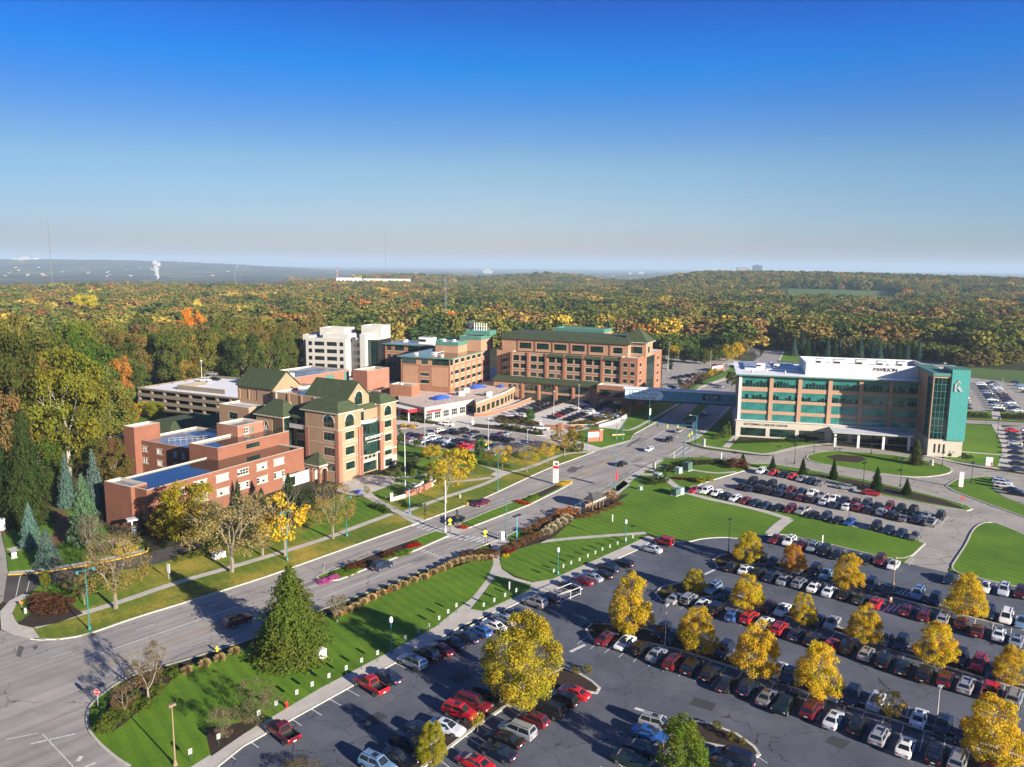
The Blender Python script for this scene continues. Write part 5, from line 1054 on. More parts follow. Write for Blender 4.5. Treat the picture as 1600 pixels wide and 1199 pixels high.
addcars('the visitor lot beyond the footbridge',G4,120,[(1140,569,'wv'),(1146,573,'ka'),(1118,571,'na')])
CARS.sort(key=lambda c:c[0].length if c[0].z<5 else 0)
n_ind=300; far=[]
for i,(p,az,c,lab,grp) in enumerate(CARS):
    t=c[1]
    if i>=n_ind: far.append((p,az,c)); continue
    lod=0 if p.length<185 else 1; key=(t,lod)
    if key not in PROTO: PROTO[key]=build_car(t,lod); o=PROTO[key]
    else: o=copy_tree(PROTO[key])
    o.name={'p':'pickup_truck','u':'parked_suv','v':'minivan','j':'off_road_vehicle','h':'hatchback','a':'parked_car'}[t]
    if '{' in lab: print(lab)
    sc_=random.Random(i*7+1); o.scale=(sc_.uniform(.95,1.06),sc_.uniform(.97,1.04),sc_.uniform(.94,1.05))
    o.location=p; o.rotation_euler=(0,0,R(90-az)); tag(o,lab,'car' if t!='p' else 'truck',grp)
    bo=[ch for ch in o.children if ch.name.startswith('body')][0]; slotmat(bo,CM[c[0]])
# the rest, a few pixels each, as one object
FM=MB()
for p,az,c in far:
    t=c[1]; me,parts,wm,rm=CARM[t]; M=Matrix.Translation(p)@Matrix.Rotation(R(90-az),4,'Z')
    for m,mt in [(me,CM[c[0]])]+[(m,None) for n,m in parts if n in('windscreen','rear_window','side_window','tail_light')]:
        vs=[M@v.co for v in m.vertices]
        for f in m.polygons: FM.face([vs[k] for k in f.vertices],mt if (mt and f.material_index==0) else m.materials[f.material_index])
    for x in TY[t]['wh'][:2]:
        for s in (1,-1):
            vs=[M@(v.co+Vector((x,s*(TY[t]['W']/2-.085),TY[t]['wh'][2]))) for v in wm.vertices]
            for f in wm.polygons: FM.face([vs[k] for k in f.vertices],M_TYRE)
if far: tag(FM.build('distant_parked_cars'),'many small parked cars in the far car parks','cars',None,'stuff')
print('cars',len(CARS),'far',len(far))
# ------------------------------------------------------------------ foliage
def quads_mesh(name,C,N,S,mat,asp=1.0,seed=0):
    r=np.random.default_rng(seed); n=len(C); N=N/np.linalg.norm(N,axis=1,keepdims=True)
    a=r.normal(size=(n,3)); U=np.cross(N,a); U/=np.linalg.norm(U,axis=1,keepdims=True); V=np.cross(N,U)
    S=np.asarray(S).reshape(-1,1)*np.ones((n,1)); U=U*S*.5; V=V*S*.5*asp
    v=np.stack([C-U-V*.35,C+U*.1-V,C+U+V*.35,C-U*.1+V],1).reshape(-1,3)
    me=bpy.data.meshes.new(name); me.vertices.add(len(v)); me.vertices.foreach_set('co',v.astype(np.float32).ravel())
    me.loops.add(4*n); me.loops.foreach_set('vertex_index',np.arange(4*n,dtype=np.int32)); me.polygons.add(n); me.polygons.foreach_set('loop_start',np.arange(0,4*n,4,dtype=np.int32)); me.update(calc_edges=True); me.materials.append(mat); return me
def crown_pts(seed,n,prof,ncl,rc,hz=1.0,fill=.35,gap=0.0):
    """unit crown: z 0..1, radius prof(z); leaves on the skins of many leaf clumps"""
    r=np.random.default_rng(seed); cl=[]
    while len(cl)<ncl:
        z=r.uniform(.04,.97); a=r.uniform(0,2*math.pi); R0=prof(z)
        if r.uniform()>max(.12,R0/.5): continue
        rad=R0*(1-fill*r.uniform()**1.6)*(1 if r.uniform()>.12 else .5); cl.append((rad*math.cos(a)*.92,rad*math.sin(a)*.92,z))
    cl=np.array(cl); rcs=rc*r.uniform(.6,1.35,ncl); w=rcs**2; k=r.choice(ncl,n,p=w/w.sum())
    d=r.normal(size=(n,3)); ax=cl[k].copy(); ax[:,2]=(ax[:,2]-.45)*.6; d=d+ax*2.2+np.array([0,0,.25]); d/=np.linalg.norm(d,axis=1,keepdims=True)
    rad=rcs[k]*(r.uniform(.45,1.05,n)); p=cl[k]+d*rad[:,None]*np.array([1,1,.85]); nn=d*.75+r.normal(size=(n,3))*.55
    return p,nn
def ell(z0=.45,p=1.0,w=.5):
    return lambda z:w*math.sqrt(max(0,1-((z-z0)/(z0 if z<z0 else 1-z0))**2))**p
pear=lambda z:.5*min(1,(z/.22)**.6)*(max(0,1-((z-.22)/.80))**.52 if z>.22 else 1)
def conifer(seed,tiers,nb,dens,w=.5,leaf=.02,droop=.16,irr=.2,pw=.85):
    r=np.random.default_rng(seed); C=[];N=[]
    for t in range(tiers):
        z=.03+.94*(t/(tiers-1))**.95; R0=w*(1-z)**pw*min(1,.72+z*3)*(1+irr*.5*(r.uniform()-.5))+.012; n=max(4,int(nb*(.35+.65*(1-z))))
        a0=r.uniform(0,6.28)
        for b in range(n):
            a=a0+6.283*b/n+r.normal()*.12; L=R0*r.uniform(1-irr*.55,1.12); m=max(4,int(dens*L/w)); s=r.uniform(.05,1,m)**.7
            ca,sa=math.cos(a),math.sin(a); wd=.16*L*(1-s*.55); off=r.normal(size=m)*wd
            x=ca*s*L-sa*off; y=sa*s*L+ca*off; zz=z-droop*L*s**1.3+.05*L*s**3+r.normal(size=m)*.012
            C.append(np.stack([x,y,zz],1)); N.append(np.stack([ca*.5+r.normal(size=m)*.4,sa*.5+r.normal(size=m)*.4,.75+r.normal(size=m)*.3],1))
    C=np.concatenate(C);N=np.concatenate(N); return C,N
def limbs(seed,levels,h0,spread,r0,n0=4,bark=M_BARK,lean=0,top=1.0,twig=2,seg=5):
    rr=random.Random(seed); mb=MB()
    def grow(p,d,L,r,lv):
        q=p+d*L*.5+Vector((rr.uniform(-.05,.05),rr.uniform(-.05,.05),0))*L; e=p+d*L; r2=r*.62
        mb.bar(p,q,r,bark,(r+r2)/2,seg); mb.bar(q,e,(r+r2)/2,bark,r2,seg)
        if lv<=0: return
        n=rr.choice((2,3)) if lv<levels else n0
        for k in range(n):
            a=6.283*k/n+rr.uniform(-.5,.5); tilt=spread*rr.uniform(.6,1.3); u=d.orthogonal().normalized(); v=d.cross(u); nd=(d*math.cos(tilt)+(u*math.cos(a)+v*math.sin(a))*math.sin(tilt)); nd.z+=.15; nd.normalize()
            grow(e,nd,L*rr.uniform(.62,.85) if lv<levels else (top-h0)*.42,r2*.75,lv-1)
    grow(Vector((0,0,0)),Vector((lean,0,1)).normalized(),h0,r0,levels)
    return mb.mesh('trunk')
# crown meshes: unit height 1, unit width 1 (radius .5), base z=0
def CR(n,pts,leaf,asp=1.0,seed=0,mat=None): return quads_mesh(n,pts[0],pts[1],leaf*np.random.default_rng(seed).uniform(.7,1.3,len(pts[0])),mat or M_LEAF,asp,seed)
CROWN={
 'pear':[CR('crown',crown_pts(11+i,15000,pear,115,.112,fill=.27),.024,1,i) for i in range(5)],
 'round':[CR('crown',crown_pts(31,24000,ell(.45,.85),120,.12,fill=.30),.021,1,1)],
 'oak':[CR('crown',crown_pts(41+i,3600,ell(.42,.8),60,.15,fill=.4),.052,1,i) for i in range(4)],
 'tall':[CR('crown',crown_pts(51+i,3600,ell(.55,.75,.46),56,.15,fill=.45),.052,1,i) for i in range(2)],
 'thin':[CR('crown',crown_pts(61+i,1300,ell(.5,.8),34,.14,fill=.55),.05,1,i) for i in range(3)],
 'sparse':[CR('crown',crown_pts(71+i,3600,ell(.5,.8),46,.13,fill=.6),.024,1,i) for i in range(2)],
 'far':[CR('crown',crown_pts(81+i,1100,ell(.42,.7),40,.19,fill=.25),.105,1,i) for i in range(4)],
 'wood':[CR('crown',crown_pts(141+i,9000,ell(.45,.75),75,.14,fill=.38),.032,1,i) for i in range(3)],
 'spruce':[CR('crown',conifer(91+i,24,18,60,irr=.5,droop=.25,pw=.8),.050,.55,i) for i in range(3)],
 'bigspruce':[CR('crown',conifer(95+i,34,26,110,irr=1.0,droop=.38,pw=.66),.034,.5,3) for i in range(2)],
 'bush':[CR('crown',crown_pts(101+i,900,lambda z:.5*math.sqrt(max(0,1-z*z))*.95+.03,26,.2,fill=.3),.085,1,i) for i in range(2)],
 'grass':[None],
}
r_=np.random.default_rng(5); n_=420; a_=r_.uniform(0,6.28,n_); s_=r_.uniform(.15,1,n_); C_=np.stack([np.cos(a_)*s_*.42,np.sin(a_)*s_*.42,.15+r_.uniform(0,.8,n_)*(1.05-s_*.5)],1); N_=np.stack([np.cos(a_+1.57),np.sin(a_+1.57),r_.normal(size=n_)*.3],1)
CROWN['grass']=[quads_mesh('crown',C_,N_,np.full(n_,.20),M_LEAF,2.2,4)]
TRUNK={'std':limbs(1,1,.30,.5,.016,4),'tall':limbs(2,2,.38,.42,.014,3),'bare':[limbs(3+i,5,.24,.52,.030,4,seg=4) for i in range(2)],'shrub':limbs(7,3,.10,.6,.016,7,M_BARKD,seg=3),'pole':None,'white':limbs(9,3,.40,.5,.020,4,simple('pale_bark',(.42,.38,.31),.9),seg=4)}
_m=MB(); _m.bar((0,0,0),(0,0,1),.02,M_BARKD,.004,6); TRUNK['pole']=_m.mesh('trunk')
_m=MB(); _m.bar((0,0,0),(0,0,.55),.021,M_BARKD,.010,5); TRUNK['stub']=_m.mesh('trunk')
YEL=(.54,.372,.028); YEL2=(.43,.32,.022); OLV=(.37,.29,.028); GRN=(.055,.095,.016); DGR=(.028,.055,.014); ORG=(.46,.15,.02); RUST=(.27,.115,.035); BRN=(.17,.12,.055); YGR=(.17,.17,.02); BLU=(.115,.185,.165); GREY=(.17,.145,.09); RED=(.33,.06,.03); LIM=(.13,.19,.02)
CNAME={YEL:'golden yellow',YEL2:'bright yellow',OLV:'olive yellow',GRN:'green',DGR:'dark green',ORG:'orange',RUST:'rusty brown',BRN:'brown',YGR:'yellow green',BLU:'blue grey',GREY:'grey brown',RED:'red',LIM:'lime green'}
TREES=[]; tr_=random.Random(99)
def tree(kind,pos,h,w,col,label,name='tree',cat='tree',group=None,trunk=None,cb=.22,var=None):
    """cb: crown base as a fraction of the height"""
    r=thing(name,label,cat,pos,tr_.uniform(0,6.28),group)
    cm=CROWN[kind][var if var is not None else tr_.randrange(len(CROWN[kind]))]
    c=ob('crown',cm,r,(0,0,h*cb)); c.scale=(w,w,h*(1-cb)); j=tr_.uniform(.88,1.12)*1.2; c.color=(min(1,col[0]*j*tr_.uniform(.94,1.06)),col[1]*j,col[2]*j,1)
    if trunk:
        t=TRUNK[trunk]; t=t[tr_.randrange(len(t))] if isinstance(t,list) else t
        k=ob('trunk',t,r); f_=.8 if trunk=='white' else .95; k.scale=(h*f_,h*f_,h*f_) if trunk in('bare','shrub','white','tall','std') else (h,h,h*.98)
    TREES.append((Vector(pos),max(w*.45,1.5))); return r
def T(kind,u,vb,vt,wpx,col,label,name='tree',trunk='std',cb=.2,z=.13,cat='tree',group=None,var=None):
    p=P(u,vb,z); h=max(1.0,hgt(P(u,vb),vt)-z); w=wpx*(p.y*cos(TH)+H*sin(TH))/F*(.9 if kind not in('spruce','bigspruce') else 1)
    return tree(kind,p,h,w,col,label,name,cat,group,trunk,cb,var)
TG='yellow trees of the car park'
LT='yellow car park tree '
T('round',815,1104,972,128,OLV,'big olive yellow round tree on the bark bed among the bottom left cars','shade_tree',cb=.10,group=TG)
for i,(u,b,t,w,c,l) in enumerate(((985,992,896,76,YEL,'tall pyramid shaped golden tree at the left end of the nearest long island'),(1087,1024,950,70,YEL,'golden tree second from the left along the nearest long island'),(1180,1060,973,80,YEL,'golden tree third from the left along the nearest long island'),(1277,1092,1006,82,YEL,'golden tree fourth from the left along the nearest long island'),(1085,926,889,40,OLV,'small yellow tree at the left end of the middle island'),(1167,953,898,56,YEL,'yellow tree on the middle island, second from its left end'),(1254,977,927,46,YEL,'smaller yellow tree on the middle island, third from its left end'),(1349,1006,946,60,YEL,'yellow tree on the middle island, fourth from its left end'),(1460,1040,974,72,YEL,'broad golden tree on the middle island, fifth from its left end'),(1168,880,831,52,YEL2,'round yellow tree at the left end of the farthest island'),(1238,896,850,44,ORG,'orange tinged small tree on the farthest island, second from its left end'),(1325,922,865,56,YEL,'yellow tree on the farthest island, third from its left end'),(1508,968,899,68,YEL,'yellow tree on the farthest island, fourth from its left end'),(1580,1070,1012,60,YEL,'golden tree at the right edge of the picture on the middle island'),(1548,1192,1090,104,YEL,'large golden tree in the bottom right corner'))):
    T('pear',u,b,t,w,c if c!=ORG else (.40,.20,.03),l,'parking_lot_tree',group=TG,cb=.10)
T('pear',675,1197,1128,54,(.27,.25,.02),'small yellow green tree at the bottom edge between red and black cars','parking_lot_tree',cb=.12,group=TG)
T('pear',1064,1212,1118,86,(.12,.17,.02),'green tree at the bottom edge on the lowest bark bed','parking_lot_tree',cb=.05,group=TG)
T('thin',746,1146,1110,22,OLV,'spindly young tree in the bark bed near the white sedan','sapling',cb=.3)
T('thin',1390,1128,1078,44,YEL,'half bare thin tree between cars in the nearest long island','parking_lot_tree',trunk='bare',cb=.25)
T('sparse',472,1215,1188,70,BRN,'brown shrub cut by the bottom edge of the picture','shrub','shrub',cb=.05,cat='shrub')
T('bigspruce',456,1024,881,136,(.10,.125,.022),'large dark green spruce standing on the lawn beside the near lanes','spruce_tree','pole',.03)
T('thin',527,972,926,30,GREY,'small brown leaved tree beside the big spruce','sapling','bare',.3)
T('sparse',232,1098,1008,62,BRN,'brownish tree beside the near lanes, taller of the two by the stop sign','street_tree','bare',.28)
T('sparse',196,1122,1066,40,BRN,'brownish tree beside the near lanes, smaller of the two by the stop sign','street_tree','bare',.28)
T('sparse',350,1150,1100,52,GREY,'bare grey shrub beside the bottom left pavement, left one','shrub','shrub',.1,cat='shrub'); T('sparse',400,1128,1066,74,GREY,'wide bare grey shrub beside the bottom left pavement, right one','shrub','shrub',.1,cat='shrub')
T('sparse',181,951,842,110,(.26,.20,.06),'half bare pale barked tree on the grass verge at far left','street_tree','bare',.3); T('thin',196,872,846,40,YEL,'patch of yellow leaves on the low tree behind the pale barked tree','sapling','bare',.3)
T('sparse',362,894,772,140,(.26,.205,.085),'wide nearly bare tree on the verge before the red brick building','street_tree','bare',.25)
T('wood',300,848,758,96,(.25,.215,.02),'bright yellow leaved tree against the red brick building','tree','std',.15); T('wood',262,842,790,60,(.27,.215,.02),'lower yellow tree at the corner of the red brick building','tree','std',.1)
T('sparse',410,868,786,70,(.25,.19,.08),'bare brown tree among the evergreens before the red building','tree','bare',.2)
T('thin',446,868,768,80,YEL,'yellow leaved street tree near the evergreens','street_tree','bare',.3); T('sparse',520,842,758,74,(.27,.19,.06),'half bare golden brown tree beside the plaza lawn','street_tree','bare',.3)
T('spruce',452,804,738,46,DGR,'dark green evergreen tallest before the white entrance block','evergreen_tree','pole',.02); T('spruce',409,806,762,38,DGR,'dark evergreen before the red building, middle one of three','evergreen_tree','pole',.02); T('spruce',372,792,748,20,DGR,'slim dark evergreen against the red brick wall','evergreen_tree','pole',.02)
T('bush',478,800,770,44,DGR,'dark rounded evergreen beside the porch','shrub',None,0,cat='shrub')
for u,b,t,w,c,l in ((675,720,696,34,OLV,'round olive tree below the college car park'),(716,756,703,54,YEL2,'bright yellow tree with forked trunk on the plaza lawn')): T('oak',u,b,t,w,c,l,'tree','std',.25)
T('thin',697,786,716,62,YEL2,'large forked yellow tree beside the verge footpath','street_tree','bare',.35)
for u,b,t,w,c,l in ((682,756,729,18,LIM,'lime green sapling behind the long brick sign'),(647,752,731,12,LIM,'small sapling on the lawn by the curved footpath'),(748,748,725,15,YGR,'thin sapling on the triangle lawn'),(573,778,757,12,YGR,'small sapling at the edge of the plaza')): T('thin',u,b,t,w,c,l,'sapling','std',.35)
T('tall',750,713,684,20,(.06,.12,.03),'green upright tree before the college car park','tree','std',.08); T('bush',652,699,684,14,GRN,'small round green tree by the college car park left','tree','stub',.1); T('bush',625,694,670,12,GRN,'small green tree at the corner of the green gabled college','tree','stub',.1)
for i,(u,b,t,w,c,k) in enumerate(((785,733,696,34,YEL,'thin'),(823,738,698,40,OLV,'sparse'),(855,725,690,38,YEL,'sparse'),(882,713,668,46,(.32,.21,.05),'thin'),(762,726,702,26,YEL,'thin'),(800,716,696,26,BRN,'sparse'),(838,714,690,36,BRN,'sparse'))): T(k,u,b,t,w,c,ordw(i)+' in the line of half bare street trees toward the hospital junction' if False else ['yellow leaved street tree with slim trunk left of the twin lamp','nearly bare street tree on the walk, left of the pair','yellow tipped street tree on the walk, right of the pair','tall golden street tree nearest the junction','small golden tree beside the college car park','brown thin tree by the car park edge','wide brown bare tree by the car park edge'][i],'street_tree','bare',.32)
T('oak',897,706,674,36,(.13,.15,.03),'weeping green willow like tree by the hospital sign','tree','std',.05)
# blue and green spruces on the left
for u,b,t,w,c,l,k in ((106,792,706,34,BLU,'slim blue grey spruce left of the pair by the drive','spruce'),(150,802,701,46,BLU,'blue grey spruce near the red brick building','spruce'),(134,848,737,62,(.10,.17,.09),'tall pale green spruce in front of the blue grey ones','spruce'),(49,856,784,40,BLU,'blue grey spruce close to the side street','spruce'),(75,884,824,46,(.12,.17,.15),'small grey blue spruce nearest the driveway','spruce'),(46,820,640,88,(.045,.07,.02),'giant dark spruce at the left edge of the wood','bigspruce'),(10,815,690,70,(.035,.055,.018),'dark spruce cut by the left edge','bigspruce')): T(k,u,b,t,w,c,l,'spruce_tree','pole',.02)
T('wood',178,758,688,60,(.14,.11,.03),'rounded reddish green tree beside the red brick building','tree','std',.12); T('wood',110,742,552,120,(.16,.165,.02),'tall yellow green tree with pale forked trunk at left','tree','white',.24)
T('wood',6,760,520,120,(.07,.08,.02),'tall dark oak with pale trunk at the left edge','tree','white',.28)
T('sparse',140,862,806,40,GREY,'thin bare tree in the drive lawn','sapling','bare',.3); T('sparse',165,868,838,66,BRN,'low bare shrub in the drive lawn','shrub','shrub',.05,cat='shrub'); T('sparse',205,838,818,40,GREY,'grey bare shrub by the corner of the red building','shrub','shrub',.05,cat='shrub')
T('oak',71,922,893,16,YGR,'small yellow green tree beside the driveway','sapling','stub',.2); T('sparse',108,930,892,26,BRN,'brown sapling beside the driveway','sapling','bare',.3); T('sparse',132,945,904,30,BRN,'brown sapling by the tall teal lamp','sapling','bare',.3)
for u,b,t,w,l in ((1160,731,708,19,'first'),(1207,734,711,14,'second'),(1254,742,714,16,'third'),(1302,749,716,17,'fourth'),(1369,768,728,24,'fifth'),(1416,773,746,19,'sixth')): T('spruce',u,b,t,w,DGR,l+' small pine from the left along the clinic mulch strip','young_pine','pole',.03,group='young pines along the mulch strip')
T('spruce',1431,726,684,27,(.07,.085,.03),'larger olive pine on the oval lawn before the clinic','pine_tree','pole',.03)
T('bush',1152,731,716,34,(.16,.05,.035),'low red leaved shrub by the clinic car park','shrub',None,0,cat='shrub')
T('oak',1143,605,582,22,(.06,.08,.02),'round green tree on the road median beyond the footbridge','tree','stub',.2)
T('oak',575+0,0+604,571,18,GRN,'green tree half hidden left of the white concrete block','tree','stub',.1) if False else None
for i,(u,b,t,w,c,k) in enumerate(((1052,563,541,20,OLV,'oak'),(1071,566,545,20,(.10,.11,.02),'oak'),(1088,568,543,22,GRN,'oak'),(1103,569,545,22,(.09,.10,.02),'oak'),(1120,566,541,24,(.08,.10,.02),'oak'),(1136,564,540,22,OLV,'oak'),(1150,560,536,22,YEL,'oak'),(1162,556,532,24,(.27,.19,.05),'oak'),(1048,577,566,8,DGR,'tall'),(1062,604,592,9,DGR,'tall'),(1068,610,597,12,(.14,.10,.06),'bush'),(1078,604,590,14,(.15,.09,.07),'bush'),(1090,598,583,14,(.16,.10,.08),'bush'),(1100,592,580,13,(.15,.12,.05),'bush'),(1110,588,577,13,YEL2,'bush'),(1118,584,575,10,OLV,'bush'))): T(k,u,b,t,w,c,'%s tree or bush from left around the visitor lot beyond the footbridge'%ordw(sorted((1052,1071,1088,1103,1120,1136,1150,1162,1048,1062,1068,1078,1090,1100,1110,1118)).index(u)),'lot_tree','std' if k=='oak' else None,.1 if k=='oak' else 0,group='trees round the visitor lot')
# shrubs
def shrubs(lst,col,label,name='shrub',group=None,kind='bush',cat='shrub'):
    n=len(lst); lst=sorted(lst,key=lambda q:q[0])
    if n>1 and '{o}' not in label: label+=', {o} from left'
    for i,(u,b,w,hm) in enumerate(lst):
        p=P(u,b,.15); ww=w*(p.y*cos(TH)+H*sin(TH))/F
        tree(kind,p,hm,ww,col,label.format(o=ordw(i)),name,cat,group,None,0)
zb=lambda s,f,w,h:[(*f(*[float(q) for q in t.split(',')]),w,h) for t in s.split()]
shrubs(zb('492,405 545,380 582,360 625,335 668,312 722,288 782,265 830,243 885,222 940,205 987,183 1030,162 1065,145 1098,128 1130,118 1165,112 1200,108 1240,106 1280,104',z2),17,1.0) if False else None
shrubs([(*z2(x,y+12),16,1.15) for x,y in ((492,400),(545,378),(582,360),(625,335),(668,312),(722,288),(782,265),(830,243),(885,222),(940,205),(987,183),(1030,162),(1065,145),(1098,128),(1130,118),(1165,112),(1200,108),(1240,106),(1280,104))],(.36,.27,.14),'tan ornamental grass tuft, {o} from left along the bed by the near lanes','grass_tuft','ornamental grasses along the near lanes','grass','grass')
shrubs([(*z2(x,y+8),8,.55) for x,y in ((520,395),(600,350),(645,325),(695,300),(755,277),(805,255),(860,232),(912,212),(962,195),(1008,172))],(.50,.14,.03),'orange flower clump, {o} from left between the tan grass tufts','flower_clump','orange flowers along the near lanes','bush','flowers')
shrubs([(*z2(x,y+12),19,1.1) for x,y in ((1165,88),(1200,82),(1240,78),(1280,76),(1305,84))],(.15,.08,.05),'dark red brown hedge shrub, {o} from left beside the zebra crossing','hedge_shrub','hedge left of the crossing path')
zq=lambda x,y:(700+x*.3127,640+y*.3127)
shrubs([(*zq(x,y),18,1.1) for x,y in ((290,705),(325,690),(360,672),(400,655),(440,638),(400,612),(440,590),(470,570),(500,560),(430,640))],(.19,.10,.05),'russet hedge shrub, {o} from left on the bed right of the crossing path','hedge_shrub','hedge right of the crossing path')
shrubs([(*zq(x,y),20,1.5) for x,y in ((490,625),(515,605),(540,590),(565,572),(590,555))],(.38,.32,.22),'pale grass tuft, {o} from left behind the russet hedge','grass_tuft','pale grasses near the bus shelter','grass','grass')
shrubs([(*zq(x,y),24,1.4) for x,y in ((560,530),(590,525),(618,520))],(.40,.16,.06),'orange brown shrub, {o} from left beside the shelter','shrub','orange shrubs by the bus shelter')
shrubs([(*zq(x,y),15,.7) for x,y in ((660,540),(700,530),(740,520),(780,505),(820,490),(855,475))],(.22,.11,.05),'low rusty shrub, {o} from left behind the bus shelter','shrub','rusty shrubs behind the bus shelter')
shrubs([(*zq(818,445),20,2)],(.34,.2,.08),'tan bushy shrub beside the bus shelter roof'); shrubs([(*zq(x,y),12,.7) for x,y in ((300,715),(320,708))],(.25,.01,.03),'crimson flower clump, {o} from left at the path corner','flower_clump','crimson flowers','bush','flowers'); shrubs([(*zq(290,732),11,.5)],(.6,.45,.02),'yellow flower clump at the path corner','flower_clump',None,'bush','flowers')
shrubs([(*z1(x,y),17,1.1) for x,y in ((975,705),(1065,668),(1145,640),(1220,605))],(.30,.22,.11),'tan ornamental grass, {o} from left beside the yellow hydrant','grass_tuft','grasses by the yellow hydrant','grass','grass')
shrubs([(*z1(x,y),w,1.6) for x,y,w in ((905,725,26),(820,820,24),(730,900,30),(690,860,26),(560,990,34),(600,960,30),(545,1010,22),(640,930,24))],(.09,.12,.02),'yellow green shrub, {o} listed in the bed by the stop sign' if False else 'yellow green shrub in the bed behind the stop sign','shrub','shrubs behind the stop sign')
shrubs([(*z1(x,y),w,1.4) for x,y,w in ((200,330,30),(240,345,34),(285,350,34),(330,355,30),(230,385,36),(300,390,36))],(.12,.055,.03),'reddish brown low shrub on the corner bed beside the driveway','shrub','red brown shrubs on the corner bed'); shrubs([(*z1(x,y),30,.8) for x,y in ((300,300),(350,305),(390,310))],(.12,.20,.02),'lime groundcover mound, {o} from left on the corner bed','shrub','lime mounds on the corner bed')
shrubs([(*z2(x,y),w,.5) for x,y,w in ((420,235,16),(445,222,18),(470,214,16),(400,232,12),(480,206,12))],(.55,.12,.38),'pink flower clump at the tip of the road median','flower_clump','pink flowers on the median tip','bush','flowers')
shrubs([(*z2(x,y),w,h) for x,y,w,h in ((500,195,22,.6),(540,188,24,.6),(570,180,20,.5),(820,92,22,.6),(850,80,20,.5))],(.14,.22,.02),'lime green groundcover on the road median','shrub','lime groundcover on the median'); shrubs([(*z2(x,y),w,h) for x,y,w,h in ((560,165,18,1.1),(590,158,18,1.1),(620,150,18,1.1),(755,98,18,1.2),(740,100,14,1.0))],(.10,.045,.02),'dark russet shrub on the road median','shrub','russet shrubs on the median')
shrubs([(*z2(x,y),14,.5) for x,y in ((870,52),(890,45),(905,42))],(.45,.02,.02),'red flower clump on the road median before the crossing','flower_clump','red flowers on the median','bush','flowers')
shrubs([(*zq(x,y),12,.45) for x,y in ((355,462),(375,468),(395,472),(70,590),(85,592))],(.45,.05,.02),'red or orange flower clump on the upper median','flower_clump','red flowers on the upper median','bush','flowers'); shrubs([(*zq(x,y),14,.6) for x,y in ((410,455),(430,448),(440,440))],(.16,.24,.02),'lime mound, {o} from left on the upper median','shrub','lime mounds on the upper median'); shrubs([(*zq(x,y),13,.55) for x,y in ((560,378),(575,374),(590,370),(602,366))],(.7,.5,.06),'yellow flower clump beside the tall white sign','flower_clump','yellow flowers by the tall sign','bush','flowers')
shrubs([(588,793,14,1.3),(596,797,16,1.3),(604,801,12,1.2),(629,787,12,.9),(642,792,16,.9),(655,792,14,.8)],GRN,'{o} of the low green shrubs from the left along the plaza path','shrub','shrubs along the plaza path')
for nm,pts,col,lb in (('hedge',[(790,668),(805,671),(822,674),(840,678)],(.07,.10,.02),'green hedge shrub along the forecourt strip before the hospital'),('hedge',[(626,656),(640,656),(655,658),(670,661)],(.10,.12,.05),'grey green shrub on the strip before the emergency department'),('b',[(780,659),(792,661),(805,662),(824,664),(836,666)],(.14,.11,.03),'brown green shrub on the forecourt island'),('c',[(895,666),(908,665),(920,663),(934,658),(948,655),(905,672),(925,668)],(.13,.12,.03),'yellow green shrub in the bed behind the hospital sign'),('d',[(945,650),(955,646),(965,642)],(.14,.09,.06),'mauve brown bush beside the hospital forecourt'),('e',[(975,649),(985,647),(995,644),(1003,641)],(.42,.24,.03),'golden bush beside the footpath toward the footbridge')):
    shrubs([(u,v,15 if nm!='e' else 16,1.6 if nm!='e' else 2.6) for u,v in pts],col,lb,'shrub',lb+' group' if False else lb.split(' shrub')[0].split(' bush')[0]+' shrubs')
T('tall',826,662,640,20,(.08,.15,.04),'upright green tree on the forecourt island','tree','stub',.1)
shrubs([(1076-4+i*12,726-i*.6 if i<6 else 722,16,1.2) for i in range(6)],(.07,.09,.025),'{o} hedge shrub from left along the corner lawn before the clinic','hedge_shrub','hedge on the corner lawn'); shrubs([(1032+i*9,741-i*3.6,14,1.4) for i in range(6)],(.07,.09,.03),'{o} clipped shrub from left beside the green utility boxes','hedge_shrub','clipped hedge by the utility boxes')
shrubs([(1018+i*7,757-i*1.2,13,2.0) for i in range(4)],(.06,.08,.025),'{o} dark shrub from left round the pale utility cabinet','hedge_shrub','shrubs round the utility cabinet'); shrubs([(1054+i*6,748.5+i*.5,8,.7) for i in range(6)],(.15,.02,.03),'{o} crimson shrub from left beside the footpath','shrub','crimson low shrubs'); shrubs([(1095,755,12,1.6),(1109,752,10,1.6),(1090,754,8,1.2)],(.26,.24,.02),'{o} of the yellow bushes by the clinic car park from the left listing' if False else 'yellow leaved bush at the corner of the clinic car park','shrub','yellow bushes at the clinic corner')
shrubs([(1147+i*7.5,693-i*.25,9,1.2) for i in range(18)],(.05,.08,.02),'{o} clipped shrub from left below the clinic sign wall','hedge_shrub','clipped hedge before the clinic'); shrubs([(1125,683,12,2),(1132,684,10,4),(1138,683,8,4.6),(1120,686,12,1.2)],(.12,.15,.04),'green bush beside the footpath at the left end of the clinic','shrub','bushes left of the clinic')
shrubs([(1500+i*9,650.5,12,1.6) for i in range(5)]+[(1572+i*10,653,14,1.8) for i in range(4)],(.06,.08,.02),'{o} hedge shrub from left before the far right car park','hedge_shrub','hedge before the far right car park')
shrubs([(1497,712,10,1.5),(1505,714,10,1.2),(1515,717,10,1.2),(1485,713,12,2.6)],(.06,.09,.02),'green shrub at the foot of the turquoise tower','shrub','shrubs below the turquoise tower'); shrubs([(632,735,26,1.6),(641,730,20,1.5),(615,742,24,1.4),(650,722,16,1.6)],(.14,.16,.07),'pale leaved bush at the corner of the college','shrub','bushes at the college corner')
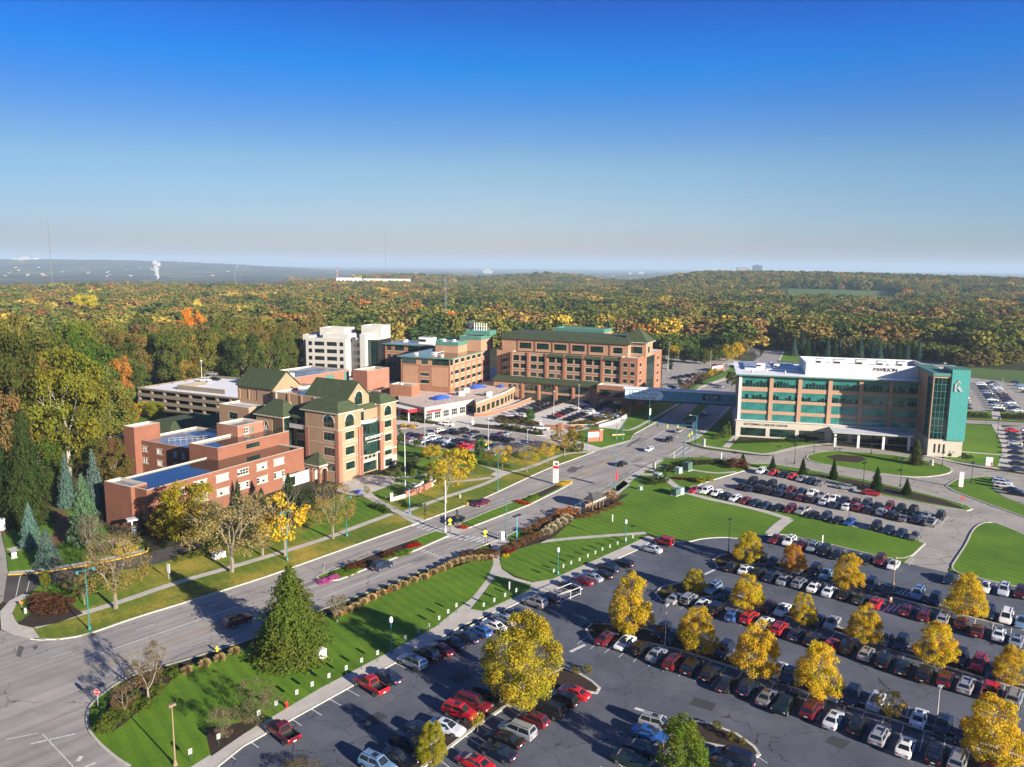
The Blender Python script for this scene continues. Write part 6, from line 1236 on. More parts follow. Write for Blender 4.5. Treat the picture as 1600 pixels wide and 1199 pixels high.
shrubs([(645,669,9,1.2),(631,667,9,1.2)],(.6,.42,.02),'yellow flower mound beside the college car park','flower_clump','yellow flower mounds','bush','flowers'); shrubs([(918,1050,14,1.0),(900,1052,12,.9),(1120,1140,14,1.1),(1142,1156,14,1.1),(1160,1162,10,.8),(932,982,18,1.0),(945,986,14,.9),(1036,930,14,.9),(1050,922,14,.8),(1122,880,10,.7)],(.16,.14,.04),'dry low shrub on a car park island end','shrub','low shrubs on the car park islands')
shrubs([(300,872,20,1.4),(318,868,20,1.2),(280,876,14,1.0)],(.14,.15,.03),'yellow green bush below the bright yellow tree','shrub','bushes below the yellow tree')
# ------------------------------------------------------------------ the wood
FB=[(-900,900),(-300,840),(0,790),(60,745),(150,735),(185,690),(205,640),(212,612),(330,612),(452,612),(468,580),(505,548),(600,546),(700,545),(800,542),(900,541),(985,545),(1030,557),(1100,553),(1175,548),(1188,538),(1232,538),(1240,553),(1440,563),(1520,574),(1560,576),(1600,562),(1800,566),(2600,600)]
fx=np.array([p[0] for p in FB]); fy=np.array([p[1] for p in FB])
def vproj(X,Y,Z):
    dz=Z-H; f=Y*cos(TH)-dz*sin(TH); up=Y*sin(TH)+dz*cos(TH); a=X/f; b=up/f; c,s=cos(ROLL),sin(ROLL); return 800+F*(a*c+b*s),599.5-F*(-a*s+b*c)
fr=np.random.default_rng(21); cand=[]
for r0,r1,sp in ((120,420,9),(420,800,10.5),(800,1500,12),(1500,2600,16),(2600,4200,22)):
    n=int(1.38*(r1*r1-r0*r0)/2/(sp*sp)*1.35); rr=np.sqrt(fr.uniform(r0*r0,r1*r1,n)); aa=fr.uniform(-.69,.69,n); cand.append(np.stack([rr*np.sin(aa),rr*np.cos(aa)],1))
XY=np.concatenate(cand); Z=terrain(XY[:,0],XY[:,1]); U,V=vproj(XY[:,0],XY[:,1],Z); rad=np.hypot(XY[:,0],XY[:,1])
ok=(V<np.interp(U,fx,fy)-1)&(U>-160)&(U<1760)
ok&=~((U>1228)&(U<1402)&(V>454)&(V<463)); ok&=~((U>1100)&(U<1235)&(V>536)&(V<548)&(U>1195)); ok&=~((U>520)&(U<650)&(V>441)&(V<449))
az_=np.degrees(np.arctan2(XY[:,0],XY[:,1])); ok&=~((rad>1650)&(az_<-16)&(fr.uniform(size=len(rad))>.0)); ok&=~((rad>2000)&(az_>-9)&(az_<6)&(rad<2200)&False)
ok&=~((rad>430)&(rad<1300)&(az_>-4)&(vnoise(XY[:,0]*1.0,XY[:,1]*.8,23)>.50))
# keep clear of buildings
def clear(x,y,cx,cy,r): return np.hypot(x-cx,y-cy)>r
def outrect(X,Y,root,x0,x1,y0,y1):
    m=root.matrix_basis.inverted(); lx=m[0][0]*X+m[0][1]*Y+m[0][3]; ly=m[1][0]*X+m[1][1]*Y+m[1][3]; return ~((lx>x0)&(lx<x1)&(ly>y0)&(ly<y1))
ok&=outrect(XY[:,0],XY[:,1],GAR.root,-6,70,-30,42)
for cx,cy,r in ((-92,395,27),(-60,380,30),(0,370,40)): ok&=clear(XY[:,0],XY[:,1],cx,cy,r)
ok&=~((az_>18.5)&(az_<26.5)&(rad>1330)&(rad<1860))
# houses among the trees
HOUS=[(627,512,13,'white'),(612,508,10,'brick'),(860,508,9,'white'),(905,500,9,'white'),(930,503,8,'brick'),(1095,508,10,'brick'),(1203,458,12,'white'),(1408,530,10,'white'),(1310,510,9,'brick')]
HP=[]
for u,v,w,k in HOUS:
    p=P(u,v,6); HP.append((p.x,p.y)); ok&=clear(XY[:,0],XY[:,1],p.x,p.y,13)
    for s in (10,20,30): q=p*(1-s/p.length); ok&=clear(XY[:,0],XY[:,1],q.x,q.y,9)
idx=np.where(ok)[0]; order=idx[np.argsort(rad[idx])]
# poisson-like thinning by grid
keep=[]; grid={}
for i in order:
    r=rad[i]; s=9.5 if r<420 else 14.5 if r<800 else 16.5 if r<1500 else 16 if r<2600 else 20; k=(int(XY[i,0]//s),int(XY[i,1]//s))
    if k in grid: continue
    grid[k]=1; keep.append(i)
def wcol(x,y,r):
    n=.5+.5*float(vnoise(np.array(x+900),np.array(y),34))*1.15; q=.62*r.random()+.38*min(1,max(0,n))
    left=x/y<-.12
    if left: q=.85*q/.62-.85*.38/.62*min(1,max(0,n))+.15*n if False else .88*r.random()+.12*max(0,min(1,n))
    q=max(0,min(1,(q-.5)*(1.12 if left else 1.28)+.5))
    k=.72
    tab=[(.20,(.026,.046,.014)),(.46,(.050,.068,.017)),(.70,(.088,.092,.022)),(.83,(.10,.078,.026)),(.905,(.115,.078,.034)),(.955,(.16,.13,.03)),(.975,(.17,.085,.024)),(.985,(.25,.085,.02)),(.992,(.13,.04,.025)),(9,(.24,.19,.03))]
    if left: q=q*.84+.17
    for t,c in tab:
        if q<t: return c
    return tab[-1][1]
n_named=len(TREES); NEAR=max(60,300-sum(1 for o in COL.objects if o.get('category')=='tree'))
near=keep[:NEAR]; rest=keep[NEAR:]
cname=lambda c:[k for k in sorted(((sum(abs(a-b_) for a,b_ in zip(c,q)),n) for q,n in (((.030,.050,.014),'dark green'),((.058,.072,.018),'green'),((.10,.098,.022),'olive'),((.125,.09,.03),'bronze'),((.165,.10,.035),'brown'),((.21,.15,.03),'ochre'),((.24,.105,.026),'rust coloured'),((.34,.11,.02),'orange'),((.19,.05,.025),'dull red'),((.33,.25,.03),'yellow'))))][0][1]
fr2=random.Random(5); ROWS={}
for i in sorted(near,key=lambda i:U[i]):
    x,y=XY[i]; c=wcol(x,y,fr2); nm=cname(c); zone='the wood at the far left' if U[i]<100 else 'the wood left of the garage' if U[i]<215 else 'the wood behind the parking garage' if U[i]<470 else 'the wood behind the hospital' if U[i]<1030 else 'the wood right of the hospital' if U[i]<1240 else 'the wood behind the clinic'
    ROWS.setdefault((nm,zone),[]).append((i,c))
for (nm,zone),l in ROWS.items():
    for k,(i,c) in enumerate(l):
        x,y=XY[i]; r=rad[i]; h=fr2.uniform(18,27); w=fr2.uniform(12,19)
        if U[i]>1236: h=fr2.uniform(10,15); w=fr2.uniform(6,9)
        lab='only %s tree at the front of %s'%(nm,zone) if len(l)==1 else '%s tree fronting %s, %s %s one from left'%(nm,zone,ordw(k),nm)
        con=U[i]>1236 and U[i]<1450 and V[i]>545
        if con: tree('spruce',(x,y,Z[i]),h,w*.8,fr2.choice((DGR,(.05,.085,.06),(.07,.115,.095))),lab.replace(nm+' tree','conifer').replace(nm+' one','such'),'conifer','tree','wood trees',trunk='pole',cb=.02)
        else: tree(('wood' if r<430 else fr2.choice(('oak','oak','tall'))) if fr2.random()>.1 else 'thin',(x,y,Z[i]),h,w,(c[0]*1.85,c[1]*1.7,c[2]*1.5),lab,'broadleaf_tree','tree','wood trees',trunk='tall',cb=.2 if r>250 else .16)
# conifers row behind the clinic
for k in range(22):
    u=1242+k*10.2+fr2.uniform(-2,2); p=P(u,555.5+k*.45+fr2.uniform(-1,1)); tree('spruce',p,fr2.uniform(9,16),fr2.uniform(5,7),fr2.choice((DGR,(.05,.085,.06),(.075,.125,.105))),'%s conifer from left in the belt behind the clinic roof'%ordw(k),'conifer','tree','conifer belt behind the clinic','pole',.02)
for u,b_,t,w,c,l in ((30,700,560,90,GRN,'broad green tree in the left wood beside the pale forked trunk'),(75,660,520,90,(.075,.085,.02),'olive green tree rising above the pale forked trunk'),(150,690,530,85,(.045,.075,.016),'dark green tree between pale forked trunk and garage'),(188,662,560,44,RUST,'narrow rusty orange tree at the wood edge left of the garage'),(60,780,690,80,(.055,.08,.018),'green tree behind the giant dark spruce'),(120,740,640,60,(.09,.09,.02),'olive tree behind the blue grey spruces'),(178,690,610,40,(.10,.13,.02),'yellow green tree near the rusty one by the garage'),(15,640,500,100,(.12,.10,.03),'bronze tree at the left edge of the wood'),(120,620,505,70,(.10,.115,.02),'rounded olive tree above the dark green one in the left wood'),(225,650,628,26,(.30,.24,.02),'small bright yellow tree before the garage'),(245,655,628,26,YGR,'low yellow green tree before the garage'),(205,660,632,30,ORG,'low orange tree at the left corner of the garage'),(305,560,486,40,ORG,'bright orange tree standing out in the wood behind the garage'),(135,500,462,46,(.34,.27,.02),'bright yellow tree standing out in the wood above the forked trunk')):
    T('wood',u,b_,t,w,(c[0]*1.35,c[1]*1.45,c[2]*1.1),l,'broadleaf_tree','tall',.12,0,group='wood trees')
# everything farther: one object, instances of crowns that stand in the scene
def far_wood(ids):
    n=len(ids); co_=np.stack([XY[ids,0],XY[ids,1],Z[ids]],1).astype(np.float32); me=bpy.data.meshes.new('distant_woodland'); me.vertices.add(n); me.vertices.foreach_set('co',co_.ravel())
    r=random.Random(8); tint=np.array([(*wcol(XY[i,0],XY[i,1],r),1) for i in ids],np.float32); tint[:,:3]*=np.array([1.36,1.22,1.08],np.float32); tint[:,:3]*=np.random.default_rng(2).uniform(1.5,2.1,(n,1))
    far=rad[ids]; sc_=np.random.default_rng(3).uniform(.8,1.25,n); W=np.where(far<1500,23,np.where(far<2600,20,26))*sc_*np.random.default_rng(9).uniform(.75,1.25,n); Ht=np.random.default_rng(4).uniform(13,20,n)
    low=(np.degrees(np.arctan2(co_[:,0],co_[:,1]))>8)&(far<590); Ht=np.where(low,Ht*.62,Ht); W=np.where(low,W*.58,W); tint[low,:3]*=np.array([.6,.78,.8],np.float32)
    a=me.attributes.new('tint','FLOAT_COLOR','POINT'); a.data.foreach_set('color',tint.ravel())
    a=me.attributes.new('tsize','FLOAT_VECTOR','POINT'); a.data.foreach_set('vector',np.stack([W,W,Ht],1).astype(np.float32).ravel())
    o=ob('distant_woodland',me); tag(o,'autumn woodland stretching from behind the buildings to the hills','woodland',None,'stuff')
    ng=bpy.data.node_groups.new('wood','GeometryNodeTree'); ng.interface.new_socket('Geometry',in_out='INPUT',socket_type='NodeSocketGeometry'); ng.interface.new_socket('Geometry',in_out='OUTPUT',socket_type='NodeSocketGeometry')
    N=ng.nodes; Lk=ng.links.new; gi=N.new('NodeGroupInput'); go=N.new('NodeGroupOutput'); iop=N.new('GeometryNodeInstanceOnPoints'); jn=N.new('GeometryNodeJoinGeometry')
    for s in SRC:
        oi=N.new('GeometryNodeObjectInfo'); oi.inputs[0].default_value=s; oi.transform_space='ORIGINAL'; sm=N.new('GeometryNodeSetMaterial'); sm.inputs['Material'].default_value=M_LEAFI; g2=N.new('GeometryNodeGeometryToInstance')
        Lk(oi.outputs['Geometry'],sm.inputs[0]); Lk(sm.outputs[0],g2.inputs[0]); Lk(g2.outputs[0],jn.inputs[0])
    Lk(gi.outputs[0],iop.inputs['Points']); Lk(jn.outputs[0],iop.inputs['Instance']); iop.inputs['Pick Instance'].default_value=True
    def rnd(t,lo,hi,seed):
        q=N.new('FunctionNodeRandomValue'); q.data_type=t; 
        ins=[i for i in q.inputs if i.enabled]; ins[0].default_value=lo; ins[1].default_value=hi; 
        for i in q.inputs:
            if i.name=='Seed': i.default_value=seed
        return [i for i in q.outputs if i.enabled][0]
    Lk(rnd('INT',0,len(SRC)-1,1),iop.inputs['Instance Index']); Lk(rnd('FLOAT_VECTOR',(0,0,0),(0,0,6.28),2),iop.inputs['Rotation'])
    na=N.new('GeometryNodeInputNamedAttribute'); na.data_type='FLOAT_VECTOR'; na.inputs['Name'].default_value='tsize'; Lk([i for i in na.outputs if i.enabled][0],iop.inputs['Scale'])
    Lk(iop.outputs[0],go.inputs[0]); m=o.modifiers.new('wood','NODES'); m.node_group=ng
# a few of the nearest wood trees carry the lighter crowns used as sources
SRC=[]
for k,cm in enumerate(CROWN['far']):
    i=rest[k*7]; x,y=XY[i]; c=wcol(x,y,fr2); t=thing('broadleaf_tree','small %s tree just behind the front of the wood, %s of four such'%(cname(c),ordw(k)),'tree',(x,y,Z[i]),0,'wood trees'); o=ob('crown',cm,t,(0,0,2)); o.scale=(11,11,16); o.color=(*c,1); kk=ob('trunk',TRUNK['std'],t); kk.scale=(16,16,14); SRC.append(o)
rest=np.array([i for j,i in enumerate(rest) if j not in (0,7,14,21)]); far_wood(rest)
print('near',len(near),'far',len(rest))
for k,(u,v,w,kd) in enumerate(HOUS):
    x,y=HP[k]; m=M_WHT if kd=='white' else M_RED; zz=float(terrain(x,y)); b=Bld('house','%s house with grey gabled roof among trees, %s from left of the nine'%(kd,ordw(sorted(range(9),key=lambda q:HOUS[q][0]).index(k))),'house',(x-w/2,y),95+k*17%40); b.root.location.z=zz
    b.block(0,w,0,8,0,7.5,m,None,f=[(1,2.4,4.6,6,'dk1'),(w-3,w-1.6,4.6,6,'dk1'),(w/2-.6,w/2+.6,4.6,6,'dk1')]); g=MB(); g.face([(0,0,7.5),(0,8,7.5),(0,4,11)],m); g.face([(w,8,7.5),(w,0,7.5),(w,4,11)],m); g.build('gable_wall',b.root)
    b.roof('roof',[[(-.4,-.5,7.2),(w+.4,-.5,7.2),(w+.4,4,11.2),(-.4,4,11.2)],[(w+.4,8.5,7.2),(-.4,8.5,7.2),(-.4,4,11.2),(w+.4,4,11.2)]],simple('grey_shingle',(.16,.15,.15),.9) if 'grey_shingle' not in MATS else MATS['grey_shingle']); g=MB(); g.box(w*.7,w*.7+.9,3,3.9,9,12.4,M_RED); g.build('chimney',b.root); b.done()
# ------------------------------------------------------------------ street furniture
def lamp_post(u,vb,vt,m,label,head='globe',name='street_lamp',group=None,arm=1.2,az=42,z=.13):
    p=P(u,vb,z); h=hgt(P(u,vb),vt); r=thing(name,label,'lamp',p,R(90-az),group); q=MB(); q.bar((0,0,0),(0,0,h),.10 if h>5 else .08,m,.06,8); q.build('pole',r)
    q=MB(); q.lathe([(.26,0),(.26,.25),(.15,.5),(.13,.8)],m,8); q.build('base',r)
    if head=='globe':
        q=MB(); q.lathe([(.05,h),(.22,h+.1),(.30,h+.45),(.22,h+.72),(.32,h+.74),(.05,h+1.0)],M_WHT,8); q.build('lantern',r)
    elif head in('twin','single'):
        for s in ((1,-1) if head=='twin' else (1,)):
            q=MB(); q.bar((0,0,h-.1),(s*arm,0,h+.1),.06,m,.05); q.build('arm',r); q=MB(); q.lathe([(.05,h+.2),(.2,h+.05),(.26,h-.28),(.05,h-.32)],m,8,(s*arm,0)); q.build('lamp_head',r)
    elif head=='box':
        q=MB(); q.box(-.42,.42,-.2,.2,h-.05,h+.18,m); q.build('lamp_head',r)
    elif head=='flat2':
        for s in (1,-1): q=MB(); q.box(s*.2 if s>0 else -1.1,1.1 if s>0 else -.2,-.3,.3,h-.1,h+.12,M_DARKM); q.build('lamp_head',r)
    return r
TL='tall teal street lamps along the main road'
lamp_post(140,984,891,M_TEAL,'tall teal street lamp on the left verge before the driveway','twin',group=TL)
lamp_post(449,876,800,M_TEAL,'tall teal street lamp behind the large spruce top','twin',group=TL)
lamp_post(542,838,778,M_TEAL,'tall teal street lamp beside the plaza lawn','twin',group=TL)
lamp_post(640,803,763,M_BLUEP,'light blue lamp post at the start of the plaza path','flat2',group=None)
lamp_post(778,768,709,M_TEAL,'tall teal street lamp on the leafy verge past the zebra crossing','twin',group=TL)
lamp_post(917,710,664,M_TEAL,'tall teal street lamp at the hospital entrance corner','twin',group=TL)
lamp_post(790.5,840,773,M_TEAL,'tall slim teal pole beside the path to the car park','none',group=TL)
lamp_post(807.5,846.5,806,M_BLUEP,'light blue lamp post with two dark heads by the crossing path','flat2')
BN=lamp_post(961,764,709,M_TEAL,'tall teal lamp post carrying a red banner at the bend','twin',group=TL)
q=MB(); q.box(.12,.9,-.03,.03,2.2,4.6,M_REDP); q.build('banner',BN)
for u,b_,t,l in ((1014,664,626,'teal lamp post with white banner near the footbridge'),(963,686,640,'tall teal post at the corner of the hospital drive'),(973,687,652,'shorter teal post at the corner of the hospital drive')): 
    o=lamp_post(u,b_,t,M_TEAL,l,'none',group=TL)
    if 'white' in l: q=MB(); q.box(.12,1.0,-.03,.03,3.6,6.0,M_WHT); q.build('banner',o)
for x,y,t,l,f in ((772,600,445,'teal lantern post on the lawn beside the straight pavement',z2),): u,v=f(x,y); lamp_post(u,v,f(x,t)[1],M_TEAL,l,'globe','lantern_post')
u,v=z3(372,190); lamp_post(u,v,z3(0,78)[1],M_TEAL,'teal lantern post at the foot of the middle lawn','globe','lantern_post'); lamp_post(977,848,819,M_TEAL,'teal lantern post by the top end of the white signs','globe','lantern_post')
lamp_post(906,806,782,M_TEAL,'slim teal post before the bus shelter','none')
PG='parking lot light poles'
for u,b_,t,l,m in ((1039,1010,946,'grey lot light between cars at the left of the nearest long row',M_GREYM),(1463,1132,1074,'grey lot light in the nearest long row at right',M_GREYM),(1395.5,914,872,'thin lot light at the farthest island',M_WOODP),(1035,1200,1136,'lot light in front of the green bottom tree',M_WOODP),(1138,866,812,'dark lot light by the curved kerb at the lot top',M_DARKM),(274,1197,1103,'brown wooden light pole on the bottom left lawn',M_WOODP)): lamp_post(u,b_,t,m,l,'box','light_pole',PG,z=.03)
for i,(x,b_,t) in enumerate(((452,655,560),(655,585,520),(550,600,545),(835,605,560),(795,765,650),(980,770,630),(1335,750,650),(1190,665,600),(1465,520,430))): u,v=z5(x,b_); lamp_post(u,v,z5(x,t)[1],M_DARKM,'thin dark lamp post on the clinic grounds, %s in left to right order'%ordw(sorted((452,655,550,835,795,980,1335,1190,1465).index(x) for x in [x])[0] if False else sorted((452,655,550,835,795,980,1335,1190,1465)).index(x)),'flat2','light_pole','dark lamp posts of the clinic')
for i,(u,b_,t) in enumerate(((664,702,640),(763,702,654),(824,692,672),(865,655,612),(904,640,602),(703,655,618),(1044,580,535),(1110,573,550),(1043,576,556),(1564,619,592))): lamp_post(u,b_,t,M_GREYM,'pale light pole before the hospital or visitor lots, %s from left'%ordw(sorted((664,763,824,865,904,703,1044,1110,1043,1564)).index(u)),'box','light_pole',PG,z=.03)
r=lamp_post(315.5,585,563,M_WHT,'white twin floodlight pole on the garage roof','box','light_pole'); 
# garage pole stands on the deck
p=P(315.5,592,9.9); r.location=p; 
for c_ in r.children:
    if c_.name.startswith('pole'): c_.scale=(1,1,1)
def flagpole(u,b_,t,label,name):
    p=P(u,b_,.13); h=hgt(P(u,b_),t); r=thing(name,label,'pole',p); q=MB(); q.bar((0,0,0),(0,0,h),.13,M_WHT,.07,8); q.build('pole',r); q=MB(); q.lathe([(.3,0),(.3,.12),(.14,.3)],M_WHT,8); q.build('base',r); q=MB(); q.lathe([(.01,h),(.12,h+.1),(.01,h+.22)],M_WHT,8); q.build('finial',r)
flagpole(633.3,771,679,'tall white flagpole on the lawn behind the long brick sign','flagpole'); flagpole(696,831,752,'white pole standing on the median at the zebra crossing','pole')
# stall signs
SP=[z2(x,y+45) for x,y in ((82,920),(173,867),(280,810),(360,767),(447,722),(537,680),(617,640),(700,600),(843,520),(912,485),(965,455),(1020,415),(1067,380),(1110,347),(1252,345),(1307,320),(1363,293),(1421,268))]+[z1(993,1170),z1(1140,1090)]+[z3(x,y+24) for x,y in ((350,185),(400,160),(440,142),(484,125),(527,105),(566,88),(603,70),(642,55),(682,38),(725,18),(762,4))]
SP.sort(key=lambda q:-q[1])
sm=None; M_SIGNP=simple('sign_face',(.34,.35,.34),.5)
for i,(u,v) in enumerate(SP):
    p=P(u,v,.13); r=thing('stall_sign','small white parking sign on green post, %s up from the bottom'%ordw(i),'sign',p,R(90-42+90),'white parking signs along the pavement')
    if sm is None:
        q=MB(); q.box(-.03,.03,-.03,.03,0,1.15,M_FRG); pm_=q.mesh('post'); q=MB(); q.box(-.22,.22,-.05,-.03,1.02,1.7,M_SIGNP); q.box(-.22,.22,-.03,-.028,1.02,1.7,M_GREYM); q.box(-.15,.15,-.054,-.051,1.42,1.5,M_FRG); q.box(-.15,.15,-.054,-.051,1.25,1.31,M_FRG); sm=q.mesh('sign_plate')
    ob('post',pm_,r); pl=ob('sign_plate',sm,r); r.rotation_euler[2]=R(-42)+R(90)-R(90)+R(0)
    r.rotation_euler[2]=R(44)
def plate_text(parent,s,size,y,z,m,d=(1,0)): return text(parent,'lettering',s,size,(0,y,z),d,m,.005)
# stop sign
def octo(r,y,m,q,n=8): q.face([(r*cos(math.pi/n+2*math.pi*k/n),y,2.2+r*sin(math.pi/n+2*math.pi*k/n)) for k in range(n)],m)
p=P(153.5,1106,.13); r=thing('stop_sign','red octagonal stop sign at the bottom left junction','sign',p,R(-12)); q=MB(); q.bar((0,0,0),(0,0,2.6),.04,M_GREYM); q.build('post',r); q=MB(); octo(.46,-.06,M_WHT,q); octo(.42,-.066,M_REDP,q); octo(.46,-.05,M_GREYM,q); q.build('sign_plate',r); text(r,'lettering','STOP',.30,(0,-.075,2.2),(1,0),M_WHT,.004)
for u,v,l in ((1503,792,'red stop sign at the exit tip of the clinic car park'),(1075,655,'small red sign on the shaded verge by the footbridge')): p=P(u,v,.13); r=thing('stop_sign',l,'sign',p,R(-20)); q=MB(); q.bar((0,0,0),(0,0,2.6),.04,M_GREYM); q.build('post',r); q=MB(); octo(.46,-.06,M_REDP,q); octo(.46,-.05,M_GREYM,q); q.build('sign_plate',r); text(r,'lettering','STOP',.30,(0,-.075,2.2),(1,0),M_WHT,.004)
for u,v,l,a in ((758,852,'yellow pedestrian crossing sign on the near kerb',15),(703,833,'yellow pedestrian crossing sign on the median',15),(664,812,'dark signal post on the far side of the crossing',138),(714,822,'dark signal post on the median behind the yellow sign',138)):
    p=P(u,v,.13); r=thing('crossing_sign',l,'sign',p,R(a),'crossing signs'); q=MB(); q.bar((0,0,0),(0,0,3.4),.06,M_DARKM); q.build('post',r); q=MB()
    m=M_YSIGN if 'yellow' in l else M_DARKM; q.face([(0,-.08,2.3),(.5,-.08,2.85),(0,-.08,3.4),(-.5,-.08,2.85)],m); q.face([(0,-.07,2.3),(-.5,-.07,2.85),(0,-.07,3.4),(.5,-.07,2.85)],M_GREYM); q.box(-.3,.3,-.08,-.07,1.8,2.2,m); q.box(-.1,.06,-.088,-.082,2.6,3.05,M_BLACK); q.build('sign_plate',r); q=MB(); q.box(-.3,.3,-.25,.25,3.4,3.46,M_DARKM); q.box(-.1,.1,-.1,.1,3.46,3.8,M_DARKM); q.build('solar_panel',r)
p=P(506,897,.15); r=thing('road_sign','small white keep right sign at the pink flower bed','sign',p,R(-42)); q=MB(); q.bar((0,0,0),(0,0,1.6),.04,M_GREYM); q.build('post',r); q=MB(); q.box(-.3,.3,-.06,-.04,1.3,2.1,M_WHT); q.box(-.06,.06,-.064,-.061,1.45,1.95,M_BLACK); q.build('sign_plate',r)
# pylon sign on the median
p=P(868,756,.15); r=thing('pylon_sign','tall white pylon sign with red stripe on the road median','sign',p,R(-20)); h=hgt(P(868,756),721); q=MB(); q.box(-.7,.7,-.2,.2,0,h,M_WHT); q.build('panel',r); q=MB(); q.box(-.72,.72,-.22,.22,h*.68,h*.80,M_REDP); q.build('stripe',r); q=MB()
for k in range(4): q.box(-.55,.4-.2*(k%2),-.212,-.206,h*(.58-.1*k),h*(.60-.1*k),M_GREYM)
q.box(-.1,.6,-.212,-.206,h*.85,h*.93,M_DARKM); q.build('lettering',r)
# monument signs
def monument(u0,v0,u1,v1,h,label,m1,face,txt=None):
    a=P(u0,v0,.13); c=P(u1,v1,.13); d=(c-a); Ln=d.length; r=thing('monument_sign',label,'sign',a,math.atan2(d.y,d.x)); q=MB(); q.box(0,Ln,-.3,.3,0,h*.42,m1); q.box(Ln-1.2,Ln,-.45,.45,0,h*1.05,m1); q.box(Ln-1.3,Ln+.1,-.5,.5,h*1.05,h*1.05+.25,M_STONE); q.build('brick_base',r); q=MB(); q.box(.2,Ln-1.25,-.22,.22,h*.42+.003,h*.88,face); q.build('panel',r); q=MB(); q.box(.2,Ln-1.25,-.25,.25,h*.88+.003,h,M_REDP); q.build('stripe',r)
    if txt: text(r,'lettering',txt,h*.18,((Ln-1.2)/2,-.25,h*.62),(1,0),M_DARKM,.01)
monument(918,690.5,941,689,3.6,'brick hospital sign with white panel and red top at the drive',M_ORB,M_PALEB,None); monument(1112,581,1130,578,3.2,'far brick sign with white panel beyond the footbridge',M_ORB,M_WHT,None)
# long curved brick name wall
pts=[(612,783),(633,777),(646,773),(660,768),(673,761),(680,755)]; w_=[P(*q,.13) for q in pts]; r=thing('sign_wall','long low curved brick name wall with white letters on the plaza lawn','wall',w_[0],0); loc_=[(q-w_[0]).to_2d() for q in w_]; q=MB(); strip_mb(q,[tuple(k) for k in loc_[:2]],.5,0,.8,M_WHT); strip_mb(q,[tuple(k) for k in loc_[4:]],.5,0,1.0,M_WHT); q.build('white_coping',r); q=MB(); strip_mb(q,[tuple(k) for k in loc_[1:5]],.6,0,1.5,M_PINK); q.build('brick_wall',r); q=MB()
for k in range(7):
    t=.25+k*.06; pp=loc_[1].lerp(loc_[4],t); dd=(loc_[4]-loc_[1]).normalized(); q.box(pp.x-.22,pp.x+.22,pp.y-.05,pp.y+.05,1.5,2.0,M_WHT)
q.build('lettering',r)
for u,v in ((612,783),(674,754),(660,762)): q=MB(); pp=P(u,v,.13)-w_[0]; q.box(pp.x-.3,pp.x+.3,pp.y-.3,pp.y+.3,0,1.9,M_WHT); q.box(pp.x-.36,pp.x+.36,pp.y-.36,pp.y+.36,1.9,2.05,M_STONE); q.build('pillar',r)
# white direction signs at the clinic
for u,v,h,w,l in ((1501,762,4.2,1.1,'tall white direction sign on the right clinic lawn'),(1545,729,2.8,1.8,'wide white direction sign by the right footpath'),(1004,676-0,0,0,'')):
    if not w: continue
    p=P(u,v,.15); r=thing('direction_sign',l,'sign',p,R(-20)); q=MB(); q.box(-w/2,w/2,-.15,.15,.2,h,M_WHT); q.build('panel',r); q=MB(); q.box(-w/2+.1,w/2-.1,-.1,.1,0,.198,M_REDP); q.build('base',r)
# traffic signals
def signal(u,b_,t,label,tgt,az0):
    p=P(u,b_,.13); h=hgt(P(u,b_),t); r=thing('traffic_signal',label,'traffic light',p); q=MB(); q.bar((0,0,0),(0,0,h),.16,M_TEAL,.10,8); q.build('pole',r)
    e=P(*tgt,6.0)-p; q=MB(); q.bar((0,0,6.3),(e.x,e.y,6.3),.11,M_TEAL,.06,8); q.build('mast_arm',r)
    for k in (.45,.7,.95):
        c=Vector((e.x*k,e.y*k,5.7)); q=MB(); q.box(c.x-.18,c.x+.18,c.y-.15,c.y+.15,5.2,6.2,M_YSIGN if k<.9 else M_DARKM); 
        for j,m in enumerate((M_REDP,M_ORNG,M_TEAL)): q.box(c.x-.1,c.x+.1,c.y-.17,c.y-.151,5.95-j*.32,6.13-j*.32,M_BLACK)
        q.build('signal_head',r)
    q=MB(); q.bar((0,0,h-.1),(-2,-.4,h+.3),.06,M_TEAL,.05); q.build('lamp_arm',r); q=MB(); q.box(-2.6,-1.9,-.6,-.2,h+.2,h+.4,M_GREYM); q.build('lamp_head',r)
signal(1087,695,650,'teal traffic signal mast with long arm at the far corner of the junction',(1024,664),0); signal(1068,715,684,'teal traffic signal mast at the clinic drive corner',(1086,672),0)
p=P(1085,690,.13); r=thing('banner_post','teal post with white banner beside the junction signal','sign',p,R(-42)); q=MB(); q.bar((0,0,0),(0,0,7),.1,M_TEAL,.08); q.build('post',r); q=MB(); q.box(-1,-.15,-.03,.03,3.6,6.4,M_WHT); q.build('banner',r)
for u,v,l in ((1053,717,'thin sign post at the clinic drive corner'),(1127,719,'white marker post beside the clinic drive')): p=P(u,v,.13); r=thing('marker_post',l,'post',p); q=MB(); q.box(-.12,.12,-.12,.12,0,2.2,M_WHT if 'white' in l else M_GREYM); q.box(-.14,.14,-.14,.14,2.2,2.3,M_GREYM); q.build('post',r)
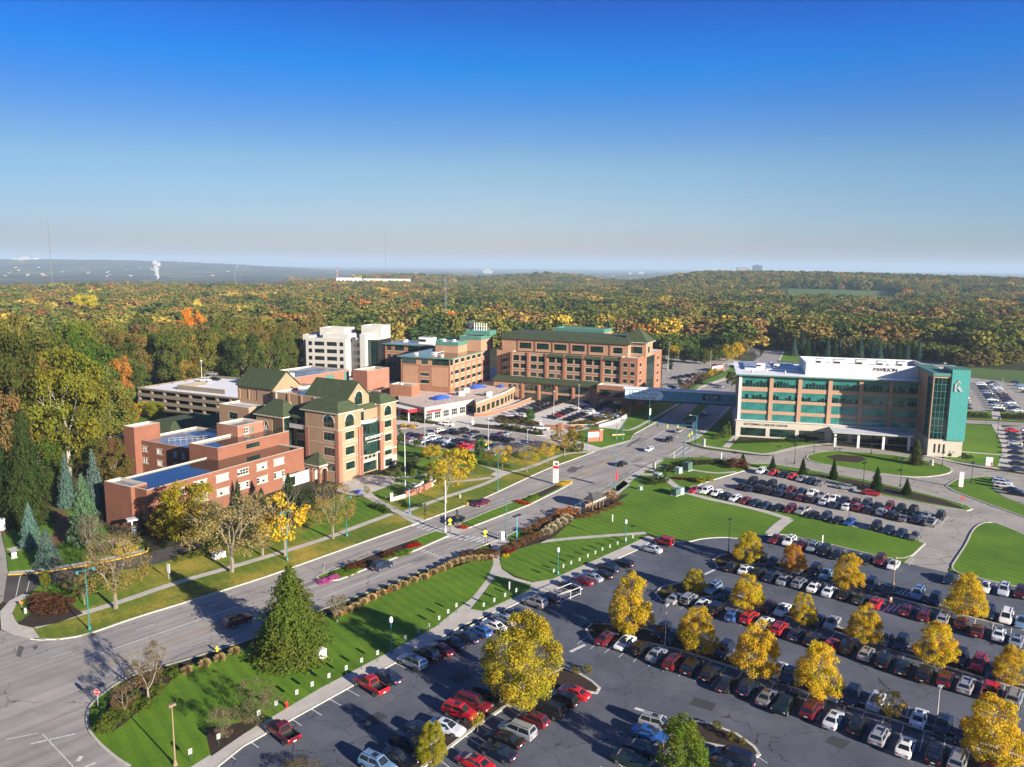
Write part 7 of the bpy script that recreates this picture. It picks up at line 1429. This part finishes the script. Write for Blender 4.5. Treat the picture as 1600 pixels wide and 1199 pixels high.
# utility boxes, hydrants, bollards
def cabinet(u,v,w,d,h,m,l,name='utility_cabinet'):
    p=P(u,v,.14); r=thing(name,l,'cabinet',p,R(48)); q=MB(); q.box(-w/2,w/2,-d/2,d/2,.12,h,m); q.build('body',r); q=MB(); q.box(-w/2-.15,w/2+.15,-d/2-.15,d/2+.15,0,.118,M_CONC); q.build('plinth',r); q=MB(); q.box(-w/2-.04,w/2+.04,-d/2-.04,d/2+.04,h+.002,h+.1,m); q.build('lid',r); q=MB(); q.box(-w*.1,-w*.07,-d/2-.03,-d/2-.002,.3,h-.2,M_DARKM); q.build('door_gap',r)
GB=simple('green_cabinet',(.07,.13,.10),.5); PB=simple('pale_green_cabinet',(.30,.42,.38),.5)
cabinet(501,1027,1.3,1.1,1.2,M_WHT,'white box on the lawn beside the large spruce','utility_box'); cabinet(1027,752,2.2,1.6,2.2,PB,'pale green utility cabinet among dark shrubs'); cabinet(1060,739,1.8,1.4,1.5,PB,'pale utility box left of the green cabinet'); cabinet(1074,735,2.4,1.8,2.3,GB,'dark green utility cabinet near the clinic junction'); cabinet(1055,774,1.8,1.5,1.6,GB,'green transformer on the large lawn, left one'); cabinet(1062,772,1.8,1.5,1.6,PB,'green transformer on the large lawn, right one'); cabinet(1000,765,1,.8,.8,PB,'small pale box on the large lawn'); cabinet(784,843,.9,.7,1.6,M_WHT,'white box at the path by the slim teal pole','utility_box'); cabinet(1099,697,.9,.9,2.2,M_GREYM,'grey cabinet by the footpath at the clinic corner'); cabinet(1022,733,.7,.7,1.8,M_GREYM,'grey cabinet by the footpath fork'); cabinet(22,872,.8,.4,1.0,M_WHT,'white mailbox like box on the drive lawn','utility_box'); cabinet(342,871,2.2,1.2,1.0,M_WHT,'white bench like box under the wide bare tree','utility_box'); cabinet(1455,727,1.2,.8,1.6,M_STONE,'pale stone marker on the oval lawn','stone_marker'); cabinet(3,828,1.2,1,2.4,M_WHT,'white cabinet at the left edge of the picture')
def hydrant(u,v,m,l):
    p=P(u,v,.13); r=thing('fire_hydrant',l,'hydrant',p); q=MB(); q.lathe([(.2,0),(.2,.1),(.14,.12),(.14,.6),(.18,.62),(.12,.8),(.02,.88)],m,8); q.bar((-.26,0,.45),(.26,0,.45),.07,m); q.build('body',r)
hydrant(339,1018,M_YSIGN,'yellow hydrant by the tan grasses'); hydrant(40,958,M_WHT,'white hydrant on the corner lawn at far left'); hydrant(731,790,M_YELP,'yellow hydrant on the verge by the maroon car'); hydrant(448,1105,M_REDP,'red hydrant by the bottom left pavement'); hydrant(719,778,M_WHT,'white bollard like hydrant on the leafy verge')
for u,v,l in ((957,815,'white marker stake on the large lawn'),(796,925-2,'white marker stake on the triangle lawn'),(1285,848,'white marker stake on the slope by the top row'),(651,742,'white bollard on the curved path')): p=P(u,v,.13); r=thing('marker_stake',l,'stake',p); q=MB(); q.box(-.1,.1,-.06,.06,0,1.6,M_WHT); q.box(-.12,.12,-.08,.08,1.6,1.66,M_GREYM); q.build('stake',r)
p=P(264,905,.13); r=thing('sign_post','pale sign post beside the driveway','sign',p,R(-30)); q=MB(); q.bar((0,0,0),(0,0,2.8),.06,M_GREYM); q.build('post',r); q=MB(); q.box(-.35,.35,-.06,.06,1.2,2.9,M_WHT); q.build('sign_plate',r)
# bicycle rack frame
a=P(*z3(385,345)); c=P(*z3(490,300)); d=c-a; r=thing('rack_frame','white tubular frame standing in an empty stall','frame',(a.x,a.y,.03),math.atan2(d.y,d.x)); Ln=d.length; q=MB()
for i in range(3):
    x=Ln*i/2
    for y in (0,2.2): q.bar((x,y,0),(x,y,1.5),.05,M_WHT)
    q.bar((x,0,1.5),(x,2.2,1.5),.05,M_WHT)
for y in (0,2.2): q.bar((0,y,1.5),(Ln,y,1.5),.05,M_WHT); q.bar((0,y,.3),(Ln,y,.3),.04,M_WHT)
q.build('frame',r)
p=P(*z4(903,345)); r=thing('traffic_barrel','orange and white traffic barrel in the hatched bay','barrel',(p.x,p.y,.04)); q=MB()
for k in range(4): q.lathe([(.30-.02*k,.25*k+.1),(.28-.02*k,.25*k+.35)],M_ORNG if k%2==0 else M_WHT,10)
q.lathe([(.42,0),(.42,.1),(.05,.1)],M_BLACK,10); q.lathe([(.22,1.1),(.1,1.2),(.01,1.2)],M_ORNG,10); q.build('barrel',r)
for u,v,l in ((33.5,949,'orange flag marker by the white hydrant'),): p=P(u,v,.13); r=thing('marker_flag',l,'flag',p); q=MB(); q.bar((0,0,0),(0,0,.8),.03,M_GREYM); q.box(-.3,.3,-.02,.02,.6,1.0,M_ORNG); q.build('flag',r)
for u,v,l in ((845,668,'white and red gate box at the forecourt exit'),(739,664,'white and red pay station on the hospital drive')): p=P(u,v,.05); r=thing('pay_station',l,'machine',p); q=MB(); q.box(-.4,.4,-.4,.4,0,2.6,M_WHT); q.box(-.42,.42,-.42,.42,2.0,2.4,M_REDP); q.build('body',r)
a=P(851,671,.05); r=thing('gate_hut','low brick wall and gate hut at the forecourt exit','hut',a,R(-20)); q=MB(); q.box(0,5,0,1,0,1.6,M_ORB); q.box(5.01,6.5,-.3,1.4,0,2.6,M_ORB,M_GREYM); q.build('wall',r)
a=P(700,667-6,.05)
# low brick retaining walls
for pts,l,m,h in (([(741,651),(760,650),(778,645),(806,636),(838,622)],'low brick garden wall before the emergency department',M_ORB,1.2),([(935,668),(962,660),(985,648)],'pale low wall beside the golden bushes',M_STONE,.9),([(868,667),(892,669),(920,668)],'low brick wall at the forecourt exit',M_ORB,1.1),([(956,681),(976,680)],'low yellow edged barrier by the hospital drive',M_YELP,.35)):
    w_=[P(*q_,.05) for q_ in pts]; r=thing('low_wall',l,'wall',w_[0]); q=MB(); strip_mb(q,[tuple((k-w_[0]).to_2d()) for k in w_],.45,0,h,m); q.build('wall',r); q=MB(); strip_mb(q,[tuple((k-w_[0]).to_2d()) for k in w_],.6,h+.002,h+.12,M_STONE); q.build('coping',r)
# ambulance trailers by the wall
for u,v,l in ((773,633,'dark gas trailer left of the two by the garden wall'),(803,624,'dark gas trailer right of the two by the garden wall')): pass
# people: one skinned body each
def person(u,v,az,shirt,trous,label,z=.16):
    p=P(u,v,z); r=thing('person',label,'person',p,R(90-az)); skin=simple('skin_tone',(.45,.26,.18),.6) if 'skin_tone' not in MATS else MATS['skin_tone']
    V=[(0,0,.95),(0,0,1.2),(.02,0,1.42),(.03,0,1.52),(.05,0,1.66),(.05,0,1.75),(0,.1,.88),(.12,.11,.50),(.05,.11,.08),(.2,.11,.04),(0,-.1,.88),(-.06,-.11,.50),(-.2,-.11,.1),(-.07,-.11,.04),(0,.2,1.40),(-.06,.25,1.12),(.08,.26,.90),(.13,.26,.82),(0,-.2,1.40),(.06,-.25,1.12),(.2,-.26,.92),(.25,-.26,.84)]
    E=[(0,1),(1,2),(2,3),(3,4),(4,5),(0,6),(6,7),(7,8),(8,9),(0,10),(10,11),(11,12),(12,13),(2,14),(14,15),(15,16),(16,17),(2,18),(18,19),(19,20),(20,21)]
    Rd=[.15,.15,.14,.06,.10,.07,.09,.065,.05,.045,.09,.065,.05,.045,.065,.045,.035,.04,.065,.045,.035,.04]
    me=bpy.data.meshes.new('body'); me.from_pydata(V,E,[]); o=ob('body',me,r); m=o.modifiers.new('s','SKIN'); 
    lay=me.skin_vertices[0] if me.skin_vertices else None
    if lay is None:
        bm=bmesh.new(); bm.from_mesh(me); bm.verts.layers.skin.verify(); bm.to_mesh(me); bm.free(); lay=me.skin_vertices[0]
    for i,x in enumerate(Rd): lay.data[i].radius=(x,x); lay.data[i].use_root=(i==0)
    o.modifiers.new('d','SUBSURF').levels=1; dg=bpy.context.evaluated_depsgraph_get(); me2=bpy.data.meshes.new_from_object(o.evaluated_get(dg)); o.modifiers.clear(); o.data=me2; me2.materials.clear()
    for mm in (trous,shirt,skin): me2.materials.append(mm)
    for f in me2.polygons: z_=f.center.z; yy=abs(f.center.y); f.material_index=2 if z_>1.5 or (yy>.2 and z_<.98) else 1 if z_>.95 else 0; f.use_smooth=True
    q=MB(); q.lathe([(.11,1.66),(.125,1.74),(.09,1.83),(.01,1.86)],M_BARKD,8,(.04,0)); q.build('hair',r)
person(1549,731,200,M_REDP,simple('denim',(.03,.05,.12),.8),'person in a red top standing beside the wide white direction sign'); person(603,787,250,M_BLACK,M_DARKM,'person in dark clothes walking on the path by the plaza lawn'); person(1004-33,676,120,M_BLACK,MATS['denim'],'person in dark clothes at the corner of the hospital drive')
p=P(560,770,.16); r=thing('planter','blue flower planter at the plaza edge','planter',p); q=MB(); q.lathe([(.5,0),(.7,.6),(.6,.6),(.1,.5)],simple('blue_plastic',(.03,.08,.5),.5),10); q.build('pot',r)
p=P(*[207,834],.2); r=thing('bus_kiosk','small flat roofed kiosk at the corner of the red brick building','kiosk',p,R(40)); q=MB(); q.box(-1,1,-1,1,3,3.3,M_MEM); q.build('roof',r); q=MB(); q.box(-.15,.15,-.15,.15,0,3,M_GREYM); q.build('post',r); q=MB(); q.box(.2,.8,-.4,.4,0,1.5,M_PALEB); q.build('bin',r)
# ------------------------------------------------------------------ far things
def tz(x,y): return float(terrain(x,y))
def at_range(u,v,rng_):      # a far point: direction of a pixel column, given distance
    d=ray(u,v); d=Vector((d.x,d.y,0)).normalized()*rng_; return Vector((d.x,d.y,tz(d.x,d.y)))
M_MAST=simple('weathered_steel',(.16,.165,.17),.6)
def mast(u,vt,rng_,w,label,red=False,lat=True):
    p=at_range(u,430,rng_); d=ray(u,vt); h=H+d.z*(rng_/math.hypot(d.x,d.y))-p.z; r=thing('radio_mast',label,'mast',p); q=MB(); n=max(6,int(h/6)); mats=(M_REDP,M_STONE) if red else (M_MAST,M_MAST)
    if lat:
        leg=[(w*cos(a),w*sin(a)) for a in (0,2.09,4.19)]
        for k in range(n):
            z0,z1=h*k/n,h*(k+1)/n
            for i in range(3):
                a,c=leg[i],leg[(i+1)%3]; q.bar((*a,z0),(*a,z1),w*.16,mats[k%2],None,4); q.bar((*a,z0),(*c,z1),w*.10,mats[k%2],None,4)
    else: q.bar((0,0,0),(0,0,h),w,mats[0],w*.7,6)
    q.build('lattice',r); q=MB(); q.bar((0,0,h),(0,0,h*1.02),w*.3,M_REDP); q.build('beacon',r)
mast(696,432,640,.9,'lattice radio mast rising from the wood behind the hospital'); mast(603,360,2700,1.3,'very tall thin mast on the far horizon'); mast(81,346,3000,1.6,'tall guyed mast at the far left horizon'); mast(527,418,2300,1.6,'red and white banded mast beside the long white warehouse',True); mast(367,419,3600,2,'small mast in the far valley at left')
for k,(u,vt,rg,w,dp,c,l) in enumerate(((1184,415,6500,65,40,(.02,.03,.05),'dark tall tower of the far city skyline'),(1161,418,6700,90,40,(.30,.30,.30),'pale stepped tower of the far city skyline'),(1174,421,6600,28,28,(.30,.32,.34),'narrow pale tower of the far city skyline'),(1124,423,6800,42,34,(.30,.32,.34),'low tower at the left end of the far skyline'),(1002,429,9300,70,50,(.5,.48,.45),'pale building in the far valley right of centre'),(985,428,9300,40,50,(.42,.4,.4),'small pale building in the far valley'),(762,422,8200,90,60,(.48,.46,.42),'long white institution on the far ridge'),(40,407,9300,220,60,(.6,.56,.5),'pale building on the far left ridge'))):
    p=at_range(u,430,rg); d=ray(u,vt); h=max(18,H+d.z*(rg/math.hypot(d.x,d.y))-p.z); b=Bld('tower_block' if h>60 else 'far_building',l,'building',(p.x-w/2,p.y),90); b.root.location.z=p.z; m=simple('far_wall_%d'%k,c,.8,var=.05,scale=.02); b.block(0,w,0,dp,0,h,m,M_MEM); 
    for j in range(int(min(12,h//9))): b.tbox((0,0),(1,0),w*.05,w*.95,6+j*9,9.5+j*9,.5,M_GLD)
    q=MB(); q.box(w*.3,w*.6,dp*.3,dp*.6,h,h+6,m); q.build('roof_plant',b.root); b.done()
for u0,u1,v,l,hh_ in ((526,566,446,'long white warehouse beyond the wood, left section',11),(568,642,447,'long tan warehouse beyond the wood, right section',9)):
    a=at_range(u0,v,2250); c=at_range(u1,v,2250); Ln=(c-a).length; b=Bld('warehouse',l,'building',(a.x,a.y),math.degrees(math.atan2(c.x-a.x,c.y-a.y))); b.root.location.z=12; b.block(0,Ln,0,60,0,hh_,M_WHT if 'white' in l else M_STONE,M_MEMW,f=[(k*Ln/6+2,k*Ln/6+9,1,5,'dk') for k in range(6)]); b.done()
p=at_range(1246,430,2900); r=thing('water_tower','white water tower above the right hand ridge','water tower',p); q=MB(); d=ray(1246,428); zt=H+d.z*(2900/math.hypot(d.x,d.y))-p.z; q.lathe([(2.5,0),(2,zt-12),(5,zt-10),(10,zt-4),(10,zt),(6,zt+4),(.1,zt+5)],M_WHT,14); q.build('tank',r)
# far town specks in the valley
q=MB(); rr=random.Random(4)
for k in range(80):
    u=rr.uniform(0,700) if k<48 else rr.uniform(700,1120); rg=rr.uniform(5200,9000) ; pp=at_range(u,430,rg); w=rr.uniform(4,15); hh_=rr.uniform(2,4.5); q.box(pp.x-w/2,pp.x+w/2,pp.y,pp.y+20,pp.z-3,pp.z+hh_,M_WHT if rr.random()<.25 else M_STONE)
tag(q.build('distant_town'),'scattered pale houses in the far valley','town',None,'stuff')
# open field on the slope under the right hand ridge
A_=np.radians(np.linspace(19.3,26.6,30)); R_=np.linspace(1500,1850,14); fv=[(r*math.sin(a),r*math.cos(a),tz(r*math.sin(a),r*math.cos(a))+.6) for r in R_ for a in A_]; me=bpy.data.meshes.new('field'); me.from_pydata(fv,[],[(i*30+j,(i+1)*30+j,(i+1)*30+j+1,i*30+j+1)[::-1] for i in range(13) for j in range(29)]); me.materials.append(M_FIELD); struct(ob('field',me))
# smoke plumes: puffs of real volume
def plume(u,vb,vt,rng_,w,label,dens):
    p=at_range(u,430,rng_); d=ray(u,vb); z0=H+d.z*(rng_/math.hypot(d.x,d.y)); d=ray(u,vt); z1=H+d.z*(rng_/math.hypot(d.x,d.y)); bm=bmesh.new(); r2=random.Random(u)
    for k in range(14):
        t=k/13; s=w*(.28+.5*t)*r2.uniform(.8,1.2); M=Matrix.Translation((r2.uniform(-.35,.35)*w*(.3+t),r2.uniform(-.3,.3)*w,(z1-z0)*t))@Matrix.Scale(s*.6,4); bmesh.ops.create_icosphere(bm,subdivisions=2,radius=1,matrix=M)
    for v in bm.verts: v.co+=Vector((math.sin(v.co.z*3/w+1),math.sin(v.co.x*5/w),math.sin(v.co.y*4/w)))*w*.05
    me=bpy.data.meshes.new('smoke'); bm.to_mesh(me); bm.free(); me.shade_smooth(); m=bpy.data.materials.get('smoke_%g'%dens)
    if not m:
        m=bpy.data.materials.new('smoke_%g'%dens); m.use_nodes=True; nt=m.node_tree; nt.nodes.remove(nt.nodes['Principled BSDF']); t_=node(nt,'ShaderNodeBsdfTransparent'); d_=node(nt,'ShaderNodeBsdfDiffuse'); d_.inputs[0].default_value=(.85,.85,.86,1); tr=node(nt,'ShaderNodeBsdfTranslucent'); tr.inputs[0].default_value=(.85,.85,.86,1); a1=node(nt,'ShaderNodeMixShader'); a1.inputs[0].default_value=.5; nt.links.new(d_.outputs[0],a1.inputs[1]); nt.links.new(tr.outputs[0],a1.inputs[2]); a2=node(nt,'ShaderNodeMixShader'); lw=node(nt,'ShaderNodeLayerWeight'); lw.inputs[0].default_value=.5; mr=node(nt,'ShaderNodeMapRange'); mr.inputs[1].default_value=.15; mr.inputs[2].default_value=.85; mr.inputs[3].default_value=dens; mr.inputs[4].default_value=0; nt.links.new(lw.outputs['Facing'],mr.inputs[0]); nt.links.new(mr.outputs[0],a2.inputs[0]); nt.links.new(t_.outputs[0],a2.inputs[1]); nt.links.new(a1.outputs[0],a2.inputs[2]); nt.links.new(a2.outputs[0],nt.nodes['Material Output'].inputs[0])
    me.materials.append(m); o=ob('smoke_plume',me,None,(p.x,p.y,z0)); tag(o,label,'smoke',None,'stuff')
plume(245,436,411,3000,20,'white smoke column rising beyond the left wood',.34); plume(735,519,504,395,3.2,'thin steam over the hospital wing roof',.035); plume(1187,562,548,345,4,'faint steam above the clinic roof',.06)
# ------------------------------------------------------------------ sky, sun, air
SAZ=134.5; SEL=17.0
w=bpy.data.worlds.new('World'); sc.world=w; w.use_nodes=True; nt=w.node_tree; bg=nt.nodes['Background']; sky=node(nt,'ShaderNodeTexSky',sky_type='NISHITA'); sky.sun_disc=False; sky.sun_elevation=R(SEL); sky.sun_rotation=R(SAZ); sky.altitude=300; sky.air_density=SKYAIR; sky.dust_density=SKYDUST; sky.ozone_density=SKYOZ
tc=node(nt,'ShaderNodeTexCoord'); sx=node(nt,'ShaderNodeSeparateXYZ'); nt.links.new(tc.outputs['Generated'],sx.inputs[0])
mr=node(nt,'ShaderNodeMapRange'); mr.inputs[1].default_value=0; mr.inputs[2].default_value=.5; nt.links.new(sx.outputs[2],mr.inputs[0])
grade=ramp(nt,mr.outputs[0],SKYRAMP); vm=node(nt,'ShaderNodeVectorMath',operation='MULTIPLY'); nt.links.new(sky.outputs[0],vm.inputs[0]); nt.links.new(grade,vm.inputs[1]); m2=node(nt,'ShaderNodeMapRange'); m2.inputs[1].default_value=-.6; m2.inputs[2].default_value=.6; nt.links.new(sx.outputs[0],m2.inputs[0]); v2=node(nt,'ShaderNodeVectorMath',operation='MULTIPLY'); nt.links.new(vm.outputs[0],v2.inputs[0]); nt.links.new(ramp(nt,m2.outputs[0],[(0,(.60,.74,.86)),(.35,(.88,.92,.95)),(.5,(1,1,1)),(.7,(.98,1.06,1.12)),(1,(.72,.98,1.16))]),v2.inputs[1]); nt.links.new(v2.outputs[0],bg.inputs[0]); bg.inputs[1].default_value=SKYSTR
sl=bpy.data.lights.new('sun','SUN'); sl.energy=SUNE; sl.angle=R(.5); sl.color=(1,.90,.76); so=bpy.data.objects.new('sun',sl); COL.objects.link(so)
sd=Vector((sin(R(SAZ))*cos(R(SEL)),cos(R(SAZ))*cos(R(SEL)),sin(R(SEL)))); so.rotation_euler=sd.to_track_quat('Z','Y').to_euler(); so.location=(60,-80,120)
if HAZE>0:
    bm=bmesh.new(); bmesh.ops.create_cube(bm,size=1); me=bpy.data.meshes.new('haze'); bm.to_mesh(me); bm.free(); m=bpy.data.materials.new('haze'); m.use_nodes=True; nt=m.node_tree; nt.nodes.remove(nt.nodes['Principled BSDF']); pv=node(nt,'ShaderNodeVolumePrincipled'); pv.inputs['Color'].default_value=(.57,.76,.96,1); pv.inputs['Density'].default_value=HAZE; pv.inputs['Anisotropy'].default_value=0; nt.links.new(pv.outputs[0],nt.nodes['Material Output'].inputs['Volume']); me.materials.append(m)
    o=ob('haze',me); o.scale=(54000,54000,310); o.location=(0,0,310/2-60); struct(o,'stuff')
sc.view_settings.view_transform='Standard'; sc.view_settings.look='None'; sc.view_settings.exposure=EXPO; sc.view_settings.gamma=1
sc.cycles.volume_bounces=0; sc.cycles.max_bounces=5; sc.cycles.diffuse_bounces=2; sc.cycles.glossy_bounces=2; sc.cycles.transmission_bounces=2; sc.cycles.transparent_max_bounces=8; sc.cycles.volume_max_steps=64
